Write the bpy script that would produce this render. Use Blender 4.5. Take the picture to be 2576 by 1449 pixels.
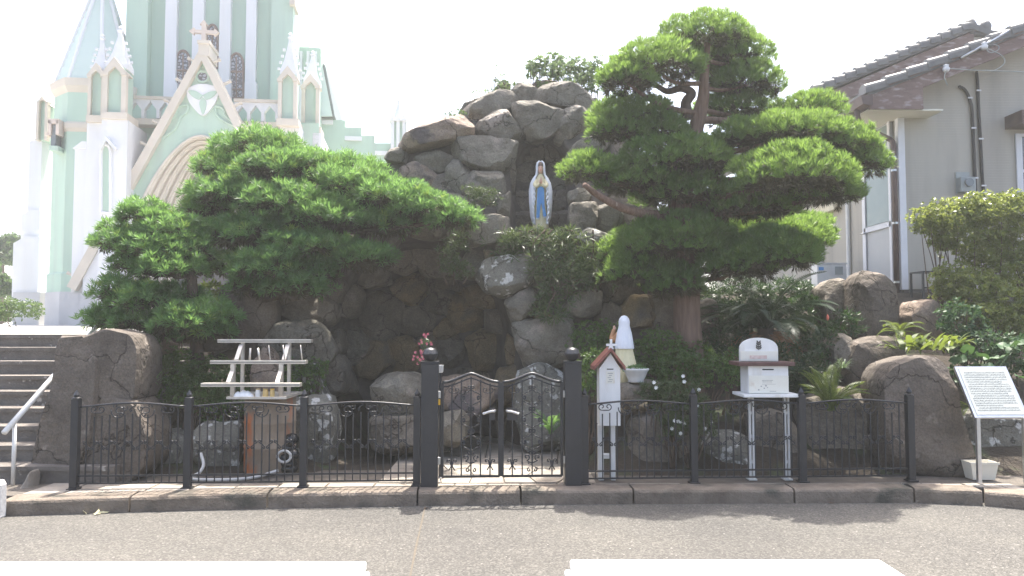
import bpy, math, random
import numpy as np
from mathutils import Vector, Matrix, noise

for o in list(bpy.data.objects):
    bpy.data.objects.remove(o)
scene = bpy.context.scene
col = scene.collection
random.seed(7)

# ------------------------------------------------------------------ camera
GLARE_DENSITY = 0.0027  # density of the added air volume that imitates lens glare
PITCH = math.radians(2.88)
F = 1946.0                       # focal length in units of a 2576 px wide view
EYE = 1.70
cam_d = bpy.data.cameras.new('camera')
cam_d.sensor_width = 36
cam_d.lens = 36 * F / 2576
cam_d.clip_start = 0.05
cam_d.clip_end = 1500
cam = bpy.data.objects.new('camera', cam_d)
cam.location = (0, 0, EYE)
cam.rotation_euler = (math.pi / 2 + PITCH, 0, 0)
col.objects.link(cam)
scene.camera = cam

# ------------------------------------------------------------------ light
SUN_EL = math.radians(68.5)
SUN_AZ = math.radians(13)        # to the right of straight ahead: the sun stands behind the grotto
world = bpy.data.worlds.new('World')
scene.world = world
world.use_nodes = True
wn = world.node_tree
wn.nodes.clear()
sky = wn.nodes.new('ShaderNodeTexSky')
sky.sky_type = 'NISHITA'
sky.sun_disc = False
sky.sun_elevation = SUN_EL
sky.sun_rotation = SUN_AZ
sky.dust_density = 5.0
sky.air_density = 0.8
sky.ozone_density = 0.6
bg = wn.nodes.new('ShaderNodeBackground')
bg.inputs['Strength'].default_value = 0.15
wo = wn.nodes.new('ShaderNodeOutputWorld')
wn.links.new(sky.outputs[0], bg.inputs['Color'])
wn.links.new(bg.outputs[0], wo.inputs['Surface'])
sun_d = bpy.data.lights.new('sun', 'SUN')
sun_d.energy = 3.5
sun_d.angle = math.radians(0.55)
sun_d.color = (1.0, 0.95, 0.87)
sun = bpy.data.objects.new('sun', sun_d)
sdir = Vector((math.sin(SUN_AZ) * math.cos(SUN_EL), math.cos(SUN_AZ) * math.cos(SUN_EL), math.sin(SUN_EL)))
sun.rotation_euler = sdir.to_track_quat('Z', 'Y').to_euler()
sun.location = (5, 20, 30)
col.objects.link(sun)
vs = scene.view_settings
vs.view_transform = 'Standard'
vs.look = 'None'
vs.gamma = 1
vs.use_curve_mapping = False
vs.exposure = 1.88

# ------------------------------------------------------------------ helpers: places
cp, sp = math.cos(PITCH), math.sin(PITCH)

def ray(px, py):
    u = (px - 1288) / F
    w = (724.5 - py) / F
    return Vector((u, cp - w * sp, sp + w * cp))

def at(px, py, Y):
    d = ray(px, py)
    t = Y / d.y
    return Vector((d.x * t, Y, EYE + d.z * t))

def smooth01(a, b, x):
    t = max(0.0, min(1.0, (x - a) / (b - a)))
    return t * t * (3 - 2 * t)

def interp(x, xs, ys):
    return float(np.interp(x, xs, ys))

# ------------------------------------------------------------------ helpers: materials
M = {}

def nodes_of(m):
    m.use_nodes = True
    nt = m.node_tree
    nt.nodes.clear()
    return nt, nt.nodes, nt.links

def mat(name, c1, c2=None, scale=4.0, rough=0.7, bump=0.0, bscale=40.0, spec=0.4, metal=0.0,
        c3=None, s3=1.2, t3=(0.55, 0.7), detail=6.0, stretch=None, coat=0.0):
    m = bpy.data.materials.new(name)
    nt, N, L = nodes_of(m)
    out = N.new('ShaderNodeOutputMaterial')
    p = N.new('ShaderNodeBsdfPrincipled')
    L.new(p.outputs[0], out.inputs[0])
    p.inputs['Roughness'].default_value = rough
    p.inputs['Metallic'].default_value = metal
    p.inputs['Specular IOR Level'].default_value = spec
    if coat:
        p.inputs['Coat Weight'].default_value = coat
    geo = N.new('ShaderNodeNewGeometry')
    pos = geo.outputs['Position']
    if stretch:
        mp = N.new('ShaderNodeMapping')
        mp.inputs['Scale'].default_value = stretch
        L.new(pos, mp.inputs['Vector'])
        pos = mp.outputs[0]
    if c2 is None:
        c2 = tuple(x * 0.85 for x in c1)
    nz = N.new('ShaderNodeTexNoise')
    nz.inputs['Scale'].default_value = scale
    nz.inputs['Detail'].default_value = detail
    nz.inputs['Roughness'].default_value = 0.62
    L.new(pos, nz.inputs['Vector'])
    rp = N.new('ShaderNodeValToRGB')
    rp.color_ramp.elements[0].position = 0.32
    rp.color_ramp.elements[0].color = (*c1, 1)
    rp.color_ramp.elements[1].position = 0.68
    rp.color_ramp.elements[1].color = (*c2, 1)
    L.new(nz.outputs['Fac'], rp.inputs[0])
    cout = rp.outputs[0]
    if c3 is not None:
        n3 = N.new('ShaderNodeTexNoise')
        n3.inputs['Scale'].default_value = s3
        n3.inputs['Detail'].default_value = 5
        L.new(pos, n3.inputs['Vector'])
        r3 = N.new('ShaderNodeValToRGB')
        r3.color_ramp.elements[0].position = t3[0]
        r3.color_ramp.elements[0].color = (0, 0, 0, 1)
        r3.color_ramp.elements[1].position = t3[1]
        r3.color_ramp.elements[1].color = (1, 1, 1, 1)
        L.new(n3.outputs['Fac'], r3.inputs[0])
        mx = N.new('ShaderNodeMix')
        mx.data_type = 'RGBA'
        L.new(r3.outputs[0], mx.inputs[0])
        L.new(cout, mx.inputs[6])
        mx.inputs[7].default_value = (*c3, 1)
        cout = mx.outputs[2]
    L.new(cout, p.inputs['Base Color'])
    if bump > 0:
        nb = N.new('ShaderNodeTexNoise')
        nb.inputs['Scale'].default_value = bscale
        nb.inputs['Detail'].default_value = 8
        L.new(pos, nb.inputs['Vector'])
        bp = N.new('ShaderNodeBump')
        bp.inputs['Strength'].default_value = bump
        bp.inputs['Distance'].default_value = 0.035 if 'rock' in name else 0.02
        L.new(nb.outputs['Fac'], bp.inputs['Height'])
        L.new(bp.outputs[0], p.inputs['Normal'])
    M[name] = m
    return m

def leafmat(name, dark, light, trans, tw=0.35, rough=0.42):
    m = bpy.data.materials.new(name)
    nt, N, L = nodes_of(m)
    out = N.new('ShaderNodeOutputMaterial')
    p = N.new('ShaderNodeBsdfPrincipled')
    p.inputs['Roughness'].default_value = rough
    p.inputs['Specular IOR Level'].default_value = 0.45
    geo = N.new('ShaderNodeNewGeometry')
    nz = N.new('ShaderNodeTexNoise')
    nz.inputs['Scale'].default_value = 3.0
    nz.inputs['Detail'].default_value = 3
    L.new(geo.outputs['Position'], nz.inputs['Vector'])
    ad = N.new('ShaderNodeMath')
    ad.operation = 'MULTIPLY_ADD'
    L.new(geo.outputs['Random Per Island'], ad.inputs[0])
    ad.inputs[1].default_value = 0.6
    sb = N.new('ShaderNodeMath')
    sb.operation = 'MULTIPLY_ADD'
    L.new(nz.outputs['Fac'], sb.inputs[0])
    sb.inputs[1].default_value = 1.2
    sb.inputs[2].default_value = -0.4
    L.new(sb.outputs[0], ad.inputs[2])
    rp = N.new('ShaderNodeValToRGB')
    rp.color_ramp.elements[0].color = (*dark, 1)
    rp.color_ramp.elements[1].color = (*light, 1)
    L.new(ad.outputs[0], rp.inputs[0])
    L.new(rp.outputs[0], p.inputs['Base Color'])
    tr = N.new('ShaderNodeBsdfTranslucent')
    mx2 = N.new('ShaderNodeMix')
    mx2.data_type = 'RGBA'
    mx2.inputs[0].default_value = 0.6
    L.new(rp.outputs[0], mx2.inputs[6])
    mx2.inputs[7].default_value = (*trans, 1)
    L.new(mx2.outputs[2], tr.inputs['Color'])
    ms = N.new('ShaderNodeMixShader')
    ms.inputs[0].default_value = tw
    L.new(p.outputs[0], ms.inputs[1])
    L.new(tr.outputs[0], ms.inputs[2])
    L.new(ms.outputs[0], out.inputs[0])
    M[name] = m
    return m

# ------------------------------------------------------------------ helpers: objects
W = {}           # world matrix of every parent

def wmat(o):
    return W.get(o.name, Matrix.Identity(4))

def tag(o, label=None, cat=None, group=None, kind=None):
    if label: o['label'] = label
    if cat: o['category'] = cat
    if group: o['group'] = group
    if kind: o['kind'] = kind
    return o

def empty(name, loc, label=None, cat=None, group=None, rz=0.0):
    o = bpy.data.objects.new(name, None)
    o.empty_display_size = 0.1
    o.location = loc
    o.rotation_euler = (0, 0, rz)
    col.objects.link(o)
    W[o.name] = Matrix.Translation(Vector(loc)) @ Matrix.Rotation(rz, 4, 'Z')
    return tag(o, label, cat, group)

class MB:
    def __init__(s):
        s.v = []; s.f = []; s.mi = []
    def add(s, vs_, fs, mi=0):
        n = len(s.v)
        s.v += [tuple(a) for a in vs_]
        s.f += [tuple(i + n for i in f) for f in fs]
        s.mi += [mi] * len(fs)
        return s
    def box(s, x0, x1, y0, y1, z0, z1, mi=0):
        return s.add([(x0, y0, z0), (x1, y0, z0), (x1, y1, z0), (x0, y1, z0),
                      (x0, y0, z1), (x1, y0, z1), (x1, y1, z1), (x0, y1, z1)],
                     [(3, 2, 1, 0), (4, 5, 6, 7), (0, 1, 5, 4), (1, 2, 6, 5), (2, 3, 7, 6), (3, 0, 4, 7)], mi)
    def prism(s, pts, y0, y1, mi=0):
        """polygon of (x, z) extruded from y0 to y1"""
        n = len(pts)
        a = sum(pts[i][0] * pts[(i + 1) % n][1] - pts[(i + 1) % n][0] * pts[i][1] for i in range(n))
        if a < 0: pts = pts[::-1]
        vs_ = [(p[0], y0, p[1]) for p in pts] + [(p[0], y1, p[1]) for p in pts]
        fs = [tuple(range(n)), tuple(range(2 * n - 1, n - 1, -1))]
        fs += [(i + n, (i + 1) % n + n, (i + 1) % n, i) for i in range(n)]
        return s.add(vs_, fs, mi)
    def slab(s, pts, z0, z1, mi=0):
        """polygon of (x, y) from z0 to z1"""
        n = len(pts)
        a = sum(pts[i][0] * pts[(i + 1) % n][1] - pts[(i + 1) % n][0] * pts[i][1] for i in range(n))
        if a < 0: pts = pts[::-1]
        vs_ = [(p[0], p[1], z0) for p in pts] + [(p[0], p[1], z1) for p in pts]
        fs = [tuple(range(n - 1, -1, -1)), tuple(range(n, 2 * n))]
        fs += [(i, (i + 1) % n, (i + 1) % n + n, i + n) for i in range(n)]
        return s.add(vs_, fs, mi)
    def tube(s, pts, r, n=8, mi=0, cap=True, flat=1.0):
        pts = [Vector(p) for p in pts]
        if not hasattr(r, '__len__'): r = [r] * len(pts)
        ref = None
        vs_ = []
        for i, p in enumerate(pts):
            d = (pts[min(i + 1, len(pts) - 1)] - pts[max(i - 1, 0)])
            if d.length < 1e-9: d = Vector((0, 0, 1))
            d.normalize()
            if ref is None:
                ref = Vector((0, 0, 1)) if abs(d.z) < 0.9 else Vector((0, 1, 0))
                ref = (ref - d * ref.dot(d)).normalized()
            else:
                ref = (ref - d * ref.dot(d))
                if ref.length < 1e-6: ref = d.orthogonal()
                ref.normalize()
            b = d.cross(ref)
            for k in range(n):
                a = 2 * math.pi * (k + 0.5) / n
                vs_.append(p + (ref * math.cos(a) * flat + b * math.sin(a)) * r[i])
        fs = []
        for i in range(len(pts) - 1):
            for k in range(n):
                k2 = (k + 1) % n
                fs.append((i * n + k, i * n + k2, (i + 1) * n + k2, (i + 1) * n + k))
        if cap:
            fs.append(tuple(range(n - 1, -1, -1)))
            fs.append(tuple(range((len(pts) - 1) * n, len(pts) * n)))
        return s.add(vs_, fs, mi)
    def bar(s, a, b, w, d, mi=0):
        """square-section bar between two points; w across (x-ish), d in depth"""
        a, b = Vector(a), Vector(b)
        t = (b - a).normalized()
        ref = Vector((0, 1, 0)) if abs(t.y) < 0.8 else Vector((0, 0, 1))
        e = t.cross(ref).normalized()
        g = t.cross(e).normalized()
        vs_ = []
        for p in (a, b):
            for sx, sy in ((-1, -1), (1, -1), (1, 1), (-1, 1)):
                vs_.append(p + e * (sx * w / 2) + g * (sy * d / 2))
        return s.add(vs_, [(3, 2, 1, 0), (4, 5, 6, 7), (0, 1, 5, 4), (1, 2, 6, 5), (2, 3, 7, 6), (3, 0, 4, 7)], mi)
    def lathe(s, prof, c, n=16, mi=0, sx=1.0, sy=1.0, rot=0.0):
        """profile of (r, z) turned round the z axis through c"""
        vs_ = []
        for r, z in prof:
            for k in range(n):
                a = 2 * math.pi * k / n + rot
                vs_.append((c[0] + r * sx * math.cos(a), c[1] + r * sy * math.sin(a), c[2] + z))
        fs = []
        for i in range(len(prof) - 1):
            for k in range(n):
                k2 = (k + 1) % n
                fs.append((i * n + k, i * n + k2, (i + 1) * n + k2, (i + 1) * n + k))
        fs.append(tuple(range(n - 1, -1, -1)))
        fs.append(tuple(range((len(prof) - 1) * n, len(prof) * n)))
        return s.add(vs_, fs, mi)
    def mesh(s, name, mats, smooth=False):
        me = bpy.data.meshes.new(name)
        me.from_pydata(s.v, [], s.f)
        for m in mats: me.materials.append(m)
        if any(s.mi): me.polygons.foreach_set('material_index', s.mi)
        if smooth: me.polygons.foreach_set('use_smooth', [True] * len(me.polygons))
        me.update()
        if smooth and name in ('boulder', 'standing_stone', 'stone_basin'): me.set_sharp_from_angle(angle=math.radians(26))
        return me
    def build(s, name, m, parent=None, smooth=False, local=False, bevel=0.0):
        mats = [M[k] for k in ([m] if isinstance(m, str) else m)]
        vs_ = [Vector(v) for v in s.v]
        if parent is not None and not local:
            inv = wmat(parent).inverted()
            vs_ = [inv @ v for v in vs_]
        lo = Vector([min(v[i] for v in vs_) for i in range(3)])
        hi = Vector([max(v[i] for v in vs_) for i in range(3)])
        org = Vector(((lo.x + hi.x) / 2, (lo.y + hi.y) / 2, lo.z))
        s.v = [tuple(v - org) for v in vs_]
        o = bpy.data.objects.new(name, s.mesh(name, mats, smooth))
        o.location = org
        col.objects.link(o)
        if parent is not None:
            o.parent = parent
            W[o.name] = wmat(parent) @ Matrix.Translation(org)
        else:
            W[o.name] = Matrix.Translation(org)
        if bevel:
            b = o.modifiers.new('bevel', 'BEVEL')
            b.width = bevel; b.segments = 2; b.limit_method = 'ANGLE'
        return o

def inst(name, me, parent, mw):
    o = bpy.data.objects.new(name, me)
    if parent is not None:
        o.parent = parent
        o.matrix_basis = wmat(parent).inverted() @ mw
    else:
        o.matrix_basis = mw
    col.objects.link(o)
    W[o.name] = mw
    return o

def bez(pts, n=8):
    """Catmull-Rom through the points"""
    P = [Vector(p) for p in pts]
    P = [2 * P[0] - P[1]] + P + [2 * P[-1] - P[-2]]
    out = []
    for i in range(1, len(P) - 2):
        for k in range(n):
            t = k / n
            out.append(0.5 * ((2 * P[i]) + (-P[i - 1] + P[i + 1]) * t + (2 * P[i - 1] - 5 * P[i] + 4 * P[i + 1] - P[i + 2]) * t * t
                              + (-P[i - 1] + 3 * P[i] - 3 * P[i + 1] + P[i + 2]) * t ** 3))
    out.append(P[-2])
    return out

# ------------------------------------------------------------------ materials
def asphalt():
    m = bpy.data.materials.new('asphalt')
    nt, N, L = nodes_of(m)
    out = N.new('ShaderNodeOutputMaterial')
    p = N.new('ShaderNodeBsdfPrincipled')
    p.inputs['Roughness'].default_value = 0.85
    p.inputs['Specular IOR Level'].default_value = 0.3
    L.new(p.outputs[0], out.inputs[0])
    geo = N.new('ShaderNodeNewGeometry')
    vo = N.new('ShaderNodeTexVoronoi')
    vo.inputs['Scale'].default_value = 75
    L.new(geo.outputs['Position'], vo.inputs['Vector'])
    r1 = N.new('ShaderNodeValToRGB')
    e = r1.color_ramp.elements
    e[0].position = 0.0; e[0].color = (0.056, 0.054, 0.050, 1)
    e[1].position = 1.0; e[1].color = (0.28, 0.27, 0.25, 1)
    x = e.new(0.55); x.color = (0.098, 0.094, 0.086, 1)
    x = e.new(0.9); x.color = (0.15, 0.143, 0.131, 1)
    L.new(vo.outputs['Color'], r1.inputs[0])
    n2 = N.new('ShaderNodeTexNoise')
    n2.inputs['Scale'].default_value = 0.45
    n2.inputs['Detail'].default_value = 9
    n2.inputs['Roughness'].default_value = 0.65
    L.new(geo.outputs['Position'], n2.inputs['Vector'])
    r2 = N.new('ShaderNodeValToRGB')
    r2.color_ramp.elements[0].position = 0.3
    r2.color_ramp.elements[0].color = (0.68, 0.68, 0.69, 1)
    r2.color_ramp.elements[1].position = 0.7
    r2.color_ramp.elements[1].color = (1.12, 1.10, 1.05, 1)
    L.new(n2.outputs['Fac'], r2.inputs[0])
    mx = N.new('ShaderNodeMix'); mx.data_type = 'RGBA'; mx.blend_type = 'MULTIPLY'
    mx.inputs[0].default_value = 1.0
    L.new(r1.outputs[0], mx.inputs[6]); L.new(r2.outputs[0], mx.inputs[7])
    L.new(mx.outputs[2], p.inputs['Base Color'])
    n3 = N.new('ShaderNodeTexNoise')
    n3.inputs['Scale'].default_value = 90
    n3.inputs['Detail'].default_value = 4
    L.new(geo.outputs['Position'], n3.inputs['Vector'])
    bp = N.new('ShaderNodeBump')
    bp.inputs['Strength'].default_value = 0.7
    bp.inputs['Distance'].default_value = 0.01
    L.new(n3.outputs['Fac'], bp.inputs['Height'])
    L.new(bp.outputs[0], p.inputs['Normal'])
    M['asphalt'] = m
asphalt()
mat('rock', (0.107, 0.095, 0.076), (0.195, 0.180, 0.147), 3.0, 0.85, 1.0, 13, c3=(0.30, 0.26, 0.23), s3=2.4, t3=(0.58, 0.72))
mat('rock_dark', (0.107, 0.092, 0.074), (0.189, 0.164, 0.132), 3.5, 0.85, 1.0, 13, c3=(0.20, 0.17, 0.15), s3=3.0, t3=(0.62, 0.75))
mat('rock_red', (0.176, 0.129, 0.098), (0.282, 0.227, 0.181), 4.0, 0.85, 1.0, 13, c3=(0.10, 0.085, 0.085), s3=2.2, t3=(0.55, 0.62))
mat('rock_orange', (0.144, 0.114, 0.073), (0.239, 0.174, 0.099), 2.5, 0.85, 1.0, 13, c3=(0.11, 0.10, 0.085), s3=2.0)
mat('rock_lichen', (0.112, 0.108, 0.093), (0.186, 0.180, 0.152), 4.0, 0.85, 1.0, 13, c3=(0.46, 0.46, 0.44), s3=9.0, t3=(0.56, 0.62))
mat('rock_umber', (0.077, 0.064, 0.052), (0.153, 0.127, 0.103), 2.2, 0.85, 1.0, 13, c3=(0.22, 0.19, 0.165), s3=5.5, t3=(0.63, 0.74))
mat('mortar', (0.070, 0.060, 0.053), (0.126, 0.109, 0.095), 5, 0.95, 0.6, 30)
mat('soil', (0.028, 0.021, 0.015), (0.055, 0.043, 0.03), 6, 0.95, 0.9, 35, c3=(0.05, 0.07, 0.03), s3=3)
mat('kerb_stone', (0.125, 0.10, 0.076), (0.215, 0.178, 0.14), 5, 0.88, 0.7, 45, c3=(0.075, 0.07, 0.055), s3=3.2, t3=(0.52, 0.68))
mat('step_stone', (0.113, 0.098, 0.084), (0.184, 0.162, 0.140), 4, 0.85, 0.6, 40, c3=(0.40, 0.37, 0.33), s3=9, t3=(0.64, 0.70))
mat('paving', (0.23, 0.20, 0.165), (0.33, 0.295, 0.25), 5, 0.8, 0.4, 40, c3=(0.2, 0.175, 0.15), s3=2.0)
mat('joint', (0.09, 0.08, 0.066), (0.14, 0.12, 0.10), 8, 0.95, 0.5, 60)
mat('plaza', (0.42, 0.40, 0.36), (0.52, 0.50, 0.46), 1.5, 0.85, 0.2, 30)
mat('black_steel', (0.014, 0.015, 0.019), (0.020, 0.021, 0.025), 12, 0.38, 0.1, 90, spec=0.5)
mat('steel', (0.55, 0.56, 0.57), (0.66, 0.66, 0.66), 10, 0.32, metal=0.9)
mat('rail_white', (0.62, 0.60, 0.56), (0.72, 0.71, 0.68), 6, 0.4)
mat('rack_metal', (0.50, 0.46, 0.40), (0.62, 0.58, 0.52), 14, 0.38, metal=0.55)
mat('white_paint', (0.76, 0.76, 0.75), (0.68, 0.68, 0.67), 6, 0.45, 0.05, 60, c3=(0.55, 0.51, 0.44), s3=4, t3=(0.58, 0.85), stretch=(2, 2, .5))
mat('cream_panel', (0.74, 0.73, 0.66), (0.68, 0.66, 0.58), 6, 0.5, c3=(0.58, 0.5, 0.4), s3=7, t3=(0.66, 0.8))
mat('faded_print', (0.55, 0.38, 0.33), (0.7, 0.6, 0.55), 30, 0.6)
mat('sign_face', (0.44, 0.46, 0.43), (0.40, 0.42, 0.39), 5, 0.4)
mat('ink_sign', (0.15, 0.155, 0.15), (0.22, 0.225, 0.22), 60, 0.7)
mat('ink', (0.05, 0.05, 0.05), (0.12, 0.12, 0.11), 40, 0.7)
mat('ink_grey', (0.30, 0.30, 0.29), (0.42, 0.42, 0.40), 60, 0.7)
mat('slot', (0.008, 0.008, 0.008), (0.015, 0.015, 0.015), 10, 0.8)
mat('red_roof', (0.187, 0.061, 0.044), (0.255, 0.099, 0.077), 9, 0.55, 0.1, 60)
mat('brown_roof', (0.085, 0.039, 0.035), (0.119, 0.061, 0.055), 9, 0.5, 0.1, 60)
mat('concrete_white', (0.80, 0.79, 0.75), (0.72, 0.71, 0.66), 3, 0.7, 0.15, 50, c3=(0.55, 0.53, 0.47), s3=4, t3=(0.66, 0.82))
mat('church_green', (0.405, 0.538, 0.446), (0.369, 0.499, 0.410), 0.8, 0.8, 0.08, 12, c3=(0.36, 0.44, 0.385), s3=1.6, t3=(0.5, 0.8), stretch=(1.2, 1.2, .12))
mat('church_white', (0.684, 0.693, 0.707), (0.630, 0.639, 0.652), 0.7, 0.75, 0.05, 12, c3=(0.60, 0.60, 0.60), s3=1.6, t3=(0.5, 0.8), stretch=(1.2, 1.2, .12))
mat('church_beige', (0.58, 0.525, 0.45), (0.52, 0.47, 0.40), 1.2, 0.8, 0.1, 12)
mat('church_plinth', (0.52, 0.52, 0.53), (0.45, 0.45, 0.46), 0.8, 0.8, 0.1, 12)
mat('church_copper', (0.54, 0.64, 0.59), (0.48, 0.58, 0.53), 0.6, 0.6, 0.05, 10)
mat('church_pink', (0.627, 0.530, 0.454), (0.570, 0.477, 0.410), 3, 0.7)
mat('roof_slate', (0.09, 0.12, 0.115), (0.13, 0.16, 0.15), 2, 0.6)
mat('door_dark', (0.05, 0.045, 0.05), (0.09, 0.08, 0.085), 4, 0.5)
mat('window_wood', (0.19, 0.13, 0.11), (0.25, 0.18, 0.15), 5, 0.6)
mat('bark', (0.115, 0.072, 0.052), (0.215, 0.142, 0.105), 9, 0.9, 1.0, 16, c3=(0.36, 0.29, 0.24), s3=5, t3=(0.64, 0.72), stretch=(2.4, 2.4, 0.28))
mat('bark_dark', (0.05, 0.036, 0.028), (0.105, 0.075, 0.058), 9, 0.9, 0.9, 18, stretch=(2, 2, 0.4))
mat('twig', (0.07, 0.05, 0.036), (0.12, 0.085, 0.06), 9, 0.9)
mat('house_siding', (0.461, 0.435, 0.375), (0.426, 0.402, 0.347), 0.8, 0.75, c3=(0.31, 0.285, 0.255), s3=1.8, t3=(0.5, 0.8), stretch=(1.2, 1.2, .15))
mat('house_soffit', (0.72, 0.70, 0.60), (0.66, 0.64, 0.54), 2, 0.7)
mat('house_trim', (0.74, 0.74, 0.75), (0.66, 0.66, 0.67), 3, 0.5)
mat('house_brown', (0.085, 0.055, 0.05), (0.12, 0.08, 0.07), 5, 0.5)
mat('house_fascia', (0.15, 0.098, 0.085), (0.21, 0.145, 0.13), 6, 0.75, 0.3, 30, c3=(0.36, 0.31, 0.29), s3=9, t3=(0.52, 0.70), stretch=(.6, 1, 1.5))
mat('roof_tile', (0.10, 0.10, 0.10), (0.16, 0.158, 0.152), 5, 0.5, 0.2, 30)
mat('foundation', (0.12, 0.115, 0.11), (0.17, 0.16, 0.155), 3, 0.9, 0.3, 25)
mat('conduit', (0.02, 0.018, 0.018), (0.035, 0.03, 0.03), 8, 0.5)
mat('pipe_white', (0.72, 0.72, 0.70), (0.62, 0.62, 0.60), 4, 0.45)
mat('box_cream', (0.62, 0.57, 0.42), (0.54, 0.49, 0.36), 4, 0.55)
mat('meter_grey', (0.34, 0.37, 0.36), (0.27, 0.29, 0.28), 5, 0.4)
mat('frost_glass', (0.20, 0.26, 0.26), (0.26, 0.32, 0.31), 1.2, 0.25, spec=0.6)
mat('door_panel', (0.45, 0.46, 0.46), (0.41, 0.42, 0.42), 1.5, 0.5)
mat('statue_white', (0.80, 0.81, 0.85), (0.72, 0.74, 0.79), 14, 0.5)
mat('statue_cream', (0.76, 0.68, 0.44), (0.68, 0.60, 0.37), 14, 0.5)
mat('statue_blue', (0.10, 0.30, 0.62), (0.08, 0.25, 0.55), 14, 0.45)
mat('statue_skin', (0.66, 0.42, 0.32), (0.60, 0.37, 0.28), 14, 0.5)
mat('statue_brown', (0.45, 0.24, 0.12), (0.38, 0.20, 0.10), 14, 0.6)
mat('hair', (0.11, 0.075, 0.055), (0.15, 0.10, 0.075), 20, 0.7)
mat('rust', (0.20, 0.155, 0.115), (0.30, 0.24, 0.18), 6, 0.8, 0.4, 30, c3=(0.48, 0.13, 0.03), s3=2.6, t3=(0.50, 0.60), stretch=(1, 1, 0.6))
mat('black_plastic', (0.012, 0.012, 0.014), (0.02, 0.02, 0.022), 8, 0.25, spec=0.6)
mat('hose', (0.55, 0.55, 0.54), (0.48, 0.48, 0.47), 8, 0.45)
mat('cloth', (0.80, 0.80, 0.80), (0.74, 0.74, 0.74), 10, 0.9)
mat('jar_candle', (0.55, 0.40, 0.17), (0.48, 0.34, 0.13), 20, 0.3)
mat('petal_pink', (0.50, 0.10, 0.14), (0.62, 0.22, 0.25), 40, 0.6)
mat('petal_white', (0.82, 0.82, 0.78), (0.75, 0.75, 0.7), 40, 0.6)
mat('petal_coral', (0.75, 0.22, 0.15), (0.65, 0.16, 0.1), 40, 0.6)
mat('vase', (0.66, 0.66, 0.65), (0.58, 0.58, 0.57), 10, 0.35)
mat('planter_cream', (0.68, 0.64, 0.54), (0.62, 0.58, 0.48), 6, 0.6)
mat('yellow', (0.75, 0.45, 0.04), (0.68, 0.40, 0.04), 10, 0.5)
mat('litter', (0.72, 0.66, 0.40), (0.62, 0.56, 0.32), 30, 0.8)
mat('dead_leaf', (0.30, 0.13, 0.05), (0.40, 0.20, 0.08), 30, 0.8)
mat('dry_frond', (0.22, 0.10, 0.045), (0.30, 0.15, 0.07), 20, 0.8)
mat('granite', (0.42, 0.42, 0.42), (0.6, 0.6, 0.6), 30, 0.7, 0.2, 60)
mat('sealant', (0.12, 0.10, 0.075), (0.085, 0.075, 0.06), 20, 0.9)
mat('glass_pane', (0.10, 0.12, 0.13), (0.15, 0.17, 0.18), 2, 0.15, spec=0.7)
leafmat('leaf_podo', (0.042, 0.108, 0.042), (0.120, 0.235, 0.082), (0.30, 0.52, 0.11), 0.44)
leafmat('leaf_podo_new', (0.12, 0.24, 0.05), (0.24, 0.34, 0.09), (0.35, 0.48, 0.08), 0.4)
leafmat('leaf_pine', (0.048, 0.104, 0.038), (0.120, 0.210, 0.060), (0.36, 0.55, 0.09), 0.46)
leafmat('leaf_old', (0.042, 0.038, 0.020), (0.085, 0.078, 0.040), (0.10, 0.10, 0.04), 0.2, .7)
leafmat('leaf_azalea', (0.030, 0.070, 0.016), (0.10, 0.17, 0.034), (0.16, 0.26, 0.03), 0.3)
leafmat('leaf_ledge', (0.030, 0.055, 0.022), (0.085, 0.125, 0.045), (0.16, 0.22, 0.06), 0.3)
leafmat('leaf_shrub', (0.080, 0.115, 0.028), (0.19, 0.23, 0.065), (0.40, 0.46, 0.09), 0.42, 0.3)
leafmat('leaf_fresh', (0.07, 0.12, 0.06), (0.16, 0.23, 0.11), (0.28, 0.38, 0.15), 0.4)
leafmat('leaf_fern', (0.05, 0.085, 0.02), (0.13, 0.18, 0.04), (0.30, 0.38, 0.05), 0.35)
leafmat('leaf_round', (0.025, 0.070, 0.025), (0.055, 0.12, 0.042), (0.12, 0.22, 0.05), 0.25, .55)
leafmat('leaf_cycad', (0.012, 0.034, 0.012), (0.035, 0.075, 0.024), (0.08, 0.16, 0.03), 0.25)
leafmat('leaf_far', (0.03, 0.07, 0.025), (0.08, 0.14, 0.045), (0.15, 0.26, 0.05), 0.3)

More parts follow.
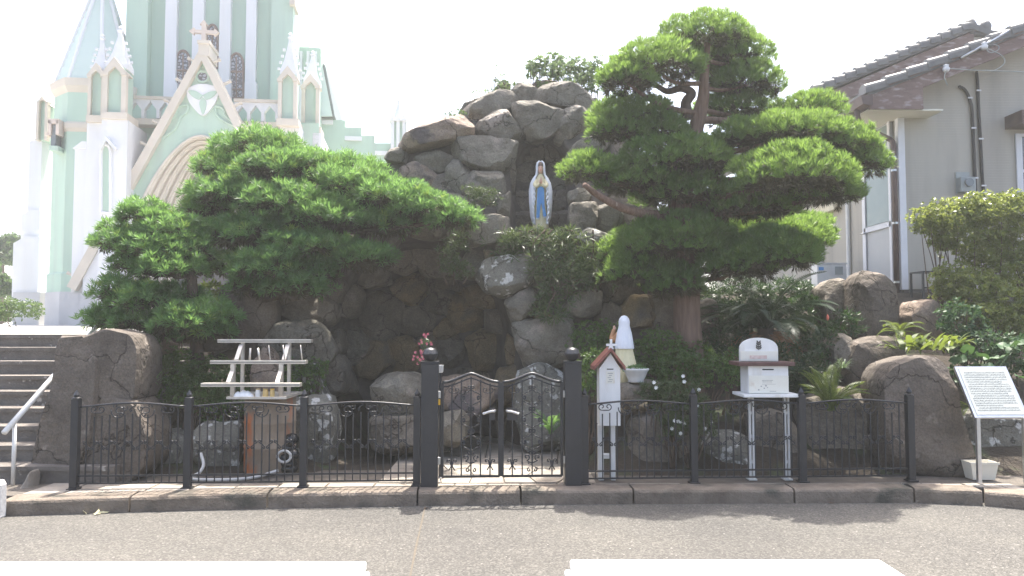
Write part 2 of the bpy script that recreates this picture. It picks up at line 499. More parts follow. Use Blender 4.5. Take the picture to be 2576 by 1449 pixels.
def cracks(name, scale=1.7):
    m = M[name]
    nt = m.node_tree; N = nt.nodes; L = nt.links
    p = [n for n in N if n.type == 'BSDF_PRINCIPLED'][0]
    bp = [n for n in N if n.type == 'BUMP'][0]
    geo = N.new('ShaderNodeNewGeometry')
    nz = N.new('ShaderNodeTexNoise'); nz.inputs['Scale'].default_value = 2.2; nz.inputs['Detail'].default_value = 6
    L.new(geo.outputs['Position'], nz.inputs['Vector'])
    va = N.new('ShaderNodeVectorMath'); va.operation = 'MULTIPLY_ADD'
    L.new(nz.outputs['Color'], va.inputs[0]); va.inputs[1].default_value = (.8, .8, .8)
    L.new(geo.outputs['Position'], va.inputs[2])
    vo = N.new('ShaderNodeTexVoronoi'); vo.feature = 'DISTANCE_TO_EDGE'; vo.inputs['Scale'].default_value = scale
    L.new(va.outputs[0], vo.inputs['Vector'])
    rp = N.new('ShaderNodeValToRGB')
    rp.color_ramp.elements[0].position = 0.0; rp.color_ramp.elements[0].color = (.35, .33, .32, 1)
    rp.color_ramp.elements[1].position = 0.011; rp.color_ramp.elements[1].color = (1, 1, 1, 1)
    L.new(vo.outputs['Distance'], rp.inputs[0])
    # fine grain of the stone
    n4 = N.new('ShaderNodeTexNoise'); n4.inputs['Scale'].default_value = 55; n4.inputs['Detail'].default_value = 6; n4.inputs['Roughness'].default_value = .75
    L.new(geo.outputs['Position'], n4.inputs['Vector'])
    r4 = N.new('ShaderNodeValToRGB')
    r4.color_ramp.elements[0].position = .3; r4.color_ramp.elements[0].color = (.62, .62, .62, 1)
    r4.color_ramp.elements[1].position = .7; r4.color_ramp.elements[1].color = (1.4, 1.38, 1.34, 1)
    L.new(n4.outputs['Fac'], r4.inputs[0])
    mx = N.new('ShaderNodeMix'); mx.data_type = 'RGBA'; mx.blend_type = 'MULTIPLY'; mx.inputs[0].default_value = 1
    src = p.inputs['Base Color'].links[0].from_socket
    L.new(src, mx.inputs[6]); L.new(rp.outputs[0], mx.inputs[7])
    m2 = N.new('ShaderNodeMix'); m2.data_type = 'RGBA'; m2.blend_type = 'MULTIPLY'; m2.inputs[0].default_value = 1
    L.new(mx.outputs[2], m2.inputs[6]); L.new(r4.outputs[0], m2.inputs[7])
    L.new(m2.outputs[2], p.inputs['Base Color'])
    b2 = N.new('ShaderNodeBump'); b2.inputs['Strength'].default_value = .8; b2.inputs['Distance'].default_value = .03
    L.new(rp.outputs[0], b2.inputs['Height']); L.new(bp.outputs[0], b2.inputs['Normal'])
    L.new(b2.outputs[0], p.inputs['Normal'])
for k_ in ('rock', 'rock_dark', 'rock_red', 'rock_orange', 'rock_lichen', 'rock_umber'):
    cracks(k_, 1.1)

def stained():
    m = bpy.data.materials.new('stained_glass')
    nt, N, L = nodes_of(m)
    out = N.new('ShaderNodeOutputMaterial')
    p = N.new('ShaderNodeBsdfPrincipled')
    p.inputs['Roughness'].default_value = 0.3
    L.new(p.outputs[0], out.inputs[0])
    geo = N.new('ShaderNodeNewGeometry')
    vo = N.new('ShaderNodeTexVoronoi')
    vo.feature = 'DISTANCE_TO_EDGE'
    vo.inputs['Scale'].default_value = 8.0
    L.new(geo.outputs['Position'], vo.inputs['Vector'])
    rp = N.new('ShaderNodeValToRGB')
    rp.color_ramp.elements[0].position = 0.10
    rp.color_ramp.elements[0].color = (0.09, 0.08, 0.09, 1)
    rp.color_ramp.elements[1].position = 0.2
    rp.color_ramp.elements[1].color = (0.33, 0.35, 0.40, 1)
    L.new(vo.outputs['Distance'], rp.inputs[0])
    L.new(rp.outputs[0], p.inputs['Base Color'])
    M['stained_glass'] = m
stained()

def siding():
    m = M['house_siding']
    nt = m.node_tree; N = nt.nodes; L = nt.links
    p = [n for n in N if n.type == 'BSDF_PRINCIPLED'][0]
    geo = N.new('ShaderNodeNewGeometry')
    sx = N.new('ShaderNodeSeparateXYZ')
    L.new(geo.outputs['Position'], sx.inputs[0])
    mu = N.new('ShaderNodeMath'); mu.operation = 'MULTIPLY'; mu.inputs[1].default_value = 1 / 0.045
    L.new(sx.outputs['Z'], mu.inputs[0])
    fr = N.new('ShaderNodeMath'); fr.operation = 'FRACT'
    L.new(mu.outputs[0], fr.inputs[0])
    bp = N.new('ShaderNodeBump')
    bp.inputs['Strength'].default_value = 0.35
    bp.inputs['Distance'].default_value = 0.012
    L.new(fr.outputs[0], bp.inputs['Height'])
    L.new(bp.outputs[0], p.inputs['Normal'])
siding()

# ================================================================== SETTING
PAVE = 0.137
mb = MB()
mb.add([(-150, -40, 0), (150, -40, 0), (150, 200, 0), (-150, 200, 0)], [(0, 1, 2, 3)])
tag(mb.build('road', 'asphalt'), 'sunlit grey asphalt forecourt in front of the fence', 'road', kind='structure')
# pale sealed joint across the asphalt
mb = MB()
jp = [at(1070, 1270, 7.4), at(1058, 1320, 6.6), at(1046, 1375, 5.9), at(1034, 1430, 5.4), at(1020, 1500, 4.9)]
jl = []
for (px, py) in ((1070, 1270), (1064, 1300), (1055, 1340), (1046, 1380), (1036, 1430), (1022, 1500)):
    d = ray(px, py); t = -EYE / d.z
    jl.append(Vector((d.x * t, d.y * t, 0.004)))
vs_, fs = [], []
for i, p in enumerate(jl):
    w = 0.006 + 0.003 * (i % 2)
    vs_ += [(p.x - w, p.y, 0.004), (p.x + w, p.y, 0.004)]
for i in range(len(jl) - 1):
    fs.append((2 * i + 1, 2 * i, 2 * i + 2, 2 * i + 3))
mb.add(vs_, fs)
tag(mb.build('road_joint', 'sealant'), 'thin pale joint line running across the asphalt', 'joint', kind='structure')

# kerb of single stones
KP = [(-120, 7.0), (20, 7.05), (338, 7.2), (680, 7.35), (1053, 7.45), (1310, 7.5), (1590, 7.53), (1990, 7.56), (2288, 7.58), (2460, 7.46), (2640, 7.18), (2860, 6.75)]
KW = [Vector(((px - 1288) / F * Y, Y, 0)) for px, Y in KP]
kerb = tag(empty('kerb', (0, 7.4, 0)), 'low kerb of weathered stone blocks below the fence', 'kerb', kind='structure')
KD = 0.27
for i in range(1, len(KW) - 1):
    a, b = KW[i], KW[i + 1]
    d = (b - a).normalized()
    nrm = Vector((-d.y, d.x, 0))
    a2 = a + d * 0.009; b2 = b - d * 0.009
    nseg = 14
    vs_, fs = [], []
    sec = [(0.0, -0.1), (0.0, 0.108), (0.010, 0.128), (0.028, PAVE), (KD, PAVE), (KD, -0.1)]
    for k in range(nseg + 1):
        p = a2.lerp(b2, k / nseg)
        for (q, z) in sec:
            e = noise.noise(Vector((p.x * 3.1 + i * 9, q * 8, z * 9))) * 0.010
            e2 = noise.noise(Vector((p.x * 9.1 + i * 5, q * 8 + 4, z * 19))) * 0.005
            vs_.append(p + nrm * (q + (e if q < 0.1 else 0)) + Vector((0, 0, z + (e2 if z > 0.1 else 0))))
    n = len(sec)
    for k in range(nseg):
        for j in range(n - 1):
            fs.append((k * n + j, (k + 1) * n + j, (k + 1) * n + j + 1, k * n + j + 1))
    fs.append(tuple(range(n))); fs.append(tuple(range(nseg * n + n - 1, nseg * n - 1, -1)))
    MB().add(vs_, fs).build('kerb_stone', 'kerb_stone', kerb)

# pavement strip behind the kerb
pl = [(p.x, p.y + KD - 0.004) for p in KW[1:]]
mb = MB().slab([(-14, 7.32)] + pl + [(9, 9.5), (4.4, 9.5), (4.4, 8.6), (-4.2, 8.6), (-14, 8.6)], -0.2, 0.126)
pavement = tag(mb.build('pavement', 'joint'), 'narrow strip of stone paving along the fence', 'pavement', kind='structure')
# flagstones of the path through the gate, and slabs under the fence
rg = random.Random(3)
def flag(poly, z0=0.10, z1=0.139):
    cx = sum(p[0] for p in poly) / len(poly); cy = sum(p[1] for p in poly) / len(poly)
    q = []
    for (x, y) in poly:
        l = math.hypot(x - cx, y - cy)
        k = max(0.0, 1 - 0.010 / l)
        q.append((cx + (x - cx) * k, cy + (y - cy) * k))
    MB().slab(q, z0, z1 + rg.uniform(-0.004, 0.004)).build('flagstone', 'paving', pavement, bevel=0.004)
nx, ny = 7, 9
gx0, gx1, gy0, gy1 = -1.35, 0.85, 7.86, 11.2
P = [[(gx0 + (gx1 - gx0) * i / nx + (rg.uniform(-.09, .09) if 0 < i < nx else 0),
       gy0 + (gy1 - gy0) * j / ny + (rg.uniform(-.10, .10) if 0 < j < ny else 0)) for i in range(nx + 1)] for j in range(ny + 1)]
for j in range(ny):
    for i in range(nx):
        flag([P[j][i], P[j][i + 1], P[j + 1][i + 1], P[j + 1][i]])
for i in range(1, len(KW) - 2):      # slabs between the kerb and the fence line
    a, b = KW[i], KW[i + 1]
    ns = 3
    for k in range(ns):
        p, q = a.lerp(b, k / ns), a.lerp(b, (k + 1) / ns)
        flag([(p.x, p.y + KD), (q.x, q.y + KD), (q.x, 7.84), (p.x, 7.84)], 0.1, 0.1355)

# garden ground
def H(X, Y):
    le = smooth01(-1.9, -2.7, X) if False else (1 - smooth01(-2.7, -1.9, X))
    ri = smooth01(0.8, 1.3, X)
    hl = interp(Y, [8.3, 8.9, 9.4, 11, 12.5, 14], [.11, .35, .72, 1.2, 1.5, 1.5])
    hr = interp(Y, [8.3, 8.8, 9.3, 10.5, 12, 13], [.11, .4, .75, 1.2, 1.9, 2.3])
    hc = interp(Y, [12.9, 13.5], [.11, 1.5])
    h = hc + (hl - hc) * le + (hr - hc) * ri
    far = smooth01(2.2, 3.4, X)
    if Y > 12: h = min(h, 1.5 + 0.85 * far)
    if h > 0.2: h += 0.05 * noise.noise(Vector((X * 1.3, Y * 1.3, 0)))
    return h
mb = MB()
xs = np.concatenate([np.arange(-4.35, 7.0, 0.2), np.array([8., 10., 14., 20., 30.])])
ys = np.concatenate([np.arange(8.25, 14.1, 0.2), np.array([16., 20., 26., 34.])])
vs_ = [(x, y, H(x, y)) for y in ys for x in xs]
fs = []
for j in range(len(ys) - 1):
    for i in range(len(xs) - 1):
        k = j * len(xs) + i
        fs.append((k, k + 1, k + 1 + len(xs), k + len(xs)))
mb.add(vs_, fs)
tag(mb.build('garden_soil', 'soil', smooth=True), 'dark soil of the raised garden beds around the grotto', 'ground', kind='structure')

# plaza in front of the church
def zpl(Y): return 1.6 + (Y - 10.25) * 0.0085
mb = MB()
pts = [(-60, 10.5), (-4.0, 10.5), (-4.0, 12.4), (2.6, 12.4), (2.6, 70), (-60, 70)]
mb.add([(x, y, zpl(y)) for x, y in pts], [tuple(range(6))])
tag(mb.build('plaza', 'plaza'), 'sunlit pale church forecourt at the top of the steps', 'plaza', kind='structure')

# stairs
stairs = tag(empty('stairs', (-6.5, 7.85, PAVE)), 'wide stone steps climbing to the church forecourt', 'stairs', kind='structure')
for i in range(9):
    y0 = 7.86 + 0.3 * i
    z1 = PAVE + 0.1625 * (i + 1)
    s = MB().box(-12, -4.0, y0 - 0.012, 10.3 if i < 8 else 10.6, z1 - 0.045, z1)
    s.box(-12, -4.001, y0 + 0.012, 10.29 if i < 8 else 10.59, max(0.05, z1 - 0.20), z1 - 0.044)
    s.build('step', 'step_stone', stairs)

# ================================================================== CHURCH
CT = math.radians(7.5)
CO = at(510, 815, 28); CO.z = 1.6
eu = Vector((math.cos(CT), math.sin(CT), 0)); ev = Vector((-math.sin(CT), math.cos(CT), 0))
church = empty('church', CO, 'pale green and white gothic church with pointed porch gable and tall tower', 'church', rz=CT)
C0 = Vector((0, 0, EYE))

def cuz(px, py, v):
    d = ray(px, py)
    t = (v - (C0 - CO).dot(ev)) / d.dot(ev)
    p = C0 + d * t - CO
    return (p.dot(eu), p.z)

def cpoly(pts, v): return [cuz(px, py, v) for px, py in pts]

def cprism(name, pts, v0, v1, m, parent=None, smooth=False):
    b = MB().prism(cpoly(pts, v0), v0, v1)
    return cb(b, name, m, parent, smooth)

def cb(b, name, m, parent=None, smooth=False):
    if parent is None or parent is church:
        return b.build(name, m, church, smooth, local=True)
    # sub-part: vertices are in church space; bring them into the part's space
    off = W[church.name].inverted() @ W[parent.name].translation
    b.v = [tuple(Vector(v) - off) for v in b.v]
    return b.build(name, m, parent, smooth, local=True)

def cbox(name, px0, px1, py0, py1, v0, v1, m, parent=None, zb=None, zt=None):
    pm = (py0 + py1) / 2
    u0, u1 = cuz(px0, pm, v0)[0], cuz(px1, pm, v0)[0]
    zt = cuz(px0, py0, v0)[1] if zt is None else zt
    zb = cuz(px0, py1, v0)[1] if zb is None else zb
    return cb(MB().box(u0, u1, v0, v1, zb, zt), name, m, parent)

# --- tower
cbox('tower_wall', 315, 733, 100, 300, 3.0, 8.5, 'church_green', zb=0, zt=19)
for a, b_ in ((313, 368), (680, 735)):
    cbox('tower_corner_pier', a, b_, 100, 300, 2.55, 3.1, 'church_green', zb=0, zt=19)
for a, b_ in ((413, 442), (482, 510), (550, 578), (617, 643)):
    cbox('pilaster', a, b_, 100, 205, 2.7, 3.06, 'church_white', zb=cuz(a, 212, 2.7)[1], zt=19)
    cbox('pilaster_base', a - 2, b_ + 2, 207, 250, 2.6, 3.05, 'church_white', zb=cuz(a, 250, 2.6)[1], zt=cuz(a, 206, 2.6)[1])

def lancet(x0, x1, ytop, ybot, n=7):
    w = x1 - x0
    spring = ytop + w * 0.95
    L_ = [(x0, ybot), (x0, spring)]
    for k in range(1, n):
        t = k / n
        L_.append((x0 + w * 0.5 * (1 - math.cos(t * math.pi / 2)) * 1.0, spring - (spring - ytop) * math.sin(t * math.pi / 2) ** 0.9))
    L_.append(((x0 + x1) / 2, ytop))
    R_ = [(x0 + x1 - x, y) for x, y in L_[:-1]][::-1]
    return L_ + R_

for (x0, x1, yt, yb, ym) in ((443, 477, 127, 232, 177), (520, 547, 62, 172, 125), (577, 612, 134, 246, 180)):
    win = cprism('window', lancet(x0, x1, yt, yb), 2.94, 3.02, 'stained_glass')
    pts = [cuz(x, y, 2.92) for x, y in lancet(x0, x1, yt, yb)]
    b = MB().tube([(u, 2.93, z) for u, z in pts + [pts[0]]], 0.05, 6)
    for yy in (ym, (ym + yb) / 2 + 12):
        pA, pB = cuz(x0, yy, 2.92), cuz(x1, yy, 2.92)
        b.tube([(pA[0], 2.93, pA[1]), (pB[0], 2.93, pB[1])], 0.045, 6)
    pA, pB = cuz((x0 + x1) / 2, yt + 10, 2.92), cuz((x0 + x1) / 2, yb, 2.92)
    b.tube([(pA[0], 2.93, pA[1]), (pB[0], 2.93, pB[1])], 0.03, 6)
    cb(b, 'window_frame', 'window_wood', win)
# cornice bit at the top right of the tower
cbox('tower_cornice', 728, 742, -30, 10, 2.3, 3.4, 'church_beige')

# --- façade wall behind the balustrade and lower church body
cbox('front_wall', 313, 800, 310, 700, 1.3, 3.0, 'church_green', zb=0, zt=cuz(500, 300, 1.3)[1])
cbox('front_wall_top', 313, 700, 235, 300, 2.5, 2.9, 'church_green', zb=cuz(500, 310, 2.5)[1], zt=cuz(500, 250, 2.5)[1])
# balustrades
for (xa, xb, ya, yb, xs_) in ((315, 440, 239, 302, (322, 359, 397, 433)), (588, 702, 247, 310, (592, 625, 661, 696))):
    rail = cbox('balustrade_rail', xa, xb, ya, ya + 8, 0.85, 1.25, 'church_beige')
    cbox('balustrade_sill', xa, xb, yb - 6, yb + 9, 0.75, 1.4, 'church_beige')
    for x in xs_:
        w = 19
        pts = [(x - 4, yb - 5), (x - 4, ya + 36), (x - w + 1, ya + 18), (x - w, ya + 8), (x + w, ya + 8), (x + w - 1, ya + 18), (x + 4, ya + 36), (x + 4, yb - 5)]
        cprism('baluster', [(max(xa, min(xb, px)), py) for px, py in pts], 0.9, 1.15, 'church_white')

# --- porch gable
UX = cuz(509, 300, 0)[0]
apexz = cuz(511, 128, 0)[1]
def gab(px, py): return cuz(px, py, 0.0)
ul, zl = gab(306, 492)
slope = (apexz - zl) / (UX - ul)
zdrop = 0.0
def gu(z): return UX - (apexz - z) / slope          # left rake
oz = gab(507, 340)[1]; ow = UX - gab(350, 467)[0]; oz1 = gab(350, 467)[1]
def parch(w, za, zs, n=10):
    """left half of a pointed arch from the foot (z=0) to the apex"""
    out = [(UX - w, 0.0), (UX - w, zs)]
    for k in range(1, n + 1):
        t = k / n
        a = t * math.pi / 2
        out.append((UX - w * (1 - math.sin(a * 0.93) * 0.5 - 0.5 * (1 - math.cos(a * 1.0))), zs + (za - zs) * (math.sin(a) ** 0.95)))
    out[-1] = (UX, za)
    return out
orders = []
for k in range(6):
    orders.append((ow * 1.06 - 0.22 * k, oz - 0.145 * k, oz1 - 1.2 - 0.05 * k))
def full(half): return half + [(2 * UX - u, z) for u, z in half[:-1]][::-1]
inner = full(parch(*orders[0]))
wb = UX - gu(zl - 3.0)
outer = [(UX - wb, 0), (UX - wb, zl - 3.0), (UX, apexz), (UX + wb, zl - 3.0), (UX + wb, 0)]
gable = cb(MB().prism(outer[0:5] + inner[::-1], 0.0, 0.9), 'porch_gable', 'church_green')
# nested arch orders
for k in range(5):
    A = full(parch(*orders[k])); B = full(parch(*orders[k + 1]))
    v0 = -0.10 + 0.2 * k
    cb(MB().prism(A + B[::-1], v0, v0 + 0.5), 'arch_moulding', 'church_beige')
    mid = full(parch(orders[k][0] - 0.09, orders[k][1] - 0.06, orders[k][2]))
    cb(MB().tube([(u, v0 - 0.01, z) for u, z in mid], 0.055, 6), 'arch_roll', 'church_beige')
inn = full(parch(*orders[5]))
cb(MB().prism(inn, 1.1, 1.3), 'portal_door', 'door_dark')
# raking coping with crockets
def rake(sgn):
    th = 0.30
    a = (UX + sgn * (wb + 0.15), zl - 3.0 - 0.15 * slope); b_ = (UX, apexz + 0.12)
    nrm = Vector((-(b_[1] - a[1]), b_[0] - a[0])).normalized()
    if nrm.y < 0: nrm = -nrm
    q = [a, b_, (b_[0] - 0.0, b_[1] - th * 1.9), (a[0] - nrm.x * th * 1.1, a[1] - nrm.y * th * 1.1)]
    o = cb(MB().prism(q, -0.28, 0.95), 'gable_coping', 'church_beige')
    for k in range(11):
        t = 0.04 + 0.09 * k
        u = a[0] + (b_[0] - a[0]) * t + nrm.x * 0.06; z = a[1] + (b_[1] - a[1]) * t + nrm.y * 0.06
        bb = MB().tube([(u, 0.1, z), (u + nrm.x * 0.16, 0.1, z + nrm.y * 0.16), (u + nrm.x * 0.2 + 0.08 * sgn, 0.1, z + nrm.y * 0.2 + 0.04)], [0.07, 0.05, 0.075], 6)
        cb(bb, 'crocket', 'church_beige', o)
rake(-1); rake(1)
cap = cbox('gable_finial_block', 499, 526, 105, 140, -0.30, 0.9, 'church_beige')
cbox('finial_cap', 496, 528, 100, 108, -0.36, 0.96, 'church_beige', cap)
xz = [cuz(513, 103, 0.2), cuz(513, 62, 0.2), cuz(488, 80, 0.2), cuz(541, 80, 0.2)]
b = MB()
b.bar((xz[0][0], 0.2, xz[0][1] - 0.05), (xz[0][0], 0.2, xz[1][1]), 0.15, 0.15)
b.bar((xz[2][0], 0.2, xz[2][1]), (xz[3][0], 0.2, xz[2][1]), 0.13, 0.13)
for (u, z, du, dz) in ((xz[0][0], xz[1][1], 0, 1), (xz[2][0], xz[2][1], -1, 0), (xz[3][0], xz[2][1], 1, 0)):
    b.prism([(u + du * .16 + 0 * dz, z + dz * .16), (u + dz * .14 - du * .02, z + du * .14 - dz * .02), (u - dz * .14 - du * .02, z - du * .14 - dz * .02)], 0.12, 0.28)
cb(b, 'gable_cross', 'church_pink')
# oculus with small dagger above, blind tracery, white trefoil
oc = cuz(510, 193, 0)
ring = [(oc[0] + 0.21 * math.cos(a), -0.02, oc[1] + 0.21 * math.sin(a)) for a in np.linspace(0, 2 * math.pi, 20)]
ocu = cb(MB().tube(ring, 0.05, 6), 'oculus', 'church_green')
cb(MB().prism([(p[0], p[2]) for p in ring[:-1]], -0.015, 0.01), 'oculus_pane', 'stained_glass', ocu)
def blind(pts, name='blind_tracery'):
    q = [(*cuz(x, y, 0), 0) for x, y in pts]
    loop = bez([(u, -0.02, z) for u, z, _ in q] + [(q[0][0], -0.02, q[0][1])], 4)
    o = cb(MB().tube(loop, 0.05, 6), name, 'church_green')
    return o
blind([(510, 158), (503, 172), (508, 180), (516, 180), (517, 170)])
blind([(406, 350), (418, 315), (440, 292), (450, 270), (472, 265), (470, 282), (455, 294), (440, 325)])
blind([(540, 268), (560, 272), (568, 290), (582, 305), (588, 316), (570, 308), (548, 292)])
tre = [(470, 223), (490, 214), (510, 211), (530, 214), (549, 222), (547, 245), (535, 268), (510, 291), (484, 268), (471, 245)]
tp = bez([(*cuz(x, y, 0),) for x, y in tre for _ in (0,)] and [Vector((*cuz(x, y, -0.08), 0)) for x, y in tre + tre[:1]], 4)[:-1]
trf = cb(MB().prism([(p.x, p.y) for p in tp], -0.10, 0.02), 'trefoil_emblem', 'church_white')
for lobe in ([(510, 240), (492, 229), (474, 229), (482, 241), (500, 251)], [(510, 240), (528, 231), (546, 230), (537, 243), (519, 251)], [(510, 244), (502, 258), (505, 276), (510, 288), (517, 276), (519, 256)]):
    lp = bez([Vector((*cuz(x, y, -0.1), 0)) for x, y in lobe + lobe[:1]], 4)[:-1]
    cb(MB().prism([(p.x, p.y) for p in lp], -0.125, -0.09), 'trefoil_lobe', 'church_green', trf)

# --- pinnacles with niches
def pinnacle(x0, x1, yapex, ybase, ytop, v, dv=0.9):
    xc = (x0 + x1) / 2
    w = x1 - x0
    yc = yapex + w * 0.62
    p = cbox('pinnacle', x0 + 4, x1 - 4, yc, ybase, v, v + dv, 'church_green', zt=cuz(xc, yapex + w * 0.35, v)[1])
    for a in (x0, x1 - w * 0.2):
        cbox('niche_column', a, a + w * 0.2, yc, ybase, v - 0.14, v + 0.10, 'church_beige', p)
        cbox('column_capital', a - 1.5, a + w * 0.2 + 1.5, yc - 4, yc + 4, v - 0.18, v + 0.12, 'church_beige', p)
    cprism('niche_gable', [(x0 - 3, yc), (xc, yapex - 6), (x1 + 3, yc), (x1 - w * .2, yc), (xc, yapex + w * .34), (x0 + w * .2, yc)], v - 0.16, v + 0.5, 'church_beige', p)
    cbox('pinnacle_base', x0 - 4, x1 + 4, ybase - 3, ybase + 14, v - 0.25, v + dv, 'church_beige', p)
    uc = cuz(xc, ybase, v)[0]; vc = v + dv / 2
    zb = cuz(xc, yapex + w * .35, v)[1]; zt = cuz(xc, ytop, v)[1]
    hw = (cuz(x1, yapex, v)[0] - cuz(x0, yapex, v)[0]) / 2
    s = MB().lathe([(hw * 1.32, -0.02), (hw * 1.30, (zt - zb) * .10), (hw * .75, (zt - zb) * .36), (hw * .26, (zt - zb) * .76), (hw * .22, (zt - zb) * .83), (hw * .4, (zt - zb) * .87), (hw * .17, (zt - zb) * .91), (hw * .3, (zt - zb) * .95), (0.01, zt - zb)], (uc, vc, zb), 4, rot=math.pi / 4)
    sp_ = cb(s, 'pinnacle_spire', 'church_white', p)
    c = MB()
    for k, f in enumerate((.14, .28, .42, .56)):
        r = hw * (1.3 - 1.25 * f)
        for sx in (-1, 1):
            c.box(uc + sx * r - .045, uc + sx * r + .045, vc - .5 * hw, vc - .5 * hw + .09, zb + (zt - zb) * f, zb + (zt - zb) * f + .09)
    cb(c, 'crockets', 'church_white', p)
    return p
pinnacle(220, 262, 163, 292, 72, -0.1)
pinnacle(258, 316, 148, 284, 52, -0.6)
pinnacle(699, 747, 170, 300, 70, 0.3)
pinnacle(758, 803, 190, 320, 117, 1.6)
# buttress piers under the pinnacles
def pier(x0, x1, ytop, v0, v1, m='church_white', yplinth=736, name='buttress'):
    u0, u1 = cuz(x0, 600, v0)[0], cuz(x1, 600, v0)[0]
    zt = cuz(x0, ytop, v0)[1]; zp = cuz(x0, yplinth, v0)[1]
    o = cb(MB().box(u0, u1, v0, v1, zp, zt), name, m)
    cb(MB().box(u0 - .04, u1 + .04, v0 - .05, v1, -0.1, zp), 'plinth', 'church_plinth', o)
    return o
pb = pier(248, 314, 298, -0.75, 2.0)
cprism('buttress_niche', lancet(255, 277, 368, 532), -0.765, -0.70, 'church_green', pb)
nf = [cuz(x, y, -0.78) for x, y in lancet(254, 278, 364, 534)]
cb(MB().tube([(u, -0.78, z) for u, z in nf + [nf[0]]], 0.06, 6), 'niche_moulding', 'church_white', pb)
cprism('niche_hood', [(248, 372), (266, 342), (292, 372), (288, 378), (266, 353), (252, 378)], -0.95, -0.7, 'church_white', pb)
pier(211, 249, 306, -0.2, 2.0)
pl_ = pier(182, 212, 374, 0.0, 2.0)
u0, u1 = cuz(181, 600, 0)[0], cuz(212, 600, 0)[0]
za, zb_ = cuz(181, 374, 0)[1], cuz(190, 356, 0)[1]
cb(MB().prism([(u0 - .05, za), (u1, za), (u1, zb_), (u0 + .25, zb_)], -0.06, 1.9), 'weathering_cap', 'church_white', pl_)
pier(783, 806, 334, 1.3, 4.0)
pier(699, 752, 314, 0.4, 3.0)

# --- left octagonal stair turret with spire
uT = cuz(222, 300, 2.0)[0]; vT = 3.0
RT = (cuz(222, 300, 2.0)[0] - cuz(118, 300, 2.0)[0]) * 1.03
zc0, zc1 = cuz(150, 235, 2.0)[1], cuz(150, 205, 2.0)[1]
z2 = cuz(150, 320, 2.0)[1]; z3 = cuz(150, 735, 2.0)[1]; z4 = cuz(150, 690, 2.0)[1]
r8 = math.pi / 8
turret = cb(MB().lathe([(RT, z4), (RT, zc0)], (uT, vT, 0), 8, rot=r8), 'stair_turret', 'church_green')
cb(MB().lathe([(RT * 1.05, z3), (RT * 1.05, z4), (RT * 1.0, z4 + .08)], (uT, vT, 0), 8, rot=r8), 'turret_base', 'church_green', turret)
cb(MB().lathe([(RT * 1.08, -0.1), (RT * 1.08, z3)], (uT, vT, 0), 8, rot=r8), 'plinth', 'church_plinth', turret)
cb(MB().lathe([(RT * 1.0, zc0 - .05), (RT * 1.10, zc0 + .18), (RT * 1.12, zc1), (RT * 1.0, zc1 + .05)], (uT, vT, 0), 8, rot=r8), 'turret_cornice', 'church_beige', turret)
cb(MB().lathe([(RT * 1.0, z2 - .25), (RT * 1.06, z2 - .12), (RT * 1.06, z2 + .05), (RT * 1.0, z2 + .14)], (uT, vT, 0), 8, rot=r8), 'turret_string_course', 'church_beige', turret)
zap = cuz(245, -95, 2.0)[1]
prof = []
nb = 14
for k in range(nb):
    f0, f1 = k / nb, (k + 1) / nb
    prof += [(RT * 0.98 * (1 - f0) + .02, zc1 + (zap - zc1) * f0), (RT * 0.98 * (1 - f1) + .07, zc1 + (zap - zc1) * f1 - .01)]
prof.append((0.02, zap))
spire = cb(MB().lathe(prof, (uT, vT, 0), 8, rot=r8), 'turret_spire', 'church_copper', turret)
for k in range(8):
    a = r8 + k * math.pi / 4
    b = MB().tube([(uT + math.cos(a) * (RT * 1.0), vT + math.sin(a) * RT * 1.0, zc1), (uT + math.cos(a) * .05, vT + math.sin(a) * .05, zap + .05)], 0.075, 6)
    cb(b, 'spire_rib', 'church_white', turret)
# small framed window on the turret face
wv = 1.72
tw = cbox('turret_window', 128, 140, 312, 368, wv - .3, wv + .4, 'glass_pane', turret)
for (a, b_, c, d) in ((120, 128, 302, 338), (140, 148, 302, 338), (120, 148, 298, 310), (114, 122, 332, 340)):
    cbox('window_surround', a, b_, c, d, wv - .42, wv + .4, 'church_pink', turret)
cbox('window_sill', 124, 146, 366, 378, wv - .45, wv + .4, 'church_green', turret)
# far left stepped buttress with its small niche
for (x0, x1, yt, v0) in ((66, 98, 356, 3.4), (52, 98, 540, 3.2), (34, 98, 612, 3.0)):
    u0, u1 = cuz(x0, 600, v0)[0], cuz(x1, 600, v0)[0]
    zt = cuz(x0, yt, v0)[1]
    q = [(u0, 0.9), (u1, 0.9), (u1, zt + .3 * (u1 - u0)), (u0 + (u1 - u0) * .45, zt + .3 * (u1 - u0)), (u0, zt)]
    cb(MB().prism(q, v0, 5.0), 'side_buttress', 'church_white')
cbox('side_buttress_plinth', 32, 99, 735, 800, 2.9, 5.0, 'church_plinth', zb=-0.1)
sn = cbox('side_niche', 91, 119, 252, 352, 3.3, 4.2, 'church_green')
cbox('niche_column', 90, 97, 255, 352, 3.1, 3.35, 'church_beige', sn)
cbox('niche_column', 112, 119, 255, 352, 3.1, 3.35, 'church_beige', sn)
cprism('niche_gable', [(89, 262), (105, 240), (121, 262), (105, 250)], 3.1, 3.8, 'church_beige', sn)

